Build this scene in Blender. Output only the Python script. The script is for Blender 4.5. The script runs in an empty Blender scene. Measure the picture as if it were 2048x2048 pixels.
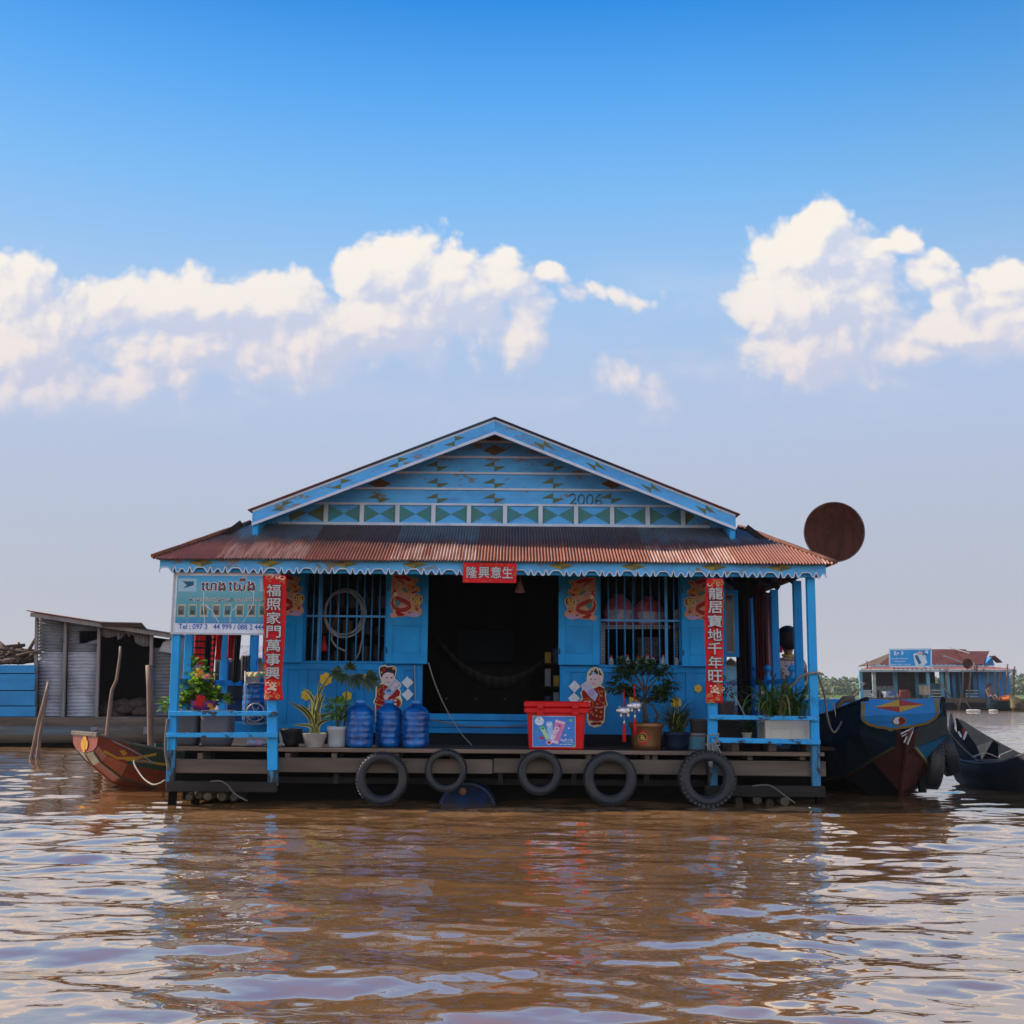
import bpy, bmesh, math, random
import numpy as np
from mathutils import Vector, Matrix
from mathutils.geometry import tessellate_polygon

random.seed(7)
rng = np.random.default_rng(11)
SC = bpy.context.scene
COL = SC.collection
R = math.radians

# ------------------------------------------------------------------ camera
F = 2280.0                      # focal length in pixels of a 2048 px square frame
PITCH = math.atan(361.0 / F)
CH = 1.14                       # eye height above the water
cam_d = bpy.data.cameras.new("camera")
cam = bpy.data.objects.new("camera", cam_d)
COL.objects.link(cam)
cam.location = (0, 0, CH)
cam.rotation_euler = (math.pi / 2 + PITCH, 0, 0)
cam_d.sensor_width = 36.0
cam_d.lens = 36.0 * F / 2048.0
cam_d.clip_start = 0.05
cam_d.clip_end = 6000.0
SC.camera = cam
SC.view_settings.view_transform = 'Standard'
SC.view_settings.look = 'None'
EXPO = 0.35
SC.view_settings.exposure = EXPO
SKY = 2.0 ** -EXPO                # the sky's own colours are given as they show in the picture
SC.view_settings.gamma = 1.0
SC.view_settings.use_curve_mapping = False
SC.cycles.use_denoising = True
SC.cycles.max_bounces = 8
SC.cycles.caustics_reflective = False
SC.cycles.caustics_refractive = False
SC.cycles.sample_clamp_indirect = 6.0

def P(px, py, Y):
	"""photo pixel (2048 frame) at depth Y -> world point"""
	dx = (px - 1024.0) / F
	dy = (1024.0 - py) / F
	c, s = math.cos(PITCH), math.sin(PITCH)
	d = Vector((dx, c - dy * s, s + dy * c))
	t = Y / d.y
	return Vector((d.x * t, Y, CH + d.z * t))

def sr(r, g, b):
	"""8-bit sRGB -> linear"""
	def f(c):
		c /= 255.0
		return c / 12.92 if c <= 0.04045 else ((c + 0.055) / 1.055) ** 2.4
	return (f(r), f(g), f(b))

# ------------------------------------------------------------------ sun
SUN = Vector((-0.75, 0.15, 0.64)).normalized()
sd = bpy.data.lights.new("sun", 'SUN')
sd.energy = 5.0
sd.angle = R(0.6)
sd.color = (1.0, 0.9, 0.76)
so = bpy.data.objects.new("sun", sd)
COL.objects.link(so)
so.location = (-30, 6, 30)
so.rotation_euler = SUN.to_track_quat('Z', 'Y').to_euler()
SUN_EL = math.asin(SUN.z)
SUN_AZ = math.atan2(SUN.x, SUN.y)

# ------------------------------------------------------------------ node helpers
class NT:
	def __init__(s, tree):
		s.t = tree
		s.n = tree.nodes
		s.l = tree.links
	def node(s, typ, **kw):
		nd = s.n.new(typ)
		for k, v in kw.items():
			setattr(nd, k, v)
		return nd
	def put(s, sock, val):
		if isinstance(val, bpy.types.NodeSocket):
			s.l.new(val, sock)
		elif val is not None:
			if hasattr(sock.default_value, '__len__'):
				n = len(sock.default_value)
				v = list(val) if hasattr(val, '__len__') else [val] * n
				while len(v) < n:
					v.append(1.0)
				sock.default_value = v[:n]
			else:
				sock.default_value = val
	def math(s, op, a, b=None, c=None, clamp=False):
		nd = s.node('ShaderNodeMath', operation=op)
		nd.use_clamp = clamp
		s.put(nd.inputs[0], a)
		if b is not None: s.put(nd.inputs[1], b)
		if c is not None: s.put(nd.inputs[2], c)
		return nd.outputs[0]
	def vmath(s, op, a, b=None):
		nd = s.node('ShaderNodeVectorMath', operation=op)
		s.put(nd.inputs[0], a)
		if b is not None:
			s.put(nd.inputs[1], b)
		return nd.outputs['Value'] if op in ('LENGTH', 'DOT_PRODUCT', 'DISTANCE') else nd.outputs[0]
	def mix(s, fac, a, b, blend='MIX'):
		nd = s.node('ShaderNodeMix', data_type='RGBA', blend_type=blend)
		s.put(nd.inputs[0], fac)
		s.put(nd.inputs[6], a)
		s.put(nd.inputs[7], b)
		return nd.outputs[2]
	def noise(s, vec, scale, detail=4, rough=0.55, out=0, dist=0.0):
		nd = s.node('ShaderNodeTexNoise')
		s.put(nd.inputs['Vector'], vec)
		nd.inputs['Scale'].default_value = scale
		nd.inputs['Detail'].default_value = detail
		nd.inputs['Roughness'].default_value = rough
		nd.inputs['Distortion'].default_value = dist
		return nd.outputs[out]
	def ramp(s, fac, stops, interp='LINEAR'):
		nd = s.node('ShaderNodeValToRGB')
		s.put(nd.inputs[0], fac)
		cr = nd.color_ramp
		cr.interpolation = interp
		while len(cr.elements) < len(stops):
			cr.elements.new(0.5)
		for e, (p, c) in zip(cr.elements, stops):
			e.position = p
			e.color = (*c, 1.0) if hasattr(c, '__len__') else (c, c, c, 1.0)
		return nd.outputs[0]
	def smooth(s, v, lo, hi, a=0.0, b=1.0):
		nd = s.node('ShaderNodeMapRange', interpolation_type='SMOOTHSTEP')
		s.put(nd.inputs[0], v)
		for i, x in enumerate((lo, hi, a, b)):
			nd.inputs[1 + i].default_value = x
		return nd.outputs[0]

# ------------------------------------------------------------------ sky
def uv_of(px, py):
	p = P(px, py, 1.0)
	return p.x, p.z - CH

BLOBS_L = [(10, 590, 75, 70, .9), (45, 545, 34, 34, .85), (50, 680, 95, 85, 1.0), (120, 630, 60, 55, .8), (130, 775, 150, 50, .85),
		   (275, 770, 55, 45, .8), (355, 770, 32, 42, .7), (225, 592, 42, 34, .9), (330, 605, 100, 52, 1.05), (430, 610, 110, 55, 1.05),
		   (555, 620, 110, 55, .95), (400, 690, 170, 62, .8), (600, 685, 130, 60, .95), (722, 550, 44, 48, .95), (795, 535, 66, 62, 1.1),
		   (860, 570, 85, 70, 1.0), (922, 520, 24, 20, .7), (760, 640, 130, 58, 1.05), (950, 600, 90, 75, .8), (1000, 535, 26, 34, .8),
		   (1050, 680, 38, 44, .8), (1098, 552, 26, 20, .8), (1215, 592, 70, 16, .34), (1250, 748, 40, 26, .5), (1325, 790, 30, 30, .42), (20, 780, 80, 50, .6)]
BLOBS_R = [(1652, 462, 46, 46, 1.05), (1605, 520, 76, 60, 1.05), (1516, 602, 46, 56, 1.1), (1585, 600, 80, 80, 1.1), (1650, 590, 84, 84, 1.0), (1740, 600, 66, 76, .72), (1592, 690, 88, 70, 1.0),
		   (1715, 510, 56, 56, .8), (1812, 478, 24, 24, .85), (1765, 484, 28, 18, .75), (1868, 545, 40, 44, .85), (1895, 600, 36, 34, .75), (2005, 575, 56, 34, .85),
		   (1930, 668, 120, 40, 1.05), (2045, 640, 90, 62, 1.05), (1830, 708, 84, 24, .75), (1680, 690, 80, 60, .7), (1985, 612, 50, 46, .8), (1640, 745, 110, 34, .55)]
def build_world():
	w = bpy.data.worlds.new("World")
	SC.world = w
	w.use_nodes = True
	w.cycles.sampling_method = 'MANUAL'
	w.cycles.sample_map_resolution = 512
	t = w.node_tree
	t.nodes.clear()
	k = NT(t)
	px1 = (uv_of(1025, 600)[0] - uv_of(1024, 600)[0])
	def group(name, blobs):
		g = bpy.data.node_groups.new(name, 'ShaderNodeTree')
		g.interface.new_socket("p", in_out='INPUT', socket_type='NodeSocketVector')
		g.interface.new_socket("d", in_out='OUTPUT', socket_type='NodeSocketFloat')
		q = NT(g)
		gi = q.node('NodeGroupInput')
		go = q.node('NodeGroupOutput')
		p = gi.outputs[0]
		warp = q.noise(p, 11.0, 2, 0.5, out=1)
		wv = q.vmath('SUBTRACT', warp, (0.5, 0.5, 0.5))
		wv = q.vmath('MULTIPLY', wv, (0.045, 0.045, 0.0))
		pw = q.vmath('ADD', p, wv)
		acc = None
		for (bx, by, rx, ry, wt) in blobs:
			u, v = uv_of(bx, by)
			d = q.vmath('SUBTRACT', pw, (u, v, 0))
			d = q.vmath('MULTIPLY', d, (1 / (rx * px1 * 1.62), 1 / (ry * px1 * 1.62), 0))
			val = q.math('MULTIPLY_ADD', q.vmath('LENGTH', d), -wt, wt)
			if acc is None:
				acc = val
			else:
				nd = q.node('ShaderNodeMath', operation='SMOOTH_MAX')
				q.put(nd.inputs[0], acc); q.put(nd.inputs[1], val); nd.inputs[2].default_value = 0.22
				acc = nd.outputs[0]
		n1 = q.noise(pw, 22.0, 7, 0.58)
		def vor(sc, sm):
			vo = q.node('ShaderNodeTexVoronoi', feature='SMOOTH_F1')
			vo.voronoi_dimensions = '2D'
			q.put(vo.inputs['Vector'], pw)
			vo.inputs['Scale'].default_value = sc
			vo.inputs['Detail'].default_value = 0.0
			vo.inputs['Smoothness'].default_value = sm
			return vo.outputs['Distance']
		s = q.math('MULTIPLY_ADD', n1, 0.42, q.math('MULTIPLY_ADD', acc, 1.35, -0.16))
		s = q.math('MULTIPLY_ADD', vor(22.0, 0.25), -0.55, q.math('ADD', s, 0.22))
		s = q.math('MULTIPLY_ADD', vor(55.0, 0.2), -0.36, q.math('ADD', s, 0.16))
		s = q.math('MULTIPLY_ADD', vor(140.0, 0.2), -0.16, q.math('ADD', s, 0.06))
		q.l.new(s, go.inputs[0])
		return g

	tc = k.node('ShaderNodeTexCoord')
	sep = k.node('ShaderNodeSeparateXYZ')
	k.l.new(tc.outputs['Generated'], sep.inputs[0])
	x, y, z = sep.outputs
	ya = k.math('MAXIMUM', k.math('ABSOLUTE', y), 0.12)
	u = k.math('DIVIDE', x, ya)
	v = k.math('DIVIDE', z, ya)
	cmb = k.node('ShaderNodeCombineXYZ')
	k.put(cmb.inputs[0], u); k.put(cmb.inputs[1], v)
	uv = cmb.outputs[0]
	STR = 0.1
	# clear-sky colour by height
	nk = k.node('ShaderNodeTexSky', sky_type='NISHITA')
	nk.sun_disc = False
	nk.sun_elevation = SUN_EL
	nk.sun_rotation = SUN_AZ % (2 * math.pi)
	nk.air_density = 1.2
	nk.dust_density = 1.5
	el = k.math('DIVIDE', k.math('ARCSINE', z), math.pi / 2)      # 0 horizon, 1 zenith
	def e_of(py):
		uu, vv = uv_of(1024, py)
		return math.atan(vv) / (math.pi / 2)
	stops = [(0.0, sr(196, 196, 203)), (e_of(1200), sr(185, 190, 206)), (e_of(1000), sr(185, 195, 217)),
			 (e_of(800), sr(182, 200, 232)), (e_of(600), sr(164, 201, 242)), (e_of(400), sr(128, 191, 248)),
			 (e_of(200), sr(88, 171, 247)), (e_of(0), sr(38, 143, 233)), (0.7, sr(28, 100, 200)), (1.0, sr(22, 80, 170))]
	clear = k.ramp(el, stops)
	side = k.smooth(u, 0.1, 0.55, 1.0, 0.86)                       # a little deeper blue to the right, away from the sun
	hi = k.smooth(v, 0.25, 0.65)
	side = k.math('ADD', 1.0, k.math('MULTIPLY', hi, k.math('SUBTRACT', side, 1.0)))
	clear = k.mix(1.0, clear, side, 'MULTIPLY')
	nish = k.mix(1.0, nk.outputs[0], (0.11, 0.11, 0.11), 'MULTIPLY')
	clear = k.mix(0.08, clear, nish)
	# unseen bright cloud added behind the viewer to fill the shaded house front
	back = k.smooth(y, 0.25, -0.35)
	bn = k.smooth(k.noise(tc.outputs['Generated'], 2.2, 4, 0.55), 0.38, 0.62)
	bf = k.math('MULTIPLY', back, k.smooth(z, 0.75, 0.15))
	bcol = k.mix(bn, (0.7, 0.85, 1.1), (1.7, 1.6, 1.48))
	clear = k.mix(1.0, clear, (SKY, SKY, SKY), 'MULTIPLY')
	base = k.mix(bf, clear, bcol)
	base = k.mix(k.smooth(z, -0.02, -0.12), base, (0.20, 0.15, 0.11))
	def bgnode(c):
		bg = k.node('ShaderNodeBackground')
		k.l.new(k.mix(1.0, c, (1 / STR,) * 3, 'MULTIPLY'), bg.inputs[0])
		bg.inputs[1].default_value = STR
		return bg.outputs[0]
	sh = bgnode(base)
	ub = uv_of(1392, 600)[0]
	band = k.math('MULTIPLY', k.math('GREATER_THAN', v, 0.215), k.math('LESS_THAN', v, 0.56))
	band = k.math('MULTIPLY', band, k.math('GREATER_THAN', y, 0.3))
	band = k.math('MULTIPLY', band, k.math('LESS_THAN', k.math('ABSOLUTE', u), 0.75))
	for nm, blobs, gate in (('cumulus_west', BLOBS_L, k.math('LESS_THAN', u, ub)), ('cumulus_east', BLOBS_R, k.math('GREATER_THAN', u, ub))):
		g = group(nm, blobs)
		def dens(off):
			gn = k.node('ShaderNodeGroup', node_tree=g)
			k.put(gn.inputs[0], k.vmath('ADD', uv, off))
			return gn.outputs[0]
		d0 = dens((0, 0, 0))
		d1 = dens((-0.024, 0.020, 0))
		d2 = dens((-0.006, 0.007, 0))
		lowf = k.smooth(v, 0.26, 0.40)                              # crisp tops, soft feet
		a0 = k.smooth(d0, 0.02, 0.46)
		a1 = k.smooth(d0, -0.15, 0.8)
		alpha = k.math('ADD', k.math('MULTIPLY', a0, lowf), k.math('MULTIPLY', a1, k.math('SUBTRACT', 1.0, lowf)))
		alpha = k.math('MULTIPLY', alpha, k.smooth(v, 0.218, 0.285))
		alpha = k.math('MULTIPLY', alpha, 0.93)
		lit = k.math('MULTIPLY_ADD', k.math('SUBTRACT', d0, d1), 0.85, 0.40)
		lit = k.math('MULTIPLY_ADD', k.math('SUBTRACT', d0, d2), 1.1, lit)
		lit = k.math('SUBTRACT', lit, k.math('MULTIPLY', k.smooth(d0, 0.30, 1.1), 0.08))
		lit = k.math('ADD', lit, k.smooth(v, 0.28, 0.47, 0.0, 0.20))
		shade = k.mix(k.smooth(v, 0.26, 0.44), sr(200, 205, 226), sr(210, 216, 235))
		warm = k.mix(k.smooth(v, 0.26, 0.42), sr(240, 228, 226), sr(255, 246, 234))
		ccol = k.mix(1.0, k.mix(k.smooth(lit, -0.20, 1.15), shade, warm), (SKY, SKY, SKY), 'MULTIPLY')
		# thin veils between and below the banks
		veil = k.noise(k.vmath('MULTIPLY', uv, (5.0, 15.0, 0.0)), 1.0, 5, 0.6)
		veil = k.math('MULTIPLY', k.smooth(veil, 0.42, 0.75), k.smooth(v, 0.42, 0.30))
		veil = k.math('MULTIPLY', veil, k.smooth(v, 0.216, 0.26))
		alpha = k.math('MAXIMUM', alpha, k.math('MULTIPLY', veil, 0.34))
		sc = bgnode(k.mix(alpha, base, ccol))
		mx = k.node('ShaderNodeMixShader')
		k.l.new(k.math('MULTIPLY', band, gate), mx.inputs[0])
		k.l.new(sh, mx.inputs[1]); k.l.new(sc, mx.inputs[2])
		sh = mx.outputs[0]
	out = k.node('ShaderNodeOutputWorld')
	k.l.new(sh, out.inputs[0])
build_world()

# ------------------------------------------------------------------ mesh builder
class MB:
	def __init__(s):
		s.v = []; s.f = []; s.mi = []; s.sm = []
	def add(s, verts, faces, mi=0, smooth=False):
		o = len(s.v)
		s.v.extend([Vector(p) for p in verts])
		for f in faces:
			s.f.append([i + o for i in f]); s.mi.append(mi); s.sm.append(smooth)
		return s
	def box(s, a, b, mi=0):
		x0, y0, z0 = min(a[0], b[0]), min(a[1], b[1]), min(a[2], b[2])
		x1, y1, z1 = max(a[0], b[0]), max(a[1], b[1]), max(a[2], b[2])
		return s.add([(x0, y0, z0), (x1, y0, z0), (x1, y1, z0), (x0, y1, z0), (x0, y0, z1), (x1, y0, z1), (x1, y1, z1), (x0, y1, z1)],
					 [(0, 3, 2, 1), (4, 5, 6, 7), (0, 1, 5, 4), (1, 2, 6, 5), (2, 3, 7, 6), (3, 0, 4, 7)], mi)
	def beam(s, a, b, w, h, up=(0, 0, 1), mi=0):
		"""box between two points; w across, h along 'up'"""
		a = Vector(a); b = Vector(b)
		d = (b - a).normalized()
		up = Vector(up)
		sd_ = d.cross(up)
		if sd_.length < 1e-4:
			sd_ = d.cross(Vector((0, 1, 0)))
		sd_.normalize()
		u = sd_.cross(d).normalized()
		vs = []
		for p in (a, b):
			for (i, j) in ((-1, -1), (1, -1), (1, 1), (-1, 1)):
				vs.append(p + sd_ * (i * w / 2) + u * (j * h / 2))
		return s.add(vs, [(0, 1, 2, 3), (7, 6, 5, 4), (0, 4, 5, 1), (1, 5, 6, 2), (2, 6, 7, 3), (3, 7, 4, 0)], mi)
	def tube(s, pts, r, n=8, mi=0, caps=True, closed=False):
		pts = [Vector(p) for p in pts]
		m = len(pts)
		rs = r if hasattr(r, '__len__') else [r] * m
		vs = []; fs = []
		prev = None
		for i, p in enumerate(pts):
			if closed:
				t = (pts[(i + 1) % m] - pts[i - 1])
			else:
				t = (pts[min(i + 1, m - 1)] - pts[max(i - 1, 0)])
			if t.length < 1e-9: t = Vector((0, 0, 1))
			t.normalize()
			if prev is None:
				ref = Vector((0, 0, 1)) if abs(t.z) < 0.9 else Vector((1, 0, 0))
				a = t.cross(ref).normalized()
			else:
				a = (prev - t * prev.dot(t))
				if a.length < 1e-6:
					a = t.orthogonal()
				a.normalize()
			prev = a
			b = t.cross(a)
			for k in range(n):
				an = 2 * math.pi * k / n
				vs.append(p + (a * math.cos(an) + b * math.sin(an)) * rs[i])
		segs = m if closed else m - 1
		for i in range(segs):
			j = (i + 1) % m
			for k in range(n):
				k2 = (k + 1) % n
				fs.append((i * n + k, i * n + k2, j * n + k2, j * n + k))
		s.add(vs, fs, mi, True)
		if caps and not closed:
			o = len(s.v) - len(vs)
			s.f.append([o + k for k in reversed(range(n))]); s.mi.append(mi); s.sm.append(False)
			s.f.append([o + (m - 1) * n + k for k in range(n)]); s.mi.append(mi); s.sm.append(False)
		return s
	def lathe(s, prof, c, n=24, mi=0, axis='Z', smooth=True, sq=None, caps=True):
		"""prof: list of (r, h); sq: superellipse exponent for squarish sections"""
		c = Vector(c)
		vs = []; fs = []
		for (r, h) in prof:
			for k in range(n):
				an = 2 * math.pi * k / n
				ca, sa = math.cos(an), math.sin(an)
				f = 1.0
				if sq:
					f = 1.0 / ((abs(ca) ** sq + abs(sa) ** sq) ** (1.0 / sq))
				if axis == 'Z': q = Vector((r * f * ca, r * f * sa, h))
				elif axis == 'Y': q = Vector((r * f * ca, h, r * f * sa))
				else: q = Vector((h, r * f * ca, r * f * sa))
				vs.append(c + q)
		m = len(prof)
		for i in range(m - 1):
			for k in range(n):
				k2 = (k + 1) % n
				q = (i * n + k, i * n + k2, (i + 1) * n + k2, (i + 1) * n + k)
				if axis == 'Y': q = q[::-1]
				fs.append(q)
		s.add(vs, fs, mi, smooth)
		o = len(s.v) - len(vs)
		if caps and prof[0][0] > 1e-5:
			s.f.append([o + k for k in (reversed(range(n)) if axis != 'Y' else range(n))]); s.mi.append(mi); s.sm.append(False)
		if caps and prof[-1][0] > 1e-5:
			s.f.append([o + (m - 1) * n + k for k in (range(n) if axis != 'Y' else reversed(range(n)))]); s.mi.append(mi); s.sm.append(False)
		return s
	def prism(s, pts, n, th, mi=0, mi_side=None):
		"""pts: planar 3d loop (any winding, may be concave); extruded along -n*th; front faces n"""
		pts = [Vector(p) for p in pts]
		n = Vector(n).normalized()
		m = len(pts)
		tris = tessellate_polygon([pts])
		o = len(s.v)
		s.v.extend(pts)
		if th:
			s.v.extend([p - n * th for p in pts])
		for t in tris:
			a, b, c = [pts[i] for i in t]
			nn = (b - a).cross(c - a)
			t = list(t) if nn.dot(n) > 0 else list(reversed(t))
			s.f.append([i + o for i in t]); s.mi.append(mi); s.sm.append(False)
			if th:
				s.f.append([i + o + m for i in reversed(t)]); s.mi.append(mi if mi_side is None else mi_side); s.sm.append(False)
		if th:
			ar = Vector((0, 0, 0))
			for i in range(m):
				ar += pts[i].cross(pts[(i + 1) % m])
			ccw = ar.dot(n) > 0
			for i in range(m):
				j = (i + 1) % m
				q = [o + i, o + i + m, o + j + m, o + j]
				if not ccw: q = q[::-1]
				s.f.append(q); s.mi.append(mi if mi_side is None else mi_side); s.sm.append(False)
		return s
	def loft(s, secs, mi=0, smooth=True, closed=False, mifn=None):
		n = len(secs[0])
		o = len(s.v)
		for c in secs: s.v.extend([Vector(p) for p in c])
		for i in range(len(secs) - 1):
			for k in range(n if closed else n - 1):
				k2 = (k + 1) % n
				s.f.append([o + i * n + k, o + i * n + k2, o + (i + 1) * n + k2, o + (i + 1) * n + k])
				s.mi.append(mifn(i, k) if mifn else mi); s.sm.append(smooth)
		return s
	def mesh(s, name, mats, org):
		me = bpy.data.meshes.new(name)
		me.from_pydata([tuple(p - org) for p in s.v], [], s.f)
		for m in mats: me.materials.append(m)
		me.polygons.foreach_set('material_index', s.mi)
		me.polygons.foreach_set('use_smooth', s.sm)
		me.update()
		return me
	def bounds(s):
		lo = Vector((min(p.x for p in s.v), min(p.y for p in s.v), min(p.z for p in s.v)))
		hi = Vector((max(p.x for p in s.v), max(p.y for p in s.v), max(p.z for p in s.v)))
		return lo, hi
	def build(s, name, mats, parent=None, org=None, bevel=0, solid=0, subsurf=0):
		if not hasattr(mats, '__len__'): mats = [mats]
		lo, hi = s.bounds()
		if org is None: org = Vector(((lo.x + hi.x) / 2, (lo.y + hi.y) / 2, lo.z))
		org = Vector(org)
		o = bpy.data.objects.new(name, s.mesh(name, mats, org))
		COL.objects.link(o)
		if parent is not None:
			o.parent = parent
			q = parent; off = Vector((0, 0, 0))
			while q is not None:
				off += q.location; q = q.parent
			o.location = org - off
		else:
			o.location = org
		if solid:
			md = o.modifiers.new('solid', 'SOLIDIFY'); md.thickness = solid; md.offset = 0
		if subsurf:
			md = o.modifiers.new('sub', 'SUBSURF'); md.levels = subsurf; md.render_levels = subsurf
		if bevel:
			md = o.modifiers.new('bev', 'BEVEL'); md.width = bevel; md.segments = 1; md.limit_method = 'ANGLE'
		return o

def tag(o, label=None, cat=None, group=None, kind=None):
	if label: o['label'] = label
	if cat: o['category'] = cat
	if group: o['group'] = group
	if kind: o['kind'] = kind
	return o
def empty(name, loc, label, cat, group=None):
	o = bpy.data.objects.new(name, None)
	COL.objects.link(o)
	o.location = loc
	o.empty_display_size = 0.1
	return tag(o, label, cat, group)
def copy_tree(o, parent=None):
	c = o.copy(); COL.objects.link(c); c.parent = parent
	for ch in list(o.children): copy_tree(ch, c)
	return c

# ------------------------------------------------------------------ materials
MATS = {}
def mat(name, col, rough=0.55, col2=None, ns=6.0, bump=0.15, bs=60.0, metal=0.0, chip=None, chipamt=0.35, chips=9.0,
		stretch=(1, 1, 1), spec=0.2, trans=0.0, grime=None, grimeamt=0.0, coat=0.0, sheen=0.0):
	if name in MATS: return MATS[name]
	m = bpy.data.materials.new(name)
	m.use_nodes = True
	t = m.node_tree; t.nodes.clear(); k = NT(t)
	tc = k.node('ShaderNodeTexCoord'); oi = k.node('ShaderNodeObjectInfo')
	off = k.vmath('MULTIPLY', k.math('MULTIPLY', oi.outputs['Random'], 1.0), (37.0, 11.0, 23.0))
	vec = k.vmath('ADD', tc.outputs['Object'], off)
	vs = k.vmath('MULTIPLY', vec, stretch)
	if col2 is None: col2 = tuple(c * 0.72 for c in col)
	n = k.noise(vs, ns, 6, 0.6)
	c = k.mix(k.smooth(n, 0.32, 0.68), col, col2)
	nf = k.noise(vs, bs, 5, 0.6)
	if grime is not None:
		gn = k.noise(vs, ns * 0.6, 7, 0.65)
		c = k.mix(k.math('MULTIPLY', k.smooth(gn, 0.45, 0.72), grimeamt), c, grime)
	rgh = rough
	h = nf
	if chip is not None:
		cn = k.noise(vs, chips, 9, 0.72)
		cm = k.smooth(cn, 0.5 + chipamt * 0.35, 0.5 + chipamt * 0.35 + 0.025)
		cc = k.mix(k.noise(vs, 30, 4), chip, tuple(x * 0.45 for x in chip))
		c = k.mix(cm, c, cc)
		h = k.math('MULTIPLY_ADD', cm, -0.6, nf)
	bs_ = k.node('ShaderNodeBsdfPrincipled')
	k.put(bs_.inputs['Base Color'], c)
	k.put(bs_.inputs['Roughness'], k.math('MULTIPLY_ADD', n, 0.25, rgh - 0.12, clamp=True))
	bs_.inputs['Metallic'].default_value = metal
	bs_.inputs['Specular IOR Level'].default_value = spec
	bs_.inputs['Coat Weight'].default_value = coat
	bs_.inputs['Transmission Weight'].default_value = trans
	if bump:
		bp = k.node('ShaderNodeBump')
		bp.inputs['Strength'].default_value = bump
		bp.inputs['Distance'].default_value = 0.01
		k.put(bp.inputs['Height'], h)
		k.l.new(bp.outputs[0], bs_.inputs['Normal'])
	out = k.node('ShaderNodeOutputMaterial')
	k.l.new(bs_.outputs[0], out.inputs[0])
	MATS[name] = m
	return m
def leafmat(name, col, col2, tl=0.4, ns=14.0, rough=0.4):
	if name in MATS: return MATS[name]
	m = bpy.data.materials.new(name)
	m.use_nodes = True
	t = m.node_tree; t.nodes.clear(); k = NT(t)
	ge = k.node('ShaderNodeNewGeometry')
	tc = k.node('ShaderNodeTexCoord')
	n = k.noise(tc.outputs['Object'], ns, 3, 0.6)
	r = k.math('ADD', k.math('MULTIPLY', n, 0.8), k.math('MULTIPLY', ge.outputs['Random Per Island'], 0.5))
	c = k.mix(k.smooth(r, 0.35, 0.95), col, col2)
	b = k.node('ShaderNodeBsdfPrincipled')
	k.put(b.inputs['Base Color'], c)
	b.inputs['Roughness'].default_value = rough
	tr = k.node('ShaderNodeBsdfTranslucent')
	k.put(tr.inputs[0], k.mix(0.6, c, k.mix(1.0, c, (1.5, 1.7, 0.6), 'MULTIPLY')))
	mx = k.node('ShaderNodeMixShader')
	mx.inputs[0].default_value = tl
	k.l.new(b.outputs[0], mx.inputs[1]); k.l.new(tr.outputs[0], mx.inputs[2])
	out = k.node('ShaderNodeOutputMaterial')
	k.l.new(mx.outputs[0], out.inputs[0])
	MATS[name] = m
	return m
def flat(name, col, rough=0.6):
	return mat(name, col, rough, col2=tuple(c * 0.86 for c in col), ns=20, bump=0.03, bs=90)

# ------------------------------------------------------------------ text
def text_polys(body, size, offset=0.0, res=3):
	"""2-D glyph faces of a string, origin at its left baseline; returns (verts, faces)"""
	cu = bpy.data.curves.new('t', 'FONT')
	cu.body = body; cu.size = size; cu.resolution_u = res; cu.offset = offset * size
	o = bpy.data.objects.new('t', cu)
	COL.objects.link(o)
	dg = bpy.context.evaluated_depsgraph_get()
	me = bpy.data.meshes.new_from_object(o.evaluated_get(dg))
	vs = [(v.co.x, v.co.y) for v in me.vertices]
	fs = [list(p.vertices) for p in me.polygons]
	bpy.data.objects.remove(o); bpy.data.curves.remove(cu); bpy.data.meshes.remove(me)
	return vs, fs
def put_text(mb, body, org, u, v, n, size, mi, offset=0.0, center=False, fitw=None, fith=None, lift=0.0, slant=0.0):
	"""org: 3-D lower-left (or centre) of the text box"""
	cjk = any(ord(ch) > 0x2E80 for ch in body)
	vs, fs = text_polys(body, size, 0.0 if cjk else offset)
	if not vs: return
	x0 = min(p[0] for p in vs); x1 = max(p[0] for p in vs); y0 = min(p[1] for p in vs); y1 = max(p[1] for p in vs)
	sx = fitw / (x1 - x0) if fitw else 1.0
	sy = fith / (y1 - y0) if fith else (sx if fitw else 1.0)
	org = Vector(org); u = Vector(u); v = Vector(v); n = Vector(n)
	if cjk and offset > 0:                     # brush weight: overprint the glyph on a small ring
		for i in range(8):
			a = i * math.pi / 4
			_glyphs(mb, vs, fs, org + (u * math.cos(a) + v * math.sin(a)) * (offset * size * 0.62) + n * (i * 0.00012), u, v, n, mi, x0, x1, y0, y1, sx, sy, center, lift, slant)
		lift += 0.00012 * 8
	_glyphs(mb, vs, fs, org, u, v, n, mi, x0, x1, y0, y1, sx, sy, center, lift, slant)
def _glyphs(mb, vs, fs, org, u, v, n, mi, x0, x1, y0, y1, sx, sy, center, lift, slant):
	q = []
	for (a, b) in vs:
		a = (a - x0) * sx; b = (b - y0) * sy
		if center:
			a -= (x1 - x0) * sx / 2; b -= (y1 - y0) * sy / 2
		a += slant * b
		q.append(org + u * a + v * b + n * lift)
	ff = []
	for f in fs:
		A, B, C = q[f[0]], q[f[1]], q[f[2]]
		ff.append(f if (B - A).cross(C - A).dot(n) > 0 else f[::-1])
	mb.add(q, ff, mi)
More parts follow.
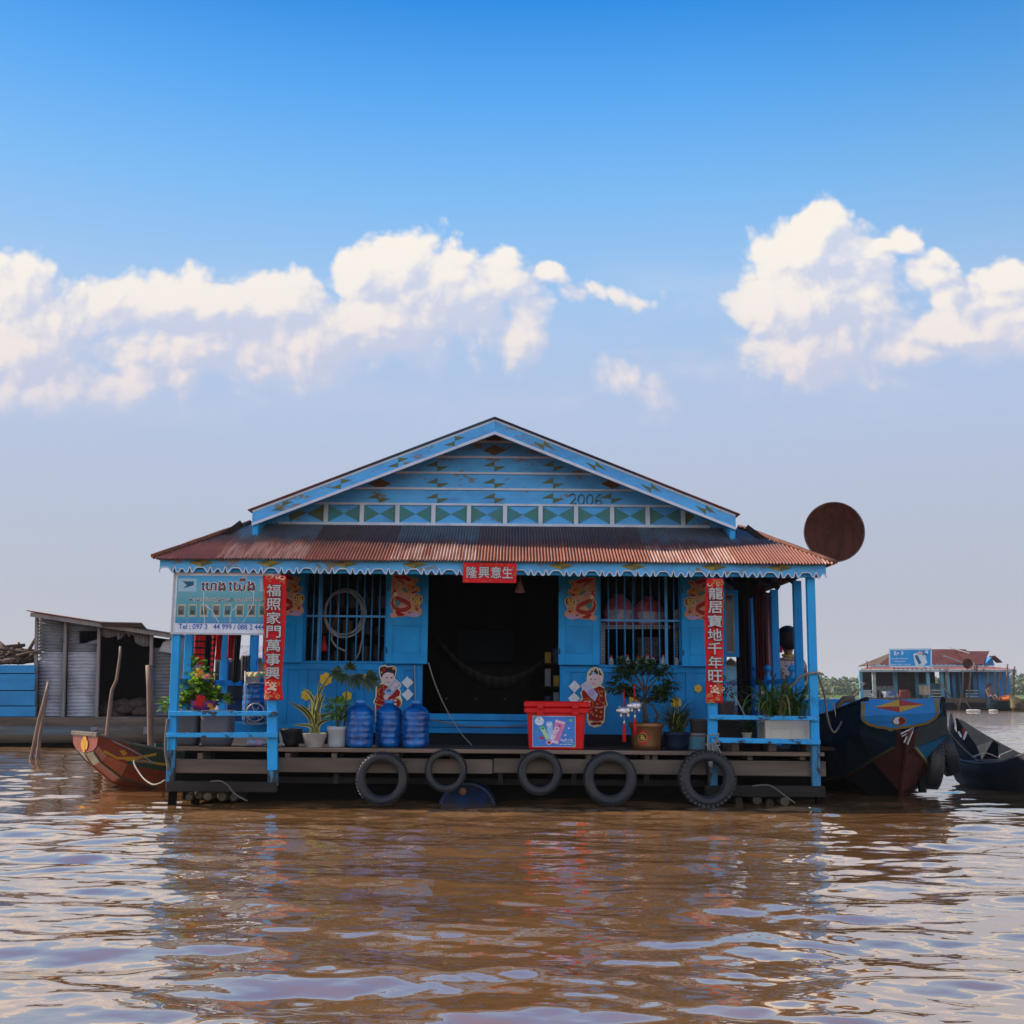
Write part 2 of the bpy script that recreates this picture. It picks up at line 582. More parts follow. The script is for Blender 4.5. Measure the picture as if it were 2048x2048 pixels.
def ribbon(mb, pts, w, n, mi, closed=False, lift=0.0):
	"""flat painted stroke along 3-D points lying in a plane of normal n"""
	pts = [Vector(p) + Vector(n) * lift for p in pts]
	n = Vector(n); m = len(pts)
	L = []; Rr = []
	ws = w if hasattr(w, '__len__') else [w] * m
	for i in range(m):
		if closed: t = pts[(i + 1) % m] - pts[i - 1]
		else: t = pts[min(i + 1, m - 1)] - pts[max(0, i - 1)]
		t.normalize()
		s_ = n.cross(t)
		L.append(pts[i] + s_ * ws[i] / 2); Rr.append(pts[i] - s_ * ws[i] / 2)
	fs = []
	for i in range(m if closed else m - 1):
		j = (i + 1) % m
		fs.append((i, m + i, m + j, j))
	mb.add(L + Rr, fs, mi)

# ------------------------------------------------------------------ water
def water_mat():
	m = bpy.data.materials.new("muddy_water")
	m.use_nodes = True
	t = m.node_tree; t.nodes.clear(); k = NT(t)
	ge = k.node('ShaderNodeNewGeometry')
	pos = ge.outputs['Position']
	b = k.node('ShaderNodeBsdfDiffuse')
	n0 = k.noise(k.vmath('MULTIPLY', pos, (0.35, 1.0, 1.0)), 0.5, 5, 0.6)
	n1 = k.noise(k.vmath('MULTIPLY', pos, (0.5, 1.0, 1.0)), 3.5, 6, 0.65)
	c = k.mix(k.smooth(k.math('MULTIPLY_ADD', n1, 0.4, k.math('MULTIPLY', n0, 0.6)), 0.35, 0.65), (0.30, 0.152, 0.060), (0.225, 0.11, 0.042))
	k.put(b.inputs['Color'], c)
	# ripples: fine ones everywhere, broader ones beyond the modelled waves
	cd = k.vmath('DISTANCE', pos, (0, 0, CH))
	fine = k.noise(k.vmath('MULTIPLY', pos, (0.55, 1.0, 1.0)), 7.0, 3, 0.5)
	far = k.noise(k.vmath('MULTIPLY', pos, (0.3, 1.0, 1.0)), 2.2, 4, 0.6)
	fm = k.smooth(cd, 18.0, 42.0)
	tiny = k.noise(k.vmath('MULTIPLY', pos, (0.6, 1.0, 1.0)), 19.0, 2, 0.5)
	patch = k.smooth(k.noise(k.vmath('MULTIPLY', pos, (0.4, 1.0, 1.0)), 0.9, 3, 0.55), 0.42, 0.66)
	fine = k.math('ADD', k.math('MULTIPLY', fine, 0.0034), k.math('MULTIPLY', tiny, k.math('MULTIPLY', patch, 0.0011)))
	h = k.math('ADD', fine, k.math('MULTIPLY', far, k.math('MULTIPLY', fm, 0.10)))
	bp = k.node('ShaderNodeBump')
	bp.inputs['Strength'].default_value = 1.0
	bp.inputs['Distance'].default_value = 1.0
	k.put(bp.inputs['Height'], h)
	k.l.new(bp.outputs[0], b.inputs['Normal'])
	# still skin of the silty water: strongly reflecting at these low angles
	gl = k.node('ShaderNodeBsdfGlossy')
	gl.inputs['Roughness'].default_value = 0.012
	gl.inputs['Color'].default_value = (1.0, 0.935, 0.83, 1)
	k.l.new(bp.outputs[0], gl.inputs['Normal'])
	lw = k.node('ShaderNodeLayerWeight')
	lw.inputs['Blend'].default_value = 0.5
	k.l.new(bp.outputs[0], lw.inputs['Normal'])
	fr = k.math('MULTIPLY_ADD', k.math('POWER', lw.outputs['Facing'], 2.8), 0.68, 0.31)
	mx = k.node('ShaderNodeMixShader')
	k.put(mx.inputs[0], fr)
	k.l.new(b.outputs[0], mx.inputs[1]); k.l.new(gl.outputs[0], mx.inputs[2])
	out = k.node('ShaderNodeOutputMaterial')
	k.l.new(mx.outputs[0], out.inputs[0])
	return m
def build_water():
	y0, y1, um = 1.2, 46.0, 0.72
	rows, cols = 1150, 640
	ys = np.geomspace(y0, y1, rows)
	us = np.linspace(-um, um, cols)
	Yg, Ug = np.meshgrid(ys, us, indexing='ij')
	Xg = Ug * Yg
	Z = np.zeros_like(Xg)
	N = 150
	lam = np.exp(rng.uniform(math.log(0.14), math.log(1.5), N))
	th = rng.normal(0.08, 0.46, N)
	sl = np.where(lam < 0.5, 0.75, 1.0) * rng.uniform(0.5, 1.5, N)
	sl *= 0.086 / math.sqrt((sl ** 2).sum() / 2)
	ph = rng.uniform(0, 6.28, N)
	# gusts: calm and livelier patches
	gust = 1.0 + 0.35 * np.sin(Xg * 0.7 + 1.3 + 0.6 * np.sin(Yg * 0.5)) * np.sin(Yg * 0.55 + 0.4)
	for L, a, s_, f in zip(lam, th, sl, ph):
		kx, ky = math.sin(a) * 2 * math.pi / L, math.cos(a) * 2 * math.pi / L
		res = np.clip((L / np.maximum(np.gradient(ys)[:, None], 1e-6) - 2.5) / 3.0, 0, 1)
		arg = kx * Xg + ky * Yg + f
		Z += (s_ * L / (2 * math.pi)) * (np.sin(arg) + 0.30 * np.cos(2 * arg)) * res
	# a boat's wake swell rolling in along the front of the house
	Z += 0.03 * np.exp(-((Yg - 11.35 - 0.06 * Xg) / 0.22) ** 2) * np.clip(1 - np.abs(Xg) / 5.5, 0, 1)
	edge = np.clip((um - np.abs(Ug)) / 0.06, 0, 1) * np.clip((Yg - y0) / 0.6, 0, 1) * np.clip((y1 - Yg) / 14.0, 0, 1)
	Z *= gust * edge
	nv = rows * cols
	co = np.stack([Xg, Yg, Z], -1).reshape(-1, 3)
	idx = np.arange(nv).reshape(rows, cols)
	q = np.stack([idx[:-1, :-1], idx[:-1, 1:], idx[1:, 1:], idx[1:, :-1]], -1).reshape(-1, 4)
	B = 700.0
	ext = np.array([(-B, -B, 0), (B, -B, 0), (B, B, 0), (-B, B, 0)], float)
	c00, c01, c11, c10 = idx[0, 0], idx[0, -1], idx[-1, -1], idx[-1, 0]
	e = nv
	ring = np.array([(e, e + 1, c01, c00), (e + 1, e + 2, c11, c01), (e + 2, e + 3, c10, c11), (e + 3, e, c00, c10)])
	co = np.concatenate([co, ext]); q = np.concatenate([q, ring])
	me = bpy.data.meshes.new('water')
	me.vertices.add(len(co)); me.vertices.foreach_set('co', co.astype(np.float32).ravel())
	me.loops.add(q.size); me.loops.foreach_set('vertex_index', q.astype(np.int32).ravel())
	me.polygons.add(len(q)); me.polygons.foreach_set('loop_start', np.arange(0, q.size, 4, dtype=np.int32))
	me.polygons.foreach_set('use_smooth', np.ones(len(q), bool))
	me.update(calc_edges=True)
	me.validate()
	me.materials.append(water_mat())
	o = bpy.data.objects.new('water', me)
	COL.objects.link(o)
	tag(o, 'brown rippling river water reflecting the pale sky', 'water', kind='structure')
build_water()

# ------------------------------------------------------------------ the floating house (built level, then rolled half a degree)
ROLL = R(0.5)
PIV = Vector(((993 - 1024) * 12.0 / F, 0, 0.54))
RM = Matrix.Translation(PIV) @ Matrix.Rotation(ROLL, 4, 'Y') @ Matrix.Translation(-PIV)
RMI = RM.inverted()
ROLLED = []
def H(px, py, Y): return RMI @ P(px, py, Y)
def hx(px, py, Y): return H(px, py, Y).x
def hz(px, py, Y): return H(px, py, Y).z
def hrect(px0, px1, py0, py1, Y):
	"""pixel rectangle on the plane Y -> x0, x1, z0, z1"""
	pm = (py0 + py1) / 2; xm = (px0 + px1) / 2
	return hx(px0, pm, Y), hx(px1, pm, Y), hz(xm, py1, Y), hz(xm, py0, Y)
def rolled(o): ROLLED.append(o); return o

YE, YF, YW = 11.85, 12.0, 13.0
DECK = hz(993, 1499, YF)

WOOD_DARK = (0.05, 0.04, 0.032)
M_wall = mat('wall_blue', (0.001, 0.235, 0.58), 0.5, (0.001, 0.185, 0.48), spec=0.2, ns=3, bump=0.12, bs=40, chip=(0.05, 0.10, 0.17), chipamt=0.55, chips=7, grime=(0.01, 0.09, 0.28), grimeamt=0.5)
M_shut = mat('shutter_blue', (0.001, 0.28, 0.66), 0.45, (0.001, 0.235, 0.58), spec=0.2, ns=4, bump=0.1, bs=50, chip=(0.03, 0.08, 0.17), chipamt=0.6, chips=12, grime=(0.002, 0.13, 0.36), grimeamt=0.5)
M_gable = mat('gable_blue', (0.10, 0.45, 0.86), 0.6, (0.09, 0.37, 0.74), spec=0.25, ns=3, bump=0.15, bs=40, chip=(0.28, 0.255, 0.24), chipamt=0.2, chips=3.2, stretch=(1, 1, 2.2), grime=(0.05, 0.15, 0.33), grimeamt=0.5)
M_white = mat('white_trim', (0.62, 0.66, 0.74), 0.6, (0.5, 0.54, 0.62), ns=6, bump=0.1, chip=(0.15, 0.2, 0.3), chipamt=0.6, chips=8)
M_olive = mat('olive_paint', (0.13, 0.14, 0.045), 0.6, (0.09, 0.14, 0.10), ns=14, bump=0.05, chip=(0.2, 0.16, 0.12), chipamt=0.55, chips=9)
M_teal = mat('teal_paint', (0.055, 0.22, 0.26), 0.6, (0.075, 0.19, 0.14), ns=10, bump=0.05, chip=(0.26, 0.23, 0.21), chipamt=0.5, chips=5)
M_brownp = mat('brown_paint', (0.13, 0.07, 0.02), 0.6, (0.09, 0.06, 0.03), ns=10, bump=0.05)
M_yel = mat('yellow_paint', (0.33, 0.25, 0.03), 0.6, (0.22, 0.17, 0.05), ns=12, bump=0.05, chip=(0.08, 0.14, 0.25), chipamt=0.55)
M_post = mat('post_blue', (0.02, 0.36, 0.76), 0.6, (0.025, 0.29, 0.62), spec=0.25, ns=5, bump=0.3, bs=40, chip=(0.07, 0.065, 0.06), chipamt=0.30, chips=11, stretch=(1, 1, 0.35))
M_postlow = mat('post_worn', (0.03, 0.24, 0.48), 0.65, (0.06, 0.14, 0.2), ns=6, bump=0.4, bs=40, chip=(0.055, 0.05, 0.045), chipamt=0.08, chips=9, stretch=(1, 1, 0.3))
M_rail = mat('rail_blue', (0.03, 0.36, 0.74), 0.6, (0.03, 0.29, 0.6), spec=0.25, ns=5, bump=0.35, bs=40, chip=(0.05, 0.045, 0.04), chipamt=0.12, chips=12, stretch=(0.4, 1, 1))
M_plank = mat('grey_plank', (0.165, 0.125, 0.095), 0.8, (0.09, 0.068, 0.052), spec=0.15, ns=5, bump=0.5, bs=45, stretch=(0.12, 1, 1), grime=(0.04, 0.03, 0.025), grimeamt=0.6)
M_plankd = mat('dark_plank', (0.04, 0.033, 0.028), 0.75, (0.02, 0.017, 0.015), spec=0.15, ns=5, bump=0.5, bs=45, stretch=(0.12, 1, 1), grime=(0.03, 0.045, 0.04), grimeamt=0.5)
M_deck = mat('deck_plank', (0.07, 0.056, 0.046), 0.8, (0.04, 0.033, 0.028), spec=0.12, ns=5, bump=0.4, bs=45, stretch=(0.1, 1, 1))
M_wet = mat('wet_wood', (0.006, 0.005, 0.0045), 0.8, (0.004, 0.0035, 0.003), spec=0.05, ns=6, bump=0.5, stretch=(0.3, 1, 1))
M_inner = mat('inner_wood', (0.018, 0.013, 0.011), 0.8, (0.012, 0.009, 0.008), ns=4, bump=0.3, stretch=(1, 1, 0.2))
M_bar = mat('bar_blue', (0.04, 0.28, 0.60), 0.4, (0.03, 0.22, 0.5), spec=0.3, ns=8, bump=0.05)
M_bamboo = mat('old_bamboo', (0.10, 0.085, 0.055), 0.6, (0.05, 0.042, 0.03), spec=0.2, ns=4, bump=0.4, stretch=(1, 0.3, 1))

def corr_mat():
	m = bpy.data.materials.new('rusty_corrugated_iron'); m.use_nodes = True
	t = m.node_tree; t.nodes.clear(); k = NT(t)
	tc = k.node('ShaderNodeTexCoord')
	at = k.node('ShaderNodeAttribute'); at.attribute_name = 'slope'       # 0 eave .. 1 ridge side, kept on the sheet
	sh = k.node('ShaderNodeAttribute'); sh.attribute_name = 'sheet'
	vec = tc.outputs['Object']
	n = k.noise(vec, 3.0, 7, 0.65)
	st = k.noise(k.vmath('MULTIPLY', vec, (14, 1.2, 1.2)), 1.6, 5, 0.6)
	rust = k.mix(k.smooth(n, 0.3, 0.7), (0.31, 0.10, 0.052), (0.21, 0.06, 0.034))
	rust = k.mix(k.math('MULTIPLY', k.smooth(st, 0.5, 0.75), 0.6), rust, (0.38, 0.17, 0.10))
	zinc = k.mix(k.smooth(n, 0.3, 0.7), (0.13, 0.155, 0.19), (0.08, 0.095, 0.115))
	old = k.mix(k.smooth(n, 0.3, 0.7), (0.10, 0.042, 0.036), (0.065, 0.03, 0.028))  # upper rust, darkened to carry the shade under the gable overhang
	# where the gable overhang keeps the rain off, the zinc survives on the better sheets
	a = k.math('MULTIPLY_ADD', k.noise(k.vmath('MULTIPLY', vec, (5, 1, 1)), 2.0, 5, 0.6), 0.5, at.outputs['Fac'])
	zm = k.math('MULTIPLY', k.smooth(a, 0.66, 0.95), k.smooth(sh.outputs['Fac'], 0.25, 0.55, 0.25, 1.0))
	c = k.mix(k.smooth(a, 0.52, 0.80), rust, old)  # sunlit and shaded bands of the slope painted into the rust colour
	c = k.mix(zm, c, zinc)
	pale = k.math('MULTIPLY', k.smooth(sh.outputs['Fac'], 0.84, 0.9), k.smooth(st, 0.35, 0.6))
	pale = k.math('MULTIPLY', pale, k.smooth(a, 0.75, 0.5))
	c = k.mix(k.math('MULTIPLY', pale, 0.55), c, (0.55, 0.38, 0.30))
	b = k.node('ShaderNodeBsdfPrincipled')
	k.put(b.inputs['Base Color'], c)
	b.inputs['Metallic'].default_value = 0.0
	k.put(b.inputs['Roughness'], k.math('MULTIPLY_ADD', zm, -0.15, 0.6))
	bp = k.node('ShaderNodeBump'); bp.inputs['Strength'].default_value = 0.15; bp.inputs['Distance'].default_value = 0.01
	k.put(bp.inputs['Height'], k.noise(vec, 60, 4)); k.l.new(bp.outputs[0], b.inputs['Normal'])
	out = k.node('ShaderNodeOutputMaterial'); k.l.new(b.outputs[0], out.inputs[0])
	return m
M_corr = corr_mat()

def corrugated(name, quad, pitch, amp, parent, rows=5, jag=0.0, per=9, sheetw=0.9):
	"""corrugated sheet on a (possibly trapezoid) quad: eave-left, eave-right, top-right, top-left; ribs run up the slope"""
	a, b, c, d = [Vector(p) for p in quad]
	ax = (b - a).normalized()
	L = (b - a).length
	nrm = (b - a).cross(d - a).normalized()
	up = nrm.cross(ax)
	hgt = (d - a).dot(up)
	xl_t = (d - a).dot(ax); xr_t = (c - a).dot(ax)
	n = int(L / pitch * per)
	verts = []; faces = []; slope = []; sheet = []
	rr = random.Random(3)
	shv = {}
	for i in range(n + 1):
		x = L * i / n
		si = int((x + 0.23) / sheetw)
		if si not in shv: shv[si] = (rr.random(), rr.uniform(-1, 1))
		# ribs rise until they meet the hip line
		top = 1.0
		if x < xl_t: top = x / max(xl_t, 1e-6)
		if x > xr_t: top = min(top, (L - x) / max(L - xr_t, 1e-6))
		top = max(top, 0.02)
		low = -jag * (0.5 + 0.5 * shv[si][1]) - jag * 0.5 * rr.random() if jag else 0.0
		w = math.sin(2 * math.pi * x / pitch)
		for j in range(rows):
			f = low + (top - low) * j / (rows - 1)
			verts.append(a + ax * x + up * (hgt * f) + nrm * (amp * w + 0.004 * (si % 2)))
			slope.append(f); sheet.append(shv[si][0])
	for i in range(n):
		for j in range(rows - 1):
			p = i * rows + j
			faces.append((p, p + rows, p + rows + 1, p + 1))
	mb = MB(); mb.add(verts, faces, 0, True)
	o = mb.build(name, [M_corr], parent)
	me = o.data
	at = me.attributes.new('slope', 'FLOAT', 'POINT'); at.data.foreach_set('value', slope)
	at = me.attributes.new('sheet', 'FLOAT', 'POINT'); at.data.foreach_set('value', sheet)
	return o

XL, XR = hx(560, 1300, YW), hx(1452, 1300, YW)          # side walls of the room
XDL, XDR = hx(336, 1500, YF), hx(1648, 1500, YF)        # deck ends
YB = 18.2
house = rolled(empty('floating_house', (hx(993, 1499, 15), 15.0, DECK),
			  'bright blue wooden floating house with rusty corrugated eaves, a painted gable and red banners', 'floating house'))
NF = Vector((0, -1, 0))
ZE0 = hz(993, 1125, YE)                                  # eave line
ZW = hz(993, 1053, YW)                                   # top of the front roof, foot of the gable

# deck and its framing
mb = MB()
y = YF
while y < YB:
	mb.box((XDL, y + 0.0005, DECK - 0.035), (XDR, y + 0.1495, DECK - random.uniform(0, 0.004)))
	y += 0.15
mb.build('deck', M_deck, house)
MB().box((XDL, YF - 0.012, DECK - 0.04), (XDR, YF + 0.0, DECK + 0.001)).build('deck_edge', mat('deck_edge', (0.24, 0.165, 0.115), 0.8, (0.12, 0.09, 0.07), ns=4, bump=0.5, bs=45, stretch=(0.15, 1, 1), spec=0.15), house, bevel=0.004)
def hbox(name, px0, px1, py0, py1, Y, depth, m, bevel=0.004, par=None):
	x0, x1, z0, z1 = hrect(px0, px1, py0, py1, Y)
	return MB().box((x0, Y, z0), (x1, Y + depth, z1)).build(name, m, par or house, bevel=bevel)
zb0, zb1 = hz(993, 1549, YF), hz(993, 1521, YF)
hbox('floor_beam', 556, 985, 1517, 1546, YF + 0.03, 0.06, M_plank, 0.006)
hbox('floor_beam', 987, 1412, 1519, 1548, YF + 0.035, 0.06, M_plank, 0.006)
hbox('floor_beam', 349, 553, 1519, 1547, YF + 0.02, 0.06, M_plank, 0.006)
hbox('floor_beam', 1414, 1652, 1522, 1552, YF + 0.02, 0.06, M_plank, 0.006)
hbox('lower_beam', 331, 552, 1564, 1584, YF - 0.05, 0.10, M_plankd, 0.008)
hbox('lower_beam', 1411, 1651, 1572, 1594, YF - 0.05, 0.10, M_plankd, 0.008)
hbox('lower_beam', 556, 1410, 1557, 1570, YF + 0.45, 0.07, M_plankd, 0.006)
MB().box((XDL + 0.02, YF + 0.55, -0.3), (XDR - 0.02, YF + 0.65, DECK - 0.037)).build('shade_board', M_wet, house)  # near-black board added under the deck to stand in for the shade
hbox('lower_beam', 540, 1440, 1580, 1630, YF + 0.9, 0.3, M_wet, 0.02)  # unseen beam added to block light from behind the house
hbox('lower_beam', 340, 1640, 1540, 1640, YF + 1.6, 0.3, M_wet, 0.02)  # second added blocker, further back and out of view
for px in (400, 575, 668, 793, 905, 1046, 1178, 1295, 1310, 1385, 1500, 1605):
	hbox('joist', px - 5, px + 5, 1506, 1520, YF + 0.05, 5.5, M_plank, 0)
for px in (540, 672, 806, 1001, 1148, 1294, 1470):
	hbox('hanger', px - 5, px + 5, 1546, 1568, YF + 0.13, 0.05, M_plankd, 0.003)
for px in (342, 388, 1420, 1640):
	hbox('stub_post', px - 7, px + 7, 1584, 1640, YF - 0.02 if px < 380 else YF + 0.1, 0.08, M_wet, 0.004)
# bamboo floats whose ends show under both corners
def bamboo(px, py, r, Y0, Y1, tilt=0.0):
	c = H(px, py, Y0)
	mb = MB()
	n = 14
	pts = [(c.x + tilt * t, Y0 + (Y1 - Y0) * t, c.z - 0.02 * t) for t in [i / 8 for i in range(9)]]
	mb.tube(pts, [r * (1.08 if i % 2 == 0 else 1.0) for i in range(9)], 14, caps=False)
	mb.tube([(p[0], p[1] + (0.001 if i else 0), p[2]) for i, p in enumerate(pts[:3])], r * 0.78, 14, caps=False)
	mb.lathe([(r * 0.78, 0), (r * 1.08, 0.0005)], c, 14, axis='Y')
	mb.lathe([(0.0, 0), (r * 0.78, 0.001)], (c.x, Y0 + 0.25, c.z), 14, axis='Y')
	return mb.build('bamboo_float', M_bamboo, house)
for (px, py, rp) in ((397, 1590, 8), (415, 1593, 8), (444, 1593, 9), (467, 1594, 8), (452, 1586, 7), (378, 1594, 7), (1514, 1600, 9), (1570, 1603, 9), (1478, 1602, 8), (1540, 1606, 8)):
	bamboo(px, py, rp * 12 / F, YF + random.uniform(-0.04, 0.12), 17.5, random.uniform(-0.2, 0.2))
mb = MB()
for i in range(46):
	x = XDL + 0.15 + (XDR - XDL - 0.3) * i / 45
	for j in range(2):
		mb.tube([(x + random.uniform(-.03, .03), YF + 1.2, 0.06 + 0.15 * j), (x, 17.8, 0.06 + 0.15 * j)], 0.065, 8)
tag(mb.build('blocker_raft', M_wet, house), kind='thing')  # unseen bamboo rows added to keep the space under the deck dark

# front wall -------------------------------------------------------
zs = hz(700, 1324, YW)                       # window sill height
zt = hz(993, 1128, YW)
zlow = hz(993, 1490, YW)
def panel_wall(name, px0, px1, grooves):
	x0, x1 = hx(px0, 1400, YW), hx(px1, 1400, YW)
	mb = MB()
	z0, z1 = hz(993, 1467, YW), zs - 0.004
	mb.box((x0, YW, z0), (x1, YW + 0.05, z1))
	# rails and stiles proud of the panels
	t = 0.018
	mb.box((x0, YW - t, z1 - 0.085), (x1, YW - 0.001, z1))
	mb.box((x0, YW - t, z0), (x1, YW - 0.001, z0 + 0.10))
	for g in grooves:
		gx = hx(g, 1400, YW)
		mb.box((gx - 0.045, YW - t + 0.002, z0 + 0.101), (gx + 0.045, YW - 0.001, z1 - 0.086))
	for g in range(len(grooves) - 1):          # board joints inside the panels
		a, b = hx(grooves[g], 1400, YW), hx(grooves[g + 1], 1400, YW)
		mb.box(((a + b) / 2 - 0.003, YW - 0.004, z0 + 0.11), ((a + b) / 2 + 0.003, YW - 0.001, z1 - 0.09))
	return mb.build(name, M_wall, house, bevel=0.003)
panel_wall('wall', 552, 843, (566, 605, 664, 720, 800, 836))
panel_wall('wall', 1125, 1452, (1133, 1196, 1290, 1380, 1444))
# doorway sill: three blue boards, then a dark skirt down to the deck
hbox('sill', 806, 1140, 1428, 1441, YW - 0.03, 0.10, M_wall)
hbox('sill', 806, 1140, 1442, 1455, YW - 0.015, 0.08, M_wall)
hbox('sill', 806, 1140, 1456, 1467, YW - 0.022, 0.08, M_wall)
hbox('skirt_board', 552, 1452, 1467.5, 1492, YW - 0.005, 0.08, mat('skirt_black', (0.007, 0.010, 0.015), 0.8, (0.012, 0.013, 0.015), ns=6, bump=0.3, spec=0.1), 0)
# uprights of the front wall and the lintel
for (a, b) in ((552, 612), (770, 812), (1190, 1202), (1358, 1452)):
	hbox('stud', a, b, 1128, 1324, YW, 0.05, M_wall)
for (a, b) in ((838, 846), (1120, 1129)):
	hbox('door_jamb', a, b, 1128, 1428, YW - 0.012, 0.09, M_wall)
hbox('lintel', 552, 1452, 1100, 1146, YW - 0.02, 0.10, M_wall)
# shutters folded back against the wall
def shutter(px0, px1, py0, py1, Y=YW - 0.075):
	x0, x1, z0, z1 = hrect(px0, px1, py0, py1, Y)
	mb = MB()
	mb.box((x0, Y, z0), (x1, Y + 0.035, z1))
	s = 0.075
	pz0, pz1 = z0 + 0.11, z0 + (z1 - z0) * 0.42
	t = 0.012
	fx0, fx1 = x0 + s, x1 - s
	for (a, b, c, d) in ((x0, fx0, z0, z1), (fx1, x1, z0, z1), (fx0, fx1, z0, pz0), (fx0, fx1, pz1, pz1 + 0.16), (fx0, fx1, z1 - 0.12, z1)):
		mb.box((a, Y - t, c), (b, Y - 0.0005, d))
	o = mb.build('shutter', M_shut, house, bevel=0.003)
	p = MB().box((fx0 + 0.02, Y - 0.007, pz0 + 0.02), (fx1 - 0.02, Y - 0.001, pz1 - 0.02)).build('shutter_panel', M_shut, o, bevel=0.005)
	for zz in (z0 + 0.12, z1 - 0.2):
		MB().tube([(x0 + 0.012, Y - 0.02, zz), (x0 + 0.012, Y - 0.02, zz + 0.06)], 0.008, 6).build('hinge', mat('old_hinge', (0.06, 0.05, 0.045), 0.6, metal=0.6), o)
	return o
YS = YW - 0.075
shutter(528, 607, 1146, 1325)
shutter(773, 856, 1148, 1327.5)
shutter(1117, 1199, 1150, 1330)
shutter(1363, 1446, 1151, 1333)
# barred windows
def window(px0, px1, py0, py1, bars, thick, ymid):
	x0, x1, z0, z1 = hrect(px0, px1, py0, py1, YW)
	fr = MB(); w = 0.03
	fr.box((x0 - w, YW - 0.03, z0 - w), (x1 + w, YW + 0.06, z0)); fr.box((x0 - w, YW - 0.03, z1), (x1 + w, YW + 0.06, z1 + w))
	fr.box((x0 - w, YW - 0.028, z0), (x0, YW + 0.06, z1)); fr.box((x1, YW - 0.028, z0), (x1 + w, YW + 0.06, z1))
	o = fr.build('window', M_wall, house, bevel=0.003)
	for b in bars:
		x = hx(b, (py0 + py1) / 2, YW)
		r = 0.016 if b in thick else 0.0075
		if b in thick: MB().box((x - 0.016, YW + 0.02, z0), (x + 0.016, YW + 0.05, z1)).build('bar', M_bar, o)
		else: MB().tube([(x, YW + 0.01, z0), (x + random.uniform(-.004, .004), YW + 0.01, z1)], r, 8).build('bar', M_bar, o)
	zm = hz((px0 + px1) / 2, ymid, YW)
	MB().box((x0, YW - 0.004, zm - 0.012), (x1, YW + 0.016, zm + 0.012)).build('crossbar', M_bar, o)
	return o
win_l = window(613, 772, 1142, 1322, (626.5, 638, 643.5, 660, 677, 694, 713, 727.5, 743, 759), (638,), 1232.5)
win_r = window(1201, 1361, 1146, 1330, (1217, 1233.5, 1250, 1266, 1285, 1302, 1319, 1333, 1348), (1333,), 1241)

# room: side and back walls, ceiling, floor
mb = MB(); mb.box((XL, YW + 0.051, DECK), (XL + 0.05, YB - 0.3, ZW + 0.2)); mb.build('side_wall', M_wall, house)
mb = MB(); mb.box((XR - 0.05, YW + 0.051, DECK), (XR, YB - 0.3, ZW + 0.2)); mb.build('side_wall', M_wall, house)
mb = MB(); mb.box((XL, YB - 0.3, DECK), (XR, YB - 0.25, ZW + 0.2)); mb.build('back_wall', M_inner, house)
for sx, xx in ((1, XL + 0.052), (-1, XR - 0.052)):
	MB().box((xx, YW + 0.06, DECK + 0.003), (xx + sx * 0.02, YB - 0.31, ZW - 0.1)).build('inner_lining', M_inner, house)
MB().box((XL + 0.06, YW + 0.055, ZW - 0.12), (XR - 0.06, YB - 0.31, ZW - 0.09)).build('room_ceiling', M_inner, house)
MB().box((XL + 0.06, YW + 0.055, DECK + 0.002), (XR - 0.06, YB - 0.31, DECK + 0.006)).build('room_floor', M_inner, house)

# verandah posts -----------------------------------------------------
def post(pts, Y, w, m, low=None, name='post', split=1500):
	"""pts: (px, py) from top to bottom"""
	a = H(pts[0][0], pts[0][1], Y); b = H(pts[1][0], pts[1][1], Y)
	mb = MB()
	if low is not None:
		zc = hz(pts[1][0], split, Y); f = (a.z - zc) / (a.z - b.z)
		c = a + (b - a) * f
		mb.beam(a, c, w, 0.07, (0, 1, 0)); mb.beam(c, b, w * 0.98, 0.068, (0, 1, 0), 1)
		return mb.build(name, [m, low], house, bevel=0.004)
	mb.beam(a, b, w, 0.07, (0, 1, 0))
	return mb.build(name, m, house, bevel=0.004)
post(((359, 1148), (341, 1568)), YF - 0.005, 0.083, M_post, M_postlow)
post(((543, 1140), (546, 1572)), YF - 0.005, 0.10, M_post, M_postlow, split=1540)
post(((1424, 1150), (1425, 1572)), YF - 0.005, 0.098, M_post, M_postlow, split=1490)
post(((1620, 1155), (1632, 1572)), YF - 0.005, 0.086, M_post, M_postlow, split=1490)
zpt = hz(993, 1146, YE)
for (px, Y, w) in ((378, 12.4, 0.085), (450, 13.9, 0.085), (508, 15.4, 0.11)):
	x = hx(px, 1300, Y)
	MB().box((x - w / 2, Y - 0.035, DECK), (x + w / 2, Y + 0.035, zpt)).build('post', M_post, house, bevel=0.004)
for (px, Y, w) in ((1596, 12.42, 0.088), (1550, 13.5, 0.085), (1508, 14.7, 0.09)):
	x = hx(px, 1260, Y)
	MB().box((x - w / 2, Y - 0.035, DECK), (x + w / 2, Y + 0.035, zpt)).build('post', M_wall, house, bevel=0.004)
# front rails
def rail(p0, p1, hh, Y=YF - 0.07):
	a = H(*p0, Y); b = H(*p1, Y)
	mb = MB()
	n = 8
	for i in range(n):
		mb.beam(a + (b - a) * i / n, a + (b - a) * (i + 1) / n, 0.045, hh * random.uniform(0.92, 1.08))
	return mb.build('rail', M_rail, house, bevel=0.004)
rail((338, 1427), (556, 1427), 0.046); rail((334, 1470), (556, 1470), 0.05)
rail((1417, 1434), (1638, 1437), 0.046); rail((1422, 1480), (1640, 1484), 0.05)
# left side rail running back
z = hz(993, 1368, YF)
MB().box((XDL + 0.02, YF + 0.04, z - 0.03), (XDL + 0.06, 15.4, z + 0.03)).build('rail', M_rail, house)
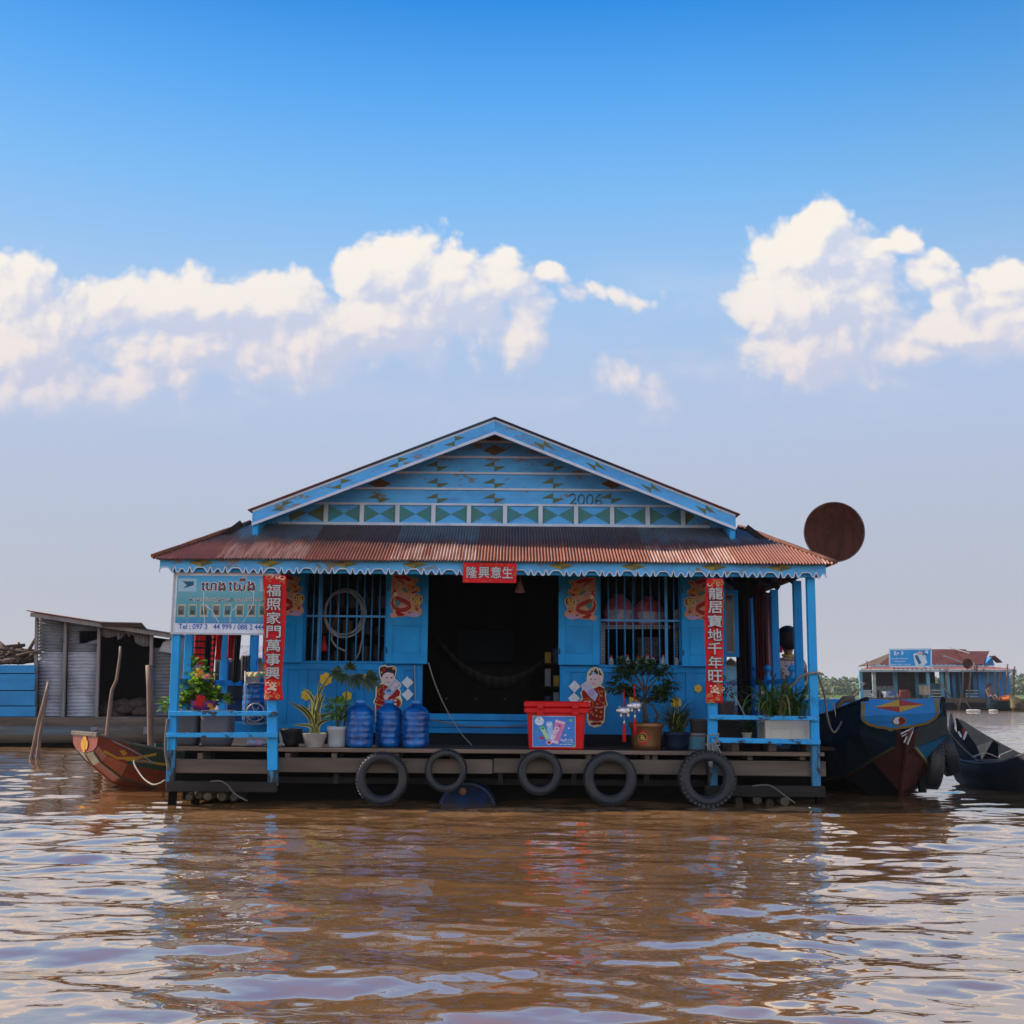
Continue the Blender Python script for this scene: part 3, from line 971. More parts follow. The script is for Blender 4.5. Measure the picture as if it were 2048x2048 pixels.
# low board between the left posts and the floor behind
hbox('low_board', 455, 548, 1444, 1466, 13.6, 0.04, M_wall)
hbox('low_board', 455, 500, 1360, 1443, 15.2, 0.04, mat('navy_board', (0.005, 0.035, 0.13), 0.6, ns=5))
# right side balustrade of turned balusters
XB = hx(1596, 1300, 12.42)
def baluster(Y, top):
	z0 = DECK; z1 = hz(1575, top, Y); w = 0.042
	prof = [(w, z0), (w, z1 - 0.14), (w * 0.55, z1 - 0.125), (w * 0.5, z1 - 0.105)]
	for i in range(9):
		a = -1.1 + (math.pi / 2 + 1.1) * i / 8
		prof.append((max(0.0, 0.044 * math.cos(a)), z1 - 0.044 + 0.044 * math.sin(a)))
	return MB().lathe([(r, h) for r, h in prof], (XB, Y, 0), 14).build('baluster', M_wall, house)
for (px, top) in ((1577, 1329), (1529, 1330), (1503, 1331), (1484, 1332)):
	baluster(XB * F / (px - 1024), top)
for py in (1357, 1425):
	za, zb2 = hz(1600, py, 12.5), hz(1600, py + 9, 12.5)
	MB().box((XB - 0.02, 12.46, zb2), (XB + 0.02, 17.5, za)).build('rail', M_wall, house)
MB().box((XDR + 0.003, 13.3, DECK - 0.04), (XDR + 0.50, 15.6, DECK - 0.004)).build('side_platform', M_deck, house)

# fascia with its sawn valance ------------------------------------------
def fascia():
	mb = MB()
	x0, x1 = hx(319, 1140, YE), hx(1652, 1140, YE)
	zt_, zb_ = hz(993, 1122, YE), hz(993, 1151, YE)
	per = 0.372
	d = 0.056                                                   # depth of the saw cuts
	# one repeat of the lower edge, from the middle of a wide notch (x in repeats, z in depth)
	unit = [(-0.13, 0.72), (-0.075, 0.95), (0.075, 0.95), (0.13, 0.72), (0.195, 0.10), (0.215, 0.0), (0.232, 0.06), (0.268, 0.80), (0.262, 0.95), (0.285, 1.05), (0.305, 0.85),
			(0.345, 0.06), (0.365, 0.0), (0.40, 0.0), (0.43, 0.3), (0.465, 0.62), (0.5, 0.75), (0.535, 0.62), (0.57, 0.3), (0.60, 0.0), (0.635, 0.0), (0.655, 0.06),
			(0.695, 0.85), (0.715, 1.05), (0.738, 0.95), (0.732, 0.80), (0.768, 0.06), (0.785, 0.0), (0.805, 0.10)]
	edge = []
	n = int((x1 - x0) / per) + 1
	for i in range(n):
		for (a, b) in unit:
			x = x0 + 0.05 + (i + a) * per
			if x0 < x < x1: edge.append((x, zb_ + b * d + 0.002 * math.sin(i * 2.1)))
	Y0 = YE
	# board in vertical strips down to the sawn edge
	pts = [(x0, zb_)] + edge + [(x1, zb_)]
	up = [(p[0], zt_) for p in pts]
	vs = []; fs = []
	m = len(pts)
	for (p, q) in zip(pts, up):
		vs += [(p[0], Y0, p[1]), (q[0], Y0, q[1]), (p[0], Y0 + 0.022, p[1]), (q[0], Y0 + 0.022, q[1])]
	for i in range(m - 1):
		a = 4 * i; b = a + 4
		fs += [(a, b, b + 1, a + 1), (a + 2, a + 3, b + 3, b + 2), (a, a + 2, b + 2, b), (a + 1, b + 1, b + 3, a + 3)]
	mb.add(vs, fs, 0)
	ribbon(mb, [(p[0], Y0, p[1] + 0.006) for p in pts], 0.011, NF, 1, lift=0.0025)
	# painted diamonds
	for px in (402, 538, 690, 829, 1122, 1266, 1428, 1560, 975):
		cx = hx(px, 1133, YE); cz = (zt_ + zb_ + d) / 2 + 0.004
		w, h = 0.135, 0.042
		c = (cx, Y0, cz)
		q = [(cx - w, Y0, cz), (cx, Y0, cz + h), (cx + w, Y0, cz), (cx, Y0, cz - h)]
		for k_ in range(4):
			vs = [Vector(p) + NF * 0.003 for p in (c, q[k_], q[(k_ + 1) % 4])]
			nn = (vs[1] - vs[0]).cross(vs[2] - vs[0])
			mb.add(vs, [(0, 1, 2) if nn.dot(NF) > 0 else (0, 2, 1)], 2 if k_ % 2 else 3)
	return mb.build('fascia', [M_gable, M_white, M_yel, M_olive], house)
fascia()
MB().box((hx(340, 1130, YE), YE + 0.05, ZE0 - 0.12), (hx(1640, 1130, YE), YE + 0.12, ZE0 - 0.03)).build('eave_beam', M_post, house)

# eaves roof -------------------------------------------------------------
EL, ER = hx(308, 1118, YE), hx(1669, 1118, YE)
ze = hz(993, 1122.5, YE)
TL, TR = hx(500, 1052, YW), hx(1478, 1056, YW)
YE2 = YE - 0.06
zt2 = ZW + 0.01
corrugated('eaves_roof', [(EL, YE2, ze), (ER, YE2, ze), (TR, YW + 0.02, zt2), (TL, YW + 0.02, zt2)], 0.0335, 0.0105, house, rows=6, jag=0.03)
corrugated('eaves_roof', [(EL, YB + 0.6, ze), (EL, YE2, ze), (TL, YW, zt2), (TL, YB - 0.4, zt2)], 0.05, 0.0075, house, per=6)
corrugated('eaves_roof', [(ER, YE2, ze), (ER, YB + 0.6, ze), (TR, YB - 0.4, zt2), (TR, YW, zt2)], 0.05, 0.0075, house, per=6)
corrugated('eaves_roof', [(ER, YB + 0.6, ze), (EL, YB + 0.6, ze), (TL, YB - 0.4, zt2), (TR, YB - 0.4, zt2)], 0.07, 0.0075, house, per=6)
for (a, b) in (((EL, YE2, ze), (TL, YW, zt2)), ((ER, YE2, ze), (TR, YW, zt2))):
	a = Vector(a); b = Vector(b)
	mb = MB().tube([a + (b - a) * t + Vector((0, 0, 0.012 + 0.006 * random.random())) for t in [i / 10 for i in range(11)]], 0.026, 6)
	mb.build('hip_cap', mat('hip_rust', (0.2, 0.075, 0.045), 0.7, (0.12, 0.05, 0.035), ns=8), house)
for i in range(0, 40, 3):                                       # rafters seen from below
	x = EL + 0.25 + (ER - EL - 0.5) * i / 39
	MB().beam((x, YE + 0.03, ze - 0.045), (min(max(x, TL), TR), YW, zt2 - 0.05), 0.04, 0.06).build('rafter', M_inner, house)
for sx, xe, xt in ((1, EL, TL), (-1, ER, TR)):
	for j in range(7):
		yy = 12.6 + j * 0.8
		MB().beam((xe + sx * 0.04, yy, ze - 0.045), (xt, yy, zt2 - 0.05), 0.04, 0.06).build('rafter', M_inner, house)

# gable ---------------------------------------------------------------------
YG = YW - 0.45                                                  # barge boards
apex = H(993, 838, YG)
gl = H(505, 1020, YG); gr = H(1471, 1029, YG)                    # upper ends of the barge boards
gz = (gl.z + gr.z) / 2
gl.z = gr.z = gz
apex.x = (gl.x + gr.x) / 2
M_barge = M_gable
def barge(e, sgn):
	bw = 0.165
	mb = MB()
	d = (apex - e); L = d.length; d.normalize()
	nrm = Vector((-d.z, 0, d.x)) if sgn > 0 else Vector((d.z, 0, -d.x))
	if nrm.z > 0: nrm = -nrm
	# plumb cut at the apex and at the foot
	drop = bw / abs(nrm.z)
	pts = [e, apex, apex - Vector((0, 0, drop)), e - Vector((0, 0, drop))]
	mb.prism(pts, NF, 0.03, 0)
	# white fillet along the lower edge, thin one on top
	a, b = pts[3], pts[2]
	mb.prism([a, b, b + Vector((0, 0, 0.032)), a + Vector((0, 0, 0.032))], NF, 0.012, 1)
	for v_ in range(0):
		pass
	mb.v = mb.v
	o_ = len(mb.v)
	for (p, q, lf) in ((pts[3], pts[2], 0.034),):
		pass
	# shift the fillet proud of the board
	for i in range(8, 16): mb.v[i] = mb.v[i] + NF * 0.012
	ribbon(mb, [pts[0] - Vector((0, 0, 0.016)), pts[1] - Vector((0, 0, 0.016))], 0.018, NF, 3, lift=0.003)
	for f in (0.115, 0.36, 0.60, 0.84) if sgn > 0 else (0.115, 0.345, 0.58, 0.80):
		f = f * 0.98 + 0.01
		c = e + d * (L * f) - Vector((0, 0, drop * 0.46))
		w, h = 0.13, 0.055
		for s1 in (1, -1):
			# pinwheel of two slim triangles
			t = [c, c + d * (w * s1 * sgn) + Vector((0, 0, 1)) * 0.0, c + Vector((0, 0, h * s1))]
			t = [c, c + (Vector((1, 0, 0)) * sgn if False else d * (1 if sgn > 0 else -1)) * (w * s1), c + Vector((0, 0, h * s1))]
			vs = [p + NF * 0.003 for p in t]
			nn = (vs[1] - vs[0]).cross(vs[2] - vs[0])
			mb.add(vs, [(0, 1, 2) if nn.dot(NF) > 0 else (0, 2, 1)], 2)
	return mb.build('barge_board', [M_barge, M_white, M_olive, M_white], house)
barge(gl, 1); barge(gr, -1)
# gable wall: five boards, laths between them, and the panelled frieze
def gable_wall():
	mb = MB()
	Y = YW
	cx = apex.x
	slope = (apex.z - gz) / (apex.x - gl.x)
	# lower edge line of the barges projected back on the wall plane
	top = apex.z - 0.06
	def half(z): return max(0.0, (top - z) / slope)
	zr = [hz(993, p, Y) for p in (1054, 1010, 979, 947, 915, 884, 862)]
	zr[0] = ZW - 0.02
	zb = zr[0]
	mb.prism([(cx - half(zb), Y, zb), (cx + half(zb), Y, zb), (cx, Y, top)], NF, 0.03, 0)
	for i, z in enumerate(zr[1:]):
		h = half(z) - 0.02
		mb.box((cx - h, Y - 0.022, z - 0.012), (cx + h, Y - 0.0005, z + 0.012), 1)
		if i < 5:                                              # each board tilts out over the one below
			z2 = zr[i + 2] - 0.012
			za = z + 0.0125
			h1, h2 = half(za) - 0.01, half(z2) - 0.02
			vs = [(cx - h1, Y - 0.012, za), (cx + h1, Y - 0.012, za), (cx + h2, Y - 0.003, z2), (cx - h2, Y - 0.003, z2)]
			mb.add(vs, [(0, 1, 2, 3)], 0)
	# frieze: white uprights and bow-tie triangles
	z0, z1 = zr[0] + 0.055, zr[1] - 0.012
	mb.box((cx - half(zb) + 0.35, Y - 0.022, zr[0] + 0.022), (cx + half(zb) - 0.35, Y - 0.0005, zr[0] + 0.052), 1)
	ups = [652, 724, 795, 867, 938, 1010, 1081, 1152, 1224, 1295, 1366]
	xs = [hx(p, 1030, Y) for p in ups]
	for x in xs:
		mb.box((x - 0.024, Y - 0.020, z0 - 0.004), (x + 0.024, Y - 0.0005, z1 + 0.002), 1)
	cells = [(xs[0] - 0.42, xs[0] - 0.024)] + [(xs[i] + 0.024, xs[i + 1] - 0.024) for i in range(len(xs) - 1)] + [(xs[-1] + 0.024, xs[-1] + 0.25)]
	zm = (z0 + z1) / 2
	for i, (a, b) in enumerate(cells):
		c = (a + b) / 2
		mi = 2 if 1 <= i <= 10 else 3
		tr = [[(a + 0.003, z0 + 0.004), (c, zm), (a + 0.003, z1 - 0.004)], [(b - 0.003, z0 + 0.004), (b - 0.003, z1 - 0.004), (c, zm)]]
		if i == len(cells) - 1: tr = tr[:1]
		for t in tr:
			vs = [Vector((p[0], Y - 0.004, p[1])) for p in t]
			nn = (vs[1] - vs[0]).cross(vs[2] - vs[0])
			mb.add(vs, [(0, 1, 2) if nn.dot(NF) > 0 else (0, 2, 1)], mi)
	# pinwheels on the boards
	def pin(px, py, mi=3, w=0.135, h=0.062, diam=False):
		c = H(px, py, Y)
		c.y = Y - 0.016
		for s1 in (1, -1):
			t = [(c.x, c.z), (c.x + s1 * w, c.z), (c.x, c.z - s1 * h)] if not diam else [(c.x - w, c.z), (c.x + w, c.z), (c.x, c.z - s1 * h)]
			vs = [Vector((p[0], c.y, p[1])) for p in t]
			nn = (vs[1] - vs[0]).cross(vs[2] - vs[0])
			mb.add(vs, [(0, 1, 2) if nn.dot(NF) > 0 else (0, 2, 1)], mi)
	for px in (758, 875, 989, 1106, 1222): pin(px, 997)
	for px in (875, 989, 1106): pin(px, 967)
	for px in (760, 1225): pin(px, 968, 4, diam=True)
	for px in (875, 989, 1107): pin(px, 933)
	pin(989, 901, 4, diam=True)
	pin(989, 876, 4, 0.15, 0.05, diam=True)
	# the year, brushed on by hand
	strokes = {'2': [(0, .8), (.15, 1), (.42, 1), (.55, .8), (.5, .55), (.2, .2), (0, 0), (.3, .06), (.6, .1)],
			   '0': [(.3, 1), (.08, .8), (0, .45), (.12, .1), (.35, 0), (.52, .2), (.58, .6), (.5, .9), (.3, 1)],
			   '6': [(.55, 1), (.25, .85), (.06, .5), (.05, .15), (.25, 0), (.5, .05), (.62, .25), (.5, .45), (.25, .42), (.08, .25)]}
	x = hx(1139, 1000, Y); z = hz(1139, 1010, Y)
	for ch in '2006':
		ribbon(mb, [(x + a * 0.125, Y, z + b * 0.125) for a, b in strokes[ch]], [0.006 + 0.012 * abs(math.sin(i * 0.9 + 0.5)) for i in range(len(strokes[ch]))], NF, 5, lift=0.017)
		x += 0.098
	return mb.build('gable_wall', [M_gable, M_white, M_teal, M_olive, M_brownp, mat('dark_olive', (0.06, 0.10, 0.09), 0.6)], house)
gable_wall()
# gable roof sheets
zr_ = 0.012
M_soffit = M_inner
for sgn, e in ((1, gl), (-1, gr)):
	foot = e + (e - apex).normalized() * 0.05
	a = Vector((foot.x, YG - 0.05, foot.z + zr_)); b = Vector((foot.x, YB, foot.z + zr_))
	c = Vector((apex.x, YB, apex.z + zr_)); d = Vector((apex.x, YG - 0.05, apex.z + zr_))
	if sgn > 0: corrugated('gable_roof', [b, a, d, c], 0.07, 0.008, house, per=6)
	else: corrugated('gable_roof', [a, b, c, d], 0.07, 0.008, house, per=6)
	mb = MB()
	mb.beam(Vector((e.x, YG + 0.25, e.z - 0.10)), Vector((apex.x, YG + 0.25, apex.z - 0.06)), 0.05, 0.08)
	# boxed foot of the verge
	mb.box((e.x + (0.0 if sgn > 0 else -0.06), YG + 0.031, e.z - 0.30), (e.x + (0.06 if sgn > 0 else 0.0), YW + 0.3, e.z - 0.03))
	mb.build('purlin', M_post, house)
mb = MB()
mb.beam((apex.x, YG - 0.02, apex.z + 0.008), (apex.x, YB, apex.z + 0.008), 0.05, 0.014)
mb.build('ridge_cap', mat('ridge_tin', (0.14, 0.06, 0.045), 0.6, (0.09, 0.05, 0.04), ns=6), house)
hp = H(650, 966, 13.4)
mb = MB()
for i in range(9):
	x = hp.x - 0.10 + i * 0.025
	mb.tube([(x, 13.0, apex.z - (apex.x - x) * (apex.z - gz) / (apex.x - gl.x) + 0.045), (x, 13.6, apex.z - (apex.x - x) * (apex.z - gz) / (apex.x - gl.x) + 0.05)], 0.014, 6)
mb.build('loose_sheet', mat('hip_rust', (0.2, 0.075, 0.045)), house)

# ------------------------------------------------------------------ things on and about the house
RED = (0.62, 0.02, 0.02)
M_red = mat('banner_red', (0.70, 0.010, 0.016), 0.6, (0.58, 0.008, 0.013), ns=8, bump=0.2, bs=30)
M_silver = flat('silver_letters', (0.52, 0.52, 0.50), 0.45)
M_dk = flat('letter_outline', (0.03, 0.018, 0.018))  # dark outline printed round the letters
M_gold = mat('gold_print', (0.52, 0.32, 0.10), 0.5, (0.36, 0.10, 0.03), ns=40, bump=0.05)
M_cream = flat('cream_paper', (0.72, 0.60, 0.42))
M_redp = flat('red_print', (0.30, 0.006, 0.006))
M_darkred = flat('dark_red_print', (0.2, 0.006, 0.008))
M_pink = flat('pink_print', (0.56, 0.30, 0.20))
M_mag = mat('mane_print', (0.30, 0.04, 0.09), 0.6, (0.36, 0.14, 0.08), ns=60, bump=0.0, stretch=(1, 1, 2))
M_skinp = flat('skin_print', (0.66, 0.50, 0.52))
M_hairp = flat('hair_print', (0.025, 0.015, 0.025))
M_bluep = flat('note_print', (0.30, 0.42, 0.62))
M_tealp = flat('teal_print', (0.08, 0.22, 0.22))
M_paper = mat('white_paper', (0.62, 0.66, 0.72), 0.6, (0.5, 0.54, 0.6), ns=30, bump=0.2, bs=60)
M_lil = flat('lilac_print', (0.45, 0.32, 0.6))

UX, UZ = Vector((1, 0, 0)), Vector((0, 0, 1))
# --- vertical couplet banners, slightly buckled cloth
def banner(pxs, chars, Y, label, flip):
	"""pxs: list of (py, px0, px1) down the banner"""
	mb = MB()
	rows = []
	for (py, a, b) in pxs:
		p = H(a, py, Y); q = H(b, py, Y)
		bow = 0.02 * math.sin(py * 0.035)
		n = 6
		rows.append([p + (q - p) * (i / n) + NF * (0.012 * math.sin(i / n * math.pi) + bow) for i in range(n + 1)])
	# subdivide rows
	fine = []
	for i in range(len(rows) - 1):
		for t in (0, .25, .5, .75):
			fine.append([rows[i][k_] * (1 - t) + rows[i + 1][k_] * t for k_ in range(7)])
	fine.append(rows[-1])
	mb.loft(fine[::-1], 0, True)
	o = mb.build('couplet_banner', [M_red], None, solid=0.002)
	tag(o, label, 'banner', 'vertical red banners'); rolled(o)
	top, bot = pxs[0][0], pxs[-1][0]
	# gold-and-red ornament at both ends
	def sheet_at(fx, py):
		for i in range(len(pxs) - 1):
			if pxs[i][0] <= py <= pxs[i + 1][0]:
				t = (py - pxs[i][0]) / (pxs[i + 1][0] - pxs[i][0])
				a = pxs[i][1] * (1 - t) + pxs[i + 1][1] * t; b = pxs[i][2] * (1 - t) + pxs[i + 1][2] * t
				return H(a + (b - a) * fx, py, Y) + NF * 0.05
		return H((pxs[-1][1] + pxs[-1][2]) / 2, py, Y) + NF * 0.05
	orn = MB()
	rr = random.Random(5 if flip else 9)
	for (c0, c1) in ((top + 2, top + 16), (bot - 38, bot - 3)):
		for k_ in range(16 if c1 - c0 > 20 else 9):
			py = rr.uniform(c0, c1); fx = rr.uniform(0.08, 0.92)
			c = sheet_at(fx, py)
			pts = []
			for i in range(7):
				a = i * 0.8 + k_
				r = 0.012 + 0.006 * i
				pts.append(c + UX * (r * math.cos(a)) * 0.7 + UZ * (r * math.sin(a)) * 0.5)
			ribbon(orn, pts, [0.004 + 0.006 * math.sin(i / 6 * math.pi) for i in range(7)], NF, rr.choice((0, 0, 1)), lift=0.002 * k_ * 0.1)
	for k_ in range(12):                      # thin gold scrolls up one edge
		py = rr.uniform(top + 30, bot - 40)
		c = sheet_at(0.93 if flip else 0.08, py)
		ribbon(orn, [c + UZ * (0.02 * j) + UX * (0.006 * math.sin(j * 2)) for j in range(4)], 0.005, NF, 0)
	c = sheet_at(0.5, bot - 24)                 # pale dragon head above the hem
	for (dx, dz, r) in ((0, 0, .02), (.02, .025, .013), (-.02, .03, .012), (-.035, -.01, .012), (.03, -.015, .014), (0.0, .05, .01), (-.045, .05, .009)):
		orn.prism([c + UX * (dx + r * math.cos(a) * 1.3) + UZ * (dz + r * math.sin(a)) + NF * 0.001 for a in [i * math.pi / 4 + 0.3 for i in range(8)]], NF, 0, 1)
	orn.build('ornament', [M_gold, M_cream], o)
	# characters with a dark edge
	n = len(chars)
	c0, c1 = top + 17, bot - 40
	step = (c1 - c0) / n
	tx = MB()
	for i, ch in enumerate(chars):
		c = sheet_at(0.5, c0 + step * (i + 0.5)) + NF * 0.004
		hgt = step * 0.93 * Y / F
		put_text(tx, ch, c, UX, UZ, NF, hgt, 1, 0.05, True, fitw=0.158, fith=hgt * 0.98, lift=0.0)
		put_text(tx, ch, c, UX, UZ, NF, hgt, 0, 0.022, True, fitw=0.146, fith=hgt * 0.91, lift=0.002)
	tx.build('lettering', [M_silver, M_dk], o)
	return o
YBAN = YF - 0.10
banner([(1151, 526, 573), (1200, 527, 572), (1260, 528, 571), (1300, 529, 569), (1340, 530, 565), (1370, 529, 563), (1400, 528, 566)], '福照家門萬事興', YBAN,
	   'vertical red banner reading 福照家門萬事興 hung beside the phone number signboard', False)
banner([(1157, 1412, 1446), (1190, 1411, 1448), (1240, 1409, 1447), (1290, 1409, 1446), (1330, 1412, 1446), (1370, 1412, 1446), (1406, 1412, 1446)], '龍居寶地千年旺', YBAN,
	   'vertical red banner reading 龍居寶地千年旺 on the post right of the barred window', True)

# --- red plaque over the door
x0, x1, z0, z1 = hrect(926, 1033, 1126, 1166, YE - 0.03)
mb = MB().box((x0, YE - 0.05, z0), (x1, YE - 0.035, z1))
pl = mb.build('door_plaque', M_red, None, bevel=0.003)
tag(pl, 'red horizontal plaque with silver Chinese letters above the open doorway', 'sign'); rolled(pl)
tx = MB()
cxs = [943.5, 968, 992, 1015]
for ch, px in zip('隆興意生', cxs):
	c = Vector((hx(px, 1145, YE - 0.05), YE - 0.05, (z0 + z1) / 2 + 0.004))
	put_text(tx, ch, c, UX, UZ, NF, 0.12, 1, 0.05, True, fitw=0.118, fith=0.128, lift=0.001)
	put_text(tx, ch, c, UX, UZ, NF, 0.12, 0, 0.02, True, fitw=0.108, fith=0.118, lift=0.002)
tx.build('lettering', [M_silver, M_dk], pl)
orn = MB()
rr = random.Random(2)
for k_ in range(30):
	px = rr.choice((rr.uniform(929, 936), rr.uniform(1024, 1031), rr.uniform(930, 1030)))
	py = rr.uniform(1130, 1163) if px < 937 or px > 1023 else rr.choice((1129.5, 1162.5))
	c = H(px, py, YE - 0.05)
	ribbon(orn, [c + UX * (0.008 * math.cos(a)) + UZ * (0.006 * math.sin(a)) + NF * 0.001 for a in (0, 1, 2, 3, 4)], 0.004, NF, 0)
orn.build('ornament', M_gold, pl)

# --- signboard on the left
def signboard():
	Y = YF - 0.06
	x0, x1, z0, z1 = hrect(348, 556, 1145, 1266, Y)
	o = MB().box((x0, Y, z0), (x1, Y + 0.02, z1)).build('signboard', flat('sign_white', (0.72, 0.74, 0.80), 0.4), None, bevel=0.002)
	tag(o, 'blue shop signboard with Khmer lettering and Tel : 097 3 44 999 under the eave', 'signboard'); rolled(o)
	m = bpy.data.materials.new('sign_print'); m.use_nodes = True
	t = m.node_tree; t.nodes.clear(); k = NT(t)
	tc = k.node('ShaderNodeTexCoord'); sp = k.node('ShaderNodeSeparateXYZ'); k.l.new(tc.outputs['Object'], sp.inputs[0])
	g = k.math('DIVIDE', sp.outputs[2], 0.49)
	n = k.noise(tc.outputs['Object'], 5, 5, 0.6)
	c = k.ramp(k.math('ADD', g, k.math('MULTIPLY_ADD', n, 0.3, -0.15)), [(0.0, (0.02, 0.20, 0.42)), (0.25, (0.03, 0.30, 0.36)), (0.5, (0.08, 0.30, 0.34)), (0.72, (0.12, 0.36, 0.42)), (1.0, (0.03, 0.33, 0.66))])
	cr = k.smooth(k.noise(k.vmath('MULTIPLY', tc.outputs['Object'], (1, 1, 0.5)), 24, 6, 0.7), 0.60, 0.63)
	c = k.mix(k.math('MULTIPLY', cr, 0.35), c, (0.45, 0.42, 0.22))
	b = k.node('ShaderNodeBsdfPrincipled'); k.put(b.inputs['Base Color'], c); b.inputs['Roughness'].default_value = 0.4
	out = k.node('ShaderNodeOutputMaterial'); k.l.new(b.outputs[0], out.inputs[0])
	a0, a1, b0, b1 = hrect(353, 550, 1152, 1247, Y)
	MB().box((a0, Y - 0.003, b0), (a1, Y - 0.0005, b1)).build('printed_panel', m, o)
	fr = MB(); w = 0.018
	fm = flat('sign_frame', (0.5, 0.5, 0.52), 0.4)
	fr.box((x0 - w, Y - 0.012, z0 - w), (x1 + w, Y + 0.022, z0)); fr.box((x0 - w, Y - 0.012, z1), (x1 + w, Y + 0.022, z1 + w))
	fr.box((x0 - w, Y - 0.011, z0), (x0, Y + 0.021, z1)); fr.box((x1, Y - 0.011, z0), (x1 + w, Y + 0.021, z1))
	fr.build('frame', fm, o)
	tx = MB()
	yy = Y - 0.003
	def at(px, py): return Vector((hx(px, py, Y), yy, hz(450, py, Y)))
	S = Y / F
	for lift, off, mi in ((0.001, 0.055, 1), (0.002, 0.02, 0)):
		put_text(tx, 'េហង', at(403 - off * 20, 1181 + off * 30), UX, UZ, NF, 0.2, mi, off, fitw=S * (47 + off * 60), fith=S * (17 + off * 60), lift=lift)
		put_text(tx, 'េយីង', at(457 - off * 20, 1181 + off * 30), UX, UZ, NF, 0.2, mi, off, fitw=S * (52 + off * 60), fith=S * (25 + off * 60), lift=lift)
	for lift, off, mi in ((0.001, 0.06, 1), (0.002, 0.0, 2)):
		put_text(tx, 'មានលក់គឿងេពទសាលកគប់បភទ', at(379, 1206), UX, UZ, NF, 0.1, mi, off, fitw=S * 148, fith=S * 14, lift=lift)
	put_text(tx, 'េសវាកម្មដឹកជូនដល់ផទះ', at(394, 1245), UX, UZ, NF, 0.1, 4, 0.0, fitw=S * 100, fith=S * 5, lift=0.001)
	put_text(tx, 'Tel : 097 3   44 999 / 088 2 444', at(357, 1259), UX, UZ, NF, 0.1, 3, 0.012, fitw=S * 171, fith=S * 11, lift=0.002)
	tx.build('lettering', [flat('sign_brown', (0.16, 0.03, 0.03)), flat('sign_pale', (0.75, 0.74, 0.7)), flat('sign_dark', (0.05, 0.06, 0.06)), flat('sign_blue', (0.05, 0.16, 0.5)), flat('sign_faint', (0.25, 0.4, 0.36))], o)
	pm = [flat('photo_edge', (0.42, 0.42, 0.32)), flat('photo_grey', (0.16, 0.17, 0.16)), flat('photo_teal', (0.08, 0.22, 0.26)), flat('photo_tan', (0.2, 0.19, 0.13)), flat('photo_dark', (0.06, 0.07, 0.07)), flat('photo_sky', (0.35, 0.55, 0.66)), flat('photo_ink', (0.02, 0.10, 0.18))]
	for i, px in enumerate((354, 377, 400, 424, 447, 471, 495, 517)):
		a0, a1, b0, b1 = hrect(px, px + 17, 1208, 1234, Y); ph = MB()
		ph.box((a0, yy - 0.001, b0), (a1, yy - 0.0002, b1), 0)
		ph.box((a0 + 0.012, yy - 0.002, b0 + 0.02), (a1 - 0.012, yy - 0.0012, b1 - 0.02), 1 + i % 3)
		ph.box((a0 + 0.02, yy - 0.003, b0 + 0.03), (a1 - 0.025, yy - 0.0022, b0 + 0.07), 4)
		ph.build('photo_print', pm, o)
	for px in (357, 520):
		a0, a1, b0, b1 = hrect(px, px + 36, 1157, 1183, Y); ph = MB()
		ph.box((a0, yy - 0.001, b0), (a1, yy - 0.0002, b1), 5)
		ph.prism([(a0 + 0.04, yy - 0.002, b1 - 0.03), (a0 + 0.16, yy - 0.002, b1 - 0.03), (a0 + 0.16, yy - 0.002, b1 - 0.07), (a0 + 0.05, yy - 0.002, b0 + 0.03), (a0 + 0.09, yy - 0.002, b1 - 0.07)], NF, 0, 6)
		ph.build('photo_print', pm, o)
	# glue streaks run down the print
	rr = random.Random(40)
	for px, q in ((408, ((408, 1185), (407, 1215), (410, 1247))), (508, ((508, 1180), (507, 1206), (496, 1228), (485, 1247))), (425, ((412, 1212), (425, 1222), (438, 1246))), (470, ((474, 1212), (462, 1224), (460, 1245)))):
		mb = MB(); ribbon(mb, [at(*p) for p in q], [0.014, 0.010, 0.008, 0.006][:len(q)], NF, 0, lift=0.004)
		mb.build('glue_streak', flat('glue', (0.45, 0.6, 0.66)), o)
signboard()

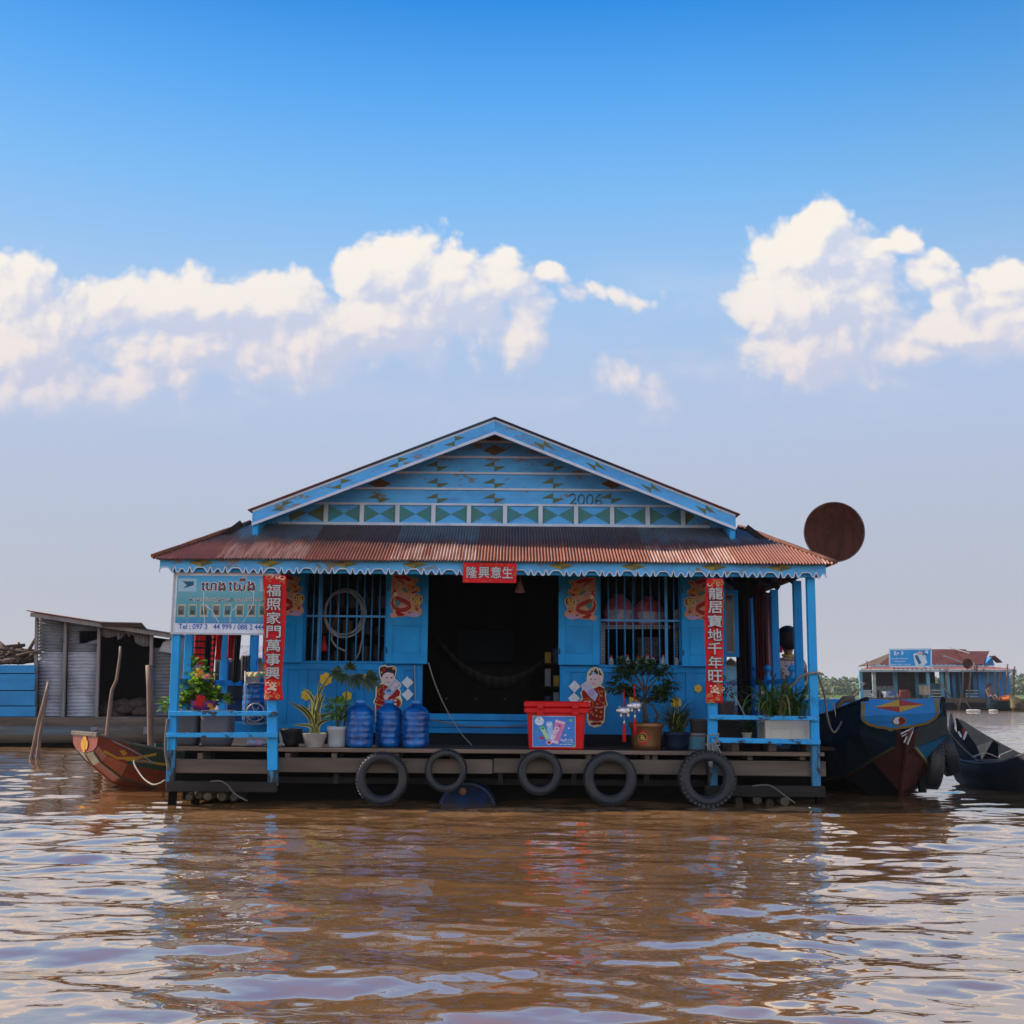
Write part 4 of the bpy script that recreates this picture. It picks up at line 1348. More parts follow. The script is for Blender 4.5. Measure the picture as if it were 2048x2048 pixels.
# --- paper-cut dragons on the shutters
def dragon(px, py, ch, mirror, label, Y=YS - 0.016):
	"""drawn in the units of a 1932-wide close-up (0.0828 px each); centre of that drawing is (745, 705)"""
	S = 0.0828 * Y / F
	c = H(px, py, Y)
	sg = -1 if mirror else 1
	def T(pts, lift): return [Vector((c.x + sg * (a - 745) * S, Y - lift, c.z - (b - 705) * S)) for a, b in pts]
	out = [(470, 255), (565, 245), (620, 270), (760, 190), (900, 185), (1000, 178), (1112, 178), (1105, 290), (1120, 420), (1110, 560), (1090, 700), (1128, 800), (1130, 920), (1085, 1025), (1045, 1080), (1122, 1118), (1112, 1205), (1060, 1228), (960, 1200), (820, 1192), (720, 1172), (640, 1185), (560, 1202), (470, 1195), (395, 1140), (352, 1085), (370, 1000), (425, 970), (395, 890), (352, 800), (368, 695), (440, 645), (540, 648), (520, 600), (415, 585), (440, 490), (530, 440), (515, 370), (465, 310)]
	o = MB().prism(T(out, 0.004), NF, 0.003, 0).build('dragon_cutout', [M_pink], None)
	tag(o, label, 'paper cutout', 'paper dragons on the shutters'); rolled(o)
	a = MB()
	def poly(pts, mi, lift): a.prism(T(pts, lift), NF, 0, mi)
	poly([(800, 370), (900, 240), (1095, 200), (1100, 560), (900, 565), (830, 480)], 0, 0.0052)
	for i in range(9):
		y = 235 + i * 38
		poly([(830, 420 + i * 14), (1090, y), (1098, y + 14), (840, 434 + i * 14)], 1 if i % 2 else 2, 0.0058)
	poly([(600, 300), (760, 205), (1060, 195), (1000, 270), (820, 290), (700, 340)], 3, 0.0062)
	poly([(450, 500), (540, 445), (650, 400), (770, 440), (860, 540), (700, 630), (560, 640), (430, 575)], 1, 0.0056)
	poly([(560, 470), (610, 460), (620, 500), (580, 520)], 3, 0.0065)
	poly([(445, 540), (600, 590), (640, 620), (560, 640), (520, 600)], 4, 0.0065)
	poly([(470, 265), (570, 262), (605, 360), (530, 425), (515, 360)], 1, 0.0056)
	poly([(520, 290), (560, 290), (575, 330), (530, 340)], 5, 0.0062)
	poly([(740, 630), (870, 545), (850, 480), (700, 560)], 5, 0.0062)
	poly([(640, 740), (700, 720), (720, 745), (650, 760)], 5, 0.0062)
	body = [(1020, 545), (1060, 640), (960, 750), (790, 820), (690, 880), (660, 960), (760, 1020), (900, 1040), (1040, 970), (1090, 860), (1060, 750)]
	ribbon(a, T(body, 0.006), [60 * S, 80 * S, 95 * S, 105 * S, 105 * S, 100 * S, 100 * S, 95 * S, 85 * S, 60 * S, 30 * S], NF, 3)
	for i in range(len(body) - 1):
		for t in (0.1, 0.35, 0.6, 0.85):
			x = body[i][0] * (1 - t) + body[i + 1][0] * t; y = body[i][1] * (1 - t) + body[i + 1][1] * t
			for d in (-18, 18):
				poly([(x + d - 6, y), (x + d, y + 6 + d / 3), (x + d + 6, y), (x + d, y - 6 + d / 3)], 1, 0.0072)
	poly([(850, 850), (930, 800), (1030, 770), (990, 985), (920, 930)], 5, 0.0066)
	poly([(975, 630), (1000, 600), (1060, 620), (1070, 690), (1010, 720), (950, 690)], 2, 0.0070)
	poly([(770, 1140), (960, 1050), (1010, 1080), (940, 1180), (820, 1180)], 3, 0.0062)
	poly([(410, 1130), (480, 1090), (600, 1100), (700, 1080), (690, 1160), (560, 1190), (450, 1180)], 6, 0.0060)
	poly([(440, 890), (570, 890), (560, 1000), (520, 1050), (470, 1000)], 1, 0.0060)
	poly([(440, 980), (500, 985), (510, 1040), (460, 1045)], 3, 0.0066)
	poly([(620, 1090), (690, 1070), (690, 1110), (630, 1115)], 3, 0.0068)
	ball = [(490 + 128 * math.cos(i * math.pi / 10), 770 + 120 * math.sin(i * math.pi / 10)) for i in range(20)]
	poly(ball, 2, 0.0066)
	poly([(490 + (x - 490) * 0.9, 770 + (y - 770) * 0.9) for x, y in ball], 4, 0.0074)
	a.build('print', [M_mag, M_gold, M_cream, M_redp, M_darkred, M_tealp, M_lil], o)
	t = MB()
	q = T([(500, 775)], 0.008)[0]
	put_text(t, ch, q, UX, UZ, NF, 0.06, 0, 0.03, True, fitw=175 * S, fith=175 * S, lift=0.0005)
	t.build('lettering', flat('yellow_char', (0.70, 0.55, 0.14)), o)
	return o
dragon(813, 1193, '福', True, 'red and gold paper dragon holding a 福 ball, on the shutter left of the doorway')
dragon(577, 1191, '福', True, 'red and gold paper dragon with a 福 ball, half hidden behind the left red banner')
dragon(1161.5, 1198, '發', False, 'red and gold paper dragon holding a 發 ball, on the shutter right of the doorway')
dragon(1400.5, 1199, '發', False, 'red and gold paper dragon with a 發 ball, half hidden behind the right red banner')

# --- new-year children, drawn in close-up units (0.0828 px)
def girl():
	Y = YW - 0.021; S = 0.0828 * Y / F
	c = H(720 + 660 * 0.0828, 1320 + 700 * 0.0828, Y)
	def T(pts, lift): return [Vector((c.x + (a - 660) * S, Y - lift, c.z - (b - 700) * S)) for a, b in pts]
	out = [(440, 240), (470, 165), (580, 130), (660, 165), (780, 145), (860, 190), (875, 260), (840, 400), (840, 455), (990, 580), (985, 640), (950, 680), (990, 760), (975, 850), (1020, 960), (1015, 1060), (960, 1150), (920, 1250), (930, 1500), (880, 1560), (480, 1560), (400, 1500), (390, 1250), (370, 1060), (325, 1020), (380, 900), (380, 700), (400, 610), (520, 555), (480, 430)]
	o = MB().prism(T(out, 0.002), NF, 0.002, 0).build('girl_cutout', [flat('pale_gold', (0.72, 0.64, 0.42))], None)
	tag(o, 'paper cutout of a girl in red robe behind the blue water bottles', 'paper cutout'); rolled(o)
	a = MB()
	def poly(pts, mi, lift): a.prism(T(pts, lift), NF, 0, mi)
	def ell(cx, cy, rx, ry, mi, lift, n=18): poly([(cx + rx * math.cos(i * 2 * math.pi / n), cy + ry * math.sin(i * 2 * math.pi / n)) for i in range(n)], mi, lift)
	poly([(465, 240), (490, 180), (580, 160), (640, 190), (720, 180), (790, 170), (845, 210), (850, 290), (820, 410), (790, 330), (600, 330), (520, 450), (490, 380)], 1, 0.003)
	ell(675, 455, 155, 150, 2, 0.0035)
	poly([(520, 400), (560, 330), (660, 305), (790, 330), (825, 400), (800, 270), (640, 230), (520, 300)], 1, 0.004)
	for ex in (640, 752): ell(ex, 432, 22, 16, 3, 0.0045)
	ell(687, 540, 26, 14, 4, 0.0045)
	ell(570, 245, 45, 45, 4, 0.0047); ell(800, 215, 32, 40, 5, 0.0047); ell(510, 310, 28, 24, 5, 0.0047)
	poly([(420, 640), (540, 580), (660, 630), (900, 690), (970, 760), (950, 860), (860, 900), (900, 1500), (420, 1500), (400, 1050), (360, 1020), (410, 880)], 6, 0.003)
	ribbon(a, T([(545, 590), (580, 700), (560, 850), (600, 960)], 0.005), 14 * S, NF, 5)
	ribbon(a, T([(420, 880), (500, 960), (620, 980)], 0.005), 12 * S, NF, 5)
	ribbon(a, T([(370, 1030), (450, 1070), (560, 1090)], 0.005), 20 * S, NF, 7)
	for (x, y) in ((470, 700), (450, 760), (470, 830), (420, 970)): ell(x, y, 26, 24, 5, 0.005, 8)
	poly([(575, 770), (830, 470), (980, 600), (770, 840), (690, 900)], 8, 0.0052)
	ell(850, 590, 70, 55, 2, 0.0058, 10); ell(700, 740, 60, 40, 9, 0.0058, 8)
	ell(790, 680, 60, 60, 2, 0.006, 10); ell(640, 890, 60, 70, 2, 0.006, 10)
	ell(850, 1040, 150, 140, 6, 0.0062);
	ribbon(a, T([(850 + 135 * math.cos(i * .33), 1040 + 125 * math.sin(i * .33)) for i in range(19)], 0.0066), 12 * S, NF, 5, True)
	for (x, y) in ((760, 970), (855, 970), (855, 1060), (760, 1060)): poly([(x - 35, y - 25), (x + 35, y - 25), (x + 30, y + 25), (x - 30, y + 25)], 10, 0.0068)
	a.build('print', [M_cream, M_hairp, M_skinp, M_hairp, M_redp, M_gold, M_redp, M_pink, M_bluep, flat('note_dark', (0.08, 0.16, 0.4)), M_cream], o)
girl()
def boy():
	Y = YW - 0.021; k_ = 0.1501; S = k_ * Y / F
	c = H(1130 + 420 * k_, 1320 + 480 * k_, Y)
	def T(pts, lift): return [Vector((c.x + (a - 420) * S, Y - lift, c.z - (b - 480) * S)) for a, b in pts]
	out = [(410, 95), (480, 130), (512, 190), (508, 280), (480, 345), (530, 370), (548, 440), (545, 520), (568, 590), (535, 640), (525, 810), (470, 870), (390, 888), (320, 860), (290, 800), (300, 700), (200, 640), (190, 570), (225, 500), (205, 440), (235, 400), (212, 345), (290, 285), (300, 180), (340, 125)]
	o = MB().prism(T(out, 0.002), NF, 0.002, 0).build('boy_cutout', [flat('pale_gold', (0.72, 0.64, 0.42))], None)
	tag(o, 'paper cutout of a boy in a red robe and black cap beside the red cooler', 'paper cutout'); rolled(o)
	a = MB()
	def poly(pts, mi, lift): a.prism(T(pts, lift), NF, 0, mi)
	def ell(cx, cy, rx, ry, mi, lift, n=18): poly([(cx + rx * math.cos(i * 2 * math.pi / n), cy + ry * math.sin(i * 2 * math.pi / n)) for i in range(n)], mi, lift)
	poly([(315, 200), (345, 140), (410, 108), (470, 140), (500, 200), (495, 215), (400, 190), (320, 215)], 1, 0.003)
	for x in (350, 380, 440, 470): ribbon(a, T([(410, 110), (x, 150), (x + (x - 410) * 0.4, 200)], 0.0045), 9 * S, NF, 0)
	ell(400, 268, 92, 88, 2, 0.0028)
	poly([(355, 172), (405, 172), (405, 202), (355, 202)], 8, 0.005)
	for ex in (345, 405): ell(ex, 262, 12, 8, 3, 0.004, 10)
	ell(378, 318, 14, 7, 4, 0.004, 10)
	poly([(395, 380), (460, 350), (525, 380), (535, 520), (552, 590), (520, 630), (510, 800), (420, 830), (310, 800), (320, 640), (250, 560), (230, 480), (225, 420), (270, 390)], 6, 0.003)
	poly([(215, 350), (300, 290), (360, 360), (440, 460), (400, 550), (340, 500)], 9, 0.0045)
	ell(355, 435, 50, 45, 10, 0.005, 10)
	ribbon(a, T([(440, 400), (470, 470), (450, 540), (540, 600)], 0.005), 9 * S, NF, 5)
	ribbon(a, T([(395, 625), (470, 630), (555, 600)], 0.005), 16 * S, NF, 7)
	ribbon(a, T([(310, 790), (420, 815), (515, 795)], 0.005), 14 * S, NF, 7)
	for (x, y) in ((490, 420), (485, 480), (430, 585), (510, 570), (415, 665), (480, 685), (420, 740), (370, 720), (350, 690), (470, 750)): ell(x, y, 17, 15, 5, 0.005, 8)
	ell(290, 590, 96, 84, 6, 0.0055)
	ribbon(a, T([(290 + 86 * math.cos(i * .33), 590 + 74 * math.sin(i * .33)) for i in range(19)], 0.006), 8 * S, NF, 5, True)
	for (x, y) in ((275, 560), (320, 560), (275, 600), (320, 600)): poly([(x - 18, y - 16), (x + 18, y - 16), (x + 15, y + 16), (x - 15, y + 16)], 0, 0.0062)
	ell(385, 840, 50, 18, 6, 0.003, 10); ell(455, 835, 36, 18, 6, 0.003, 10)
	a.build('print', [M_cream, M_hairp, M_skinp, M_hairp, M_redp, M_gold, M_redp, M_pink, M_bluep, flat('note_lilac', (0.5, 0.48, 0.66)), M_lil], o)
boy()
# --- white paper squares hung on their points
def square(px, py, r, label, torn=0):
	Y = YW - 0.02
	c = H(px, py, Y); s = r * Y / F
	pts = [(0, s), (-s, 0), (0, -s), (s, 0)]
	if torn == 1: pts = [(-0.05 * s, s), (-s, 0), (0, -s), (s, 0), (0.35 * s, 0.68 * s), (0.22 * s, 0.52 * s), (0.12 * s, 0.82 * s)]
	if torn == 2: pts = [(0.08 * s, s), (-0.45 * s, 0.45 * s), (0.2 * s, 0.68 * s), (-0.6 * s, 0.32 * s), (-s, 0), (0, -s), (s, 0)]
	mb = MB().prism([(c.x + a, Y - 0.004, c.z + b) for a, b in pts], NF, 0.002, 0)
	o = mb.build('paper_square', M_paper, None)
	tag(o, label, 'paper', 'white paper squares on the wall'); rolled(o)
square(815, 1365, 12, 'white paper square torn at the top, upper of two beside the girl cutout', 1)
square(815, 1389, 12, 'white paper square split by a tear, lower of two beside the girl cutout', 2)
square(1149, 1373, 12, 'clean white paper square, upper of two left of the boy cutout')
square(1148, 1397, 12, 'white paper square just above the red cooler, left of the boy cutout')
# --- yellow paper flowers
def flower(px, py, r, label, n=6):
	Y = YW - 0.021
	c = H(px, py, Y); s = r * Y / F
	pts = []
	for i in range(n * 6):
		a = 2 * math.pi * i / (n * 6)
		rr = s * (0.80 + 0.20 * abs(math.sin(n * a / 2)) ** 0.6)
		pts.append((c.x + rr * math.cos(a), Y - 0.004, c.z + rr * math.sin(a)))
	mb = MB().prism(pts, NF, 0.003, 0)
	ctr = [(c.x + s * .24 * math.cos(a), Y - 0.0055, c.z + s * .24 * math.sin(a)) for a in [i * math.pi / 5 for i in range(10)]]
	mb.prism(ctr, NF, 0, 1)
	o = mb.build('paper_flower', [mat('flower_yellow', (0.62, 0.42, 0.03), 0.6, (0.55, 0.36, 0.03), ns=20), flat('flower_centre', (0.5, 0.30, 0.03))], None)
	tag(o, label, 'paper flower', 'yellow paper flowers on the wall'); rolled(o)
flower(1396, 1377, 8, 'small yellow paper flower alone on the wall left of the right banner')
flower(1352, 1405, 11, 'yellow paper flower behind the grassy plant in the dark blue pot')
flower(1269, 1401, 11, 'yellow paper flower behind the hanging silver pigs')
flower(652, 1358, 13, 'yellow paper flower behind the tip of the snake plant')
flower(736, 1358, 12, 'yellow paper flower behind the drooping papaya leaf')
flower(613, 1390, 11, 'yellow paper flower low behind the left blades of the snake plant')
flower(694, 1392, 10, 'yellow paper flower above the bushy plant in the white pot')

# --- tyres hung along the deck
M_tyre = mat('tyre_rubber', (0.010, 0.012, 0.017), 0.5, (0.017, 0.018, 0.021), ns=5, bump=0.35, bs=50, grime=(0.07, 0.058, 0.042), grimeamt=0.45, spec=0.35)
def tyre(px, py, ro, ri, w, label, lugs=0, Y=YF - 0.02, grp='old tyres hung along the deck front', axis='Y', world=None, roll=True, lean=0.0):
	if world is None:
		c = H(px, py, Y); s = Y / F
		ro *= s; ri *= s
	else:
		c = Vector(world)
	root = MB()
	prof = [(ri, -w * .30), (ri + 0.004, -w * .36), (ri + (ro - ri) * .25, -w * .47), (ri + (ro - ri) * .55, -w * .5), (ri + (ro - ri) * .8, -w * .46), (ro - 0.008, -w * .34), (ro, -w * .18), (ro + 0.002, 0), (ro, w * .18), (ro - 0.008, w * .34), (ri + (ro - ri) * .8, w * .46), (ri + (ro - ri) * .55, w * .5), (ri + (ro - ri) * .25, w * .47), (ri + 0.004, w * .36), (ri, w * .30), (ri + 0.012, w * .25), (ri + (ro - ri) * .7, w * .40), (ro - 0.02, w * .2), (ro - 0.02, -w * .2), (ri + (ro - ri) * .7, -w * .40), (ri + 0.012, -w * .25), (ri, -w * .30)]
	root.lathe(prof, (0, 0, 0), 48, axis='Y', caps=False)
	# bead line on the sidewall
	o = root.build('tyre', [M_tyre], None, org=(0, 0, 0))
	b = MB()
	b.tube([((ri + 0.02) * math.cos(a), -w * .41, (ri + 0.02) * math.sin(a)) for a in [i * math.pi / 20 for i in range(40)]], 0.004, 6, closed=True)
	b.build('bead', M_tyre, o, org=(0, 0, 0))
	tr = MB()
	n = 36 if lugs else 44
	for i in range(n):
		a = 2 * math.pi * i / n
		for sd_ in (-1, 1):
			a2 = a + (0.5 * 2 * math.pi / n if sd_ > 0 else 0)
			ca, sa = math.cos(a2), math.sin(a2)
			r0 = ro - 0.006
			t = Vector((-sa, 0, ca)); rd = Vector((ca, 0, sa))
			p = rd * r0 + Vector((0, sd_ * w * 0.10, 0)); q = rd * (r0 - 0.008) + t * (0.03 if not lugs else 0.0) + Vector((0, sd_ * w * (0.40 if not lugs else 0.47), 0))
			tr.beam(p, q, 0.020 if not lugs else 0.034, 0.02 if not lugs else 0.032, rd)
	tr.build('tread', M_tyre, o, org=(0, 0, 0))
	o.matrix_basis = Matrix.Translation(c) @ (Matrix.Rotation(lean, 4, 'X') if axis == 'Y' else Matrix.Rotation(math.pi / 2 + lean, 4, 'Z') )
	tag(o, label, 'tyre', grp)
	if roll: rolled(o)
	return o
def tyre_ring(o): pass
tyre(764, 1557, 51, 33, 0.14, 'old tyre hung below the leftmost blue water bottle at the deck edge', Y=YF - 0.08)
tyre(892, 1541, 41, 28, 0.10, 'small narrow tyre hung above the floating blue barrel', Y=YF - 0.06)
tyre(1079.5, 1545, 43, 27, 0.10, 'small tyre hung from the deck under the red cooler', Y=YF - 0.06)
tyre(1220, 1557, 52, 32, 0.14, 'smooth wide tyre between the red cooler and the roped tyre', Y=YF - 0.08)
tyre(1413.5, 1557, 54, 33.5, 0.18, 'knobbly tyre tied with white rope to the banner post', 1, Y=YF - 0.17)

# --- ropes and wires
def rope(name, pts, r, m, label, cat, grp=None, roll=True, n=6):
	mb = MB()
	# resample with a smooth curve
	P_ = [Vector(p) for p in pts]
	out = []
	for i in range(len(P_) - 1):
		p0 = P_[max(i - 1, 0)]; p1 = P_[i]; p2 = P_[i + 1]; p3 = P_[min(i + 2, len(P_) - 1)]
		for t in [j / 5 for j in range(5)]:
			out.append(0.5 * ((2 * p1) + (p2 - p0) * t + (2 * p0 - 5 * p1 + 4 * p2 - p3) * t * t + (3 * p1 - p0 - 3 * p2 + p3) * t ** 3))
	out.append(P_[-1])
	mb.tube(out, r, n)
	o = mb.build(name, m, None)
	tag(o, label, cat, grp)
	if roll: rolled(o)
	return o
M_rope = mat('pale_rope', (0.34, 0.31, 0.26), 0.8, (0.2, 0.18, 0.15), ns=60, bump=0.6, bs=200)
M_wire = mat('grey_wire', (0.28, 0.27, 0.27), 0.5, (0.2, 0.19, 0.19), ns=30)
def hp3(l, Y): return [H(a, b, Y) for a, b in l]
yt = YF - 0.10
mbk = MB()
kn = empty('rope_lashing', H(1425, 1475, yt), 'pale rope lashed round the right banner post and the knobbly tyre', 'rope'); rolled(kn)
for i, loop in enumerate(([(1412, 1472), (1425, 1469), (1438, 1467), (1434, 1480), (1428, 1488)], [(1410, 1490), (1424, 1487), (1436, 1482), (1440, 1490), (1424, 1494), (1411, 1488)], [(1415, 1470), (1414, 1490), (1413, 1512), (1416, 1532), (1420, 1528), (1416, 1505), (1419, 1490)],
			  [(1424, 1488), (1420, 1508), (1417, 1532), (1420, 1534), (1421, 1512), (1427, 1492)], [(1430, 1486), (1437, 1497), (1442, 1508), (1447, 1518)], [(1428, 1490), (1434, 1502), (1433, 1512), (1429, 1504), (1426, 1492)])):
	mb = MB()
	base = hp3(loop, yt - 0.01 * i)
	if i >= 2 and i <= 3:
		base = [p + NF * (0.10 if p.z < hz(1425, 1500, yt) else 0.03) for p in base]
	mb.tube(base, 0.0085, 6)
	mb.build('rope_loop', M_rope, kn)
rope('hanging_wire', hp3([(857, 1325), (868, 1362), (885, 1403), (905, 1440), (925, 1470), (950, 1497)], YW - 0.12), 0.006, M_wire, 'grey wire slanting down across the doorway from the left shutter', 'wire')
rope('sill_rope', hp3([(862, 1439), (900, 1447), (950, 1453), (1000, 1454), (1053, 1451)], YW - 0.10), 0.008, mat('dull_rope', (0.16, 0.14, 0.12), 0.8), 'dull rope sagging along the door sill to the red cooler', 'rope')
rope('drop_wire', hp3([(829, 1328), (830, 1370), (831, 1404)], YW - 0.05), 0.008, M_wire, 'white cord hanging straight down below the left door shutter', 'wire')
rope('frayed_cord', [H(420, 1563, YF - 0.12), H(440, 1562, YF - 0.13), H(455, 1570, YF - 0.13), H(470, 1588, YF - 0.12), H(495, 1602, YF - 0.1)], 0.009, mat('dull_rope', (0.16, 0.14, 0.12)), 'frayed cord draped over the lower beam at the left corner', 'rope')
rope('drift_cord', [H(1505, 1572, YF - 0.08), H(1535, 1570, YF - 0.09), H(1552, 1578, YF - 0.11), H(1568, 1590, YF - 0.12), H(1590, 1606, YF - 0.08)], 0.009, mat('dull_rope', (0.16, 0.14, 0.12)), 'old cord trailing over the lower beam at the right corner', 'rope')
rope('left_mooring_line', [H(338, 1540, YF - 0.06), H(331, 1500, YF - 0.07), H(334, 1450, YF - 0.06), H(336, 1438, YF - 0.05)], 0.016, mat('dull_rope', (0.16, 0.14, 0.12)), 'thick worn rope run up the outside of the left corner post', 'rope')

# --- blue barrel under the deck
c = H(934, 1626, YF + 0.16)
br = empty('blue_barrel', (c.x, YF + 0.2, c.z), 'blue plastic barrel half sunk under the deck beside the small tyre', 'barrel'); rolled(br)
M_barrel = mat('barrel_blue', (0.004, 0.035, 0.14), 0.4, (0.012, 0.02, 0.035), ns=5, bump=0.1, grime=(0.02, 0.018, 0.014), grimeamt=0.8, spec=0.25)
rb = 58 * 12.2 / F
MB().lathe([(0.0, 0.02), (rb * 0.86, 0.02), (rb * 0.90, 0.0), (rb * 0.98, 0.0), (rb, 0.02), (rb, 0.1), (rb * 1.03, 0.12), (rb * 1.03, 0.16), (rb, 0.18), (rb, 0.36)], (c.x, YF + 0.2, c.z), 36, axis='Y').build('drum', M_barrel, br)
b2 = H(925, 1583, YF + 0.2)
MB().lathe([(0.0, -0.03), (0.035, -0.03), (0.04, -0.01), (0.045, 0.02)], (b2.x, YF + 0.2, b2.z), 14, axis='Y').build('bung', mat('rusty_bung', (0.2, 0.1, 0.06), 0.6), br)

# --- big blue water bottles
M_pet = mat('water_bottle_blue', (0.002, 0.13, 0.44), 0.2, (0.001, 0.035, 0.17), ns=8, bump=0.7, bs=14, spec=0.45)
M_petcap = mat('bottle_cap_blue', (0.02, 0.19, 0.56), 0.35, spec=0.5)
def bottle():
	o = empty('water_bottle', (0, 0, 0), 'x', 'water bottle')
	r = 0.142; h = 0.49
	prof = [(0.0, 0.0), (r * .86, 0.0), (r * .97, 0.018)]
	z = 0.03
	for k_ in range(5):
		prof += [(r, z + 0.008), (r, z + 0.050), (r * .955, z + 0.057), (r * .955, z + 0.061)]
		z += 0.063
	prof += [(r, z + 0.006), (r * .98, z + 0.022), (r * .86, z + 0.052), (r * .60, z + 0.082), (r * .40, z + 0.098), (r * .34, z + 0.104), (r * .34, h - 0.03)]
	mb = MB().lathe(prof, (0, 0, 0), 40)
	for p in mb.v:                                # dented by years of refilling
		a = math.atan2(p.y, p.x); q = 1 + 0.022 * math.sin(3 * a + 11 * p.z) * math.sin(17 * p.z + 1) + 0.014 * math.sin(7 * a - 23 * p.z)
		p.x *= q; p.y *= q
	mb.build('shell', M_pet, o, org=(0, 0, 0))
	MB().lathe([(r * .37, h - 0.034), (r * .39, h - 0.03), (r * .39, h - 0.006), (r * .35, h), (0.0, h)], (0, 0, 0), 28).build('cap', M_petcap, o, org=(0, 0, 0))
	g = MB()
	for s1 in (-1, 1):
		g.tube([(s1 * 0.05, -r * 0.80, h - 0.115), (s1 * 0.075, -r * 0.9, h - 0.14), (s1 * 0.05, -r * 1.0, h - 0.165)], 0.007, 6)
	g.tube([(-0.05, -r * 1.005, 0.10), (0.0, -r * 1.02, 0.115), (0.05, -r * 1.005, 0.10)], 0.006, 6)
	g.build('embossing', M_pet, o, org=(0, 0, 0))
	return o
bt = bottle()
for i, (px, lab) in enumerate(((720, 'translucent blue water bottle beside the white plant pot, leftmost of three'), (778, 'translucent blue water bottle, middle one under the girl cutout'), (832, 'translucent blue water bottle nearest the doorway, rightmost of three'))):
	o = bt if i == 0 else copy_tree(bt)
	y = YF + 0.2 + (0.16 if i == 1 else 0.03 * i)
	o.location = (hx(px, 1450, y), y, DECK)
	o.rotation_euler = (0, 0, (0.2, 2.6, 4.3)[i])
	tag(o, lab, 'water bottle', 'blue water bottles on the deck'); rolled(o)

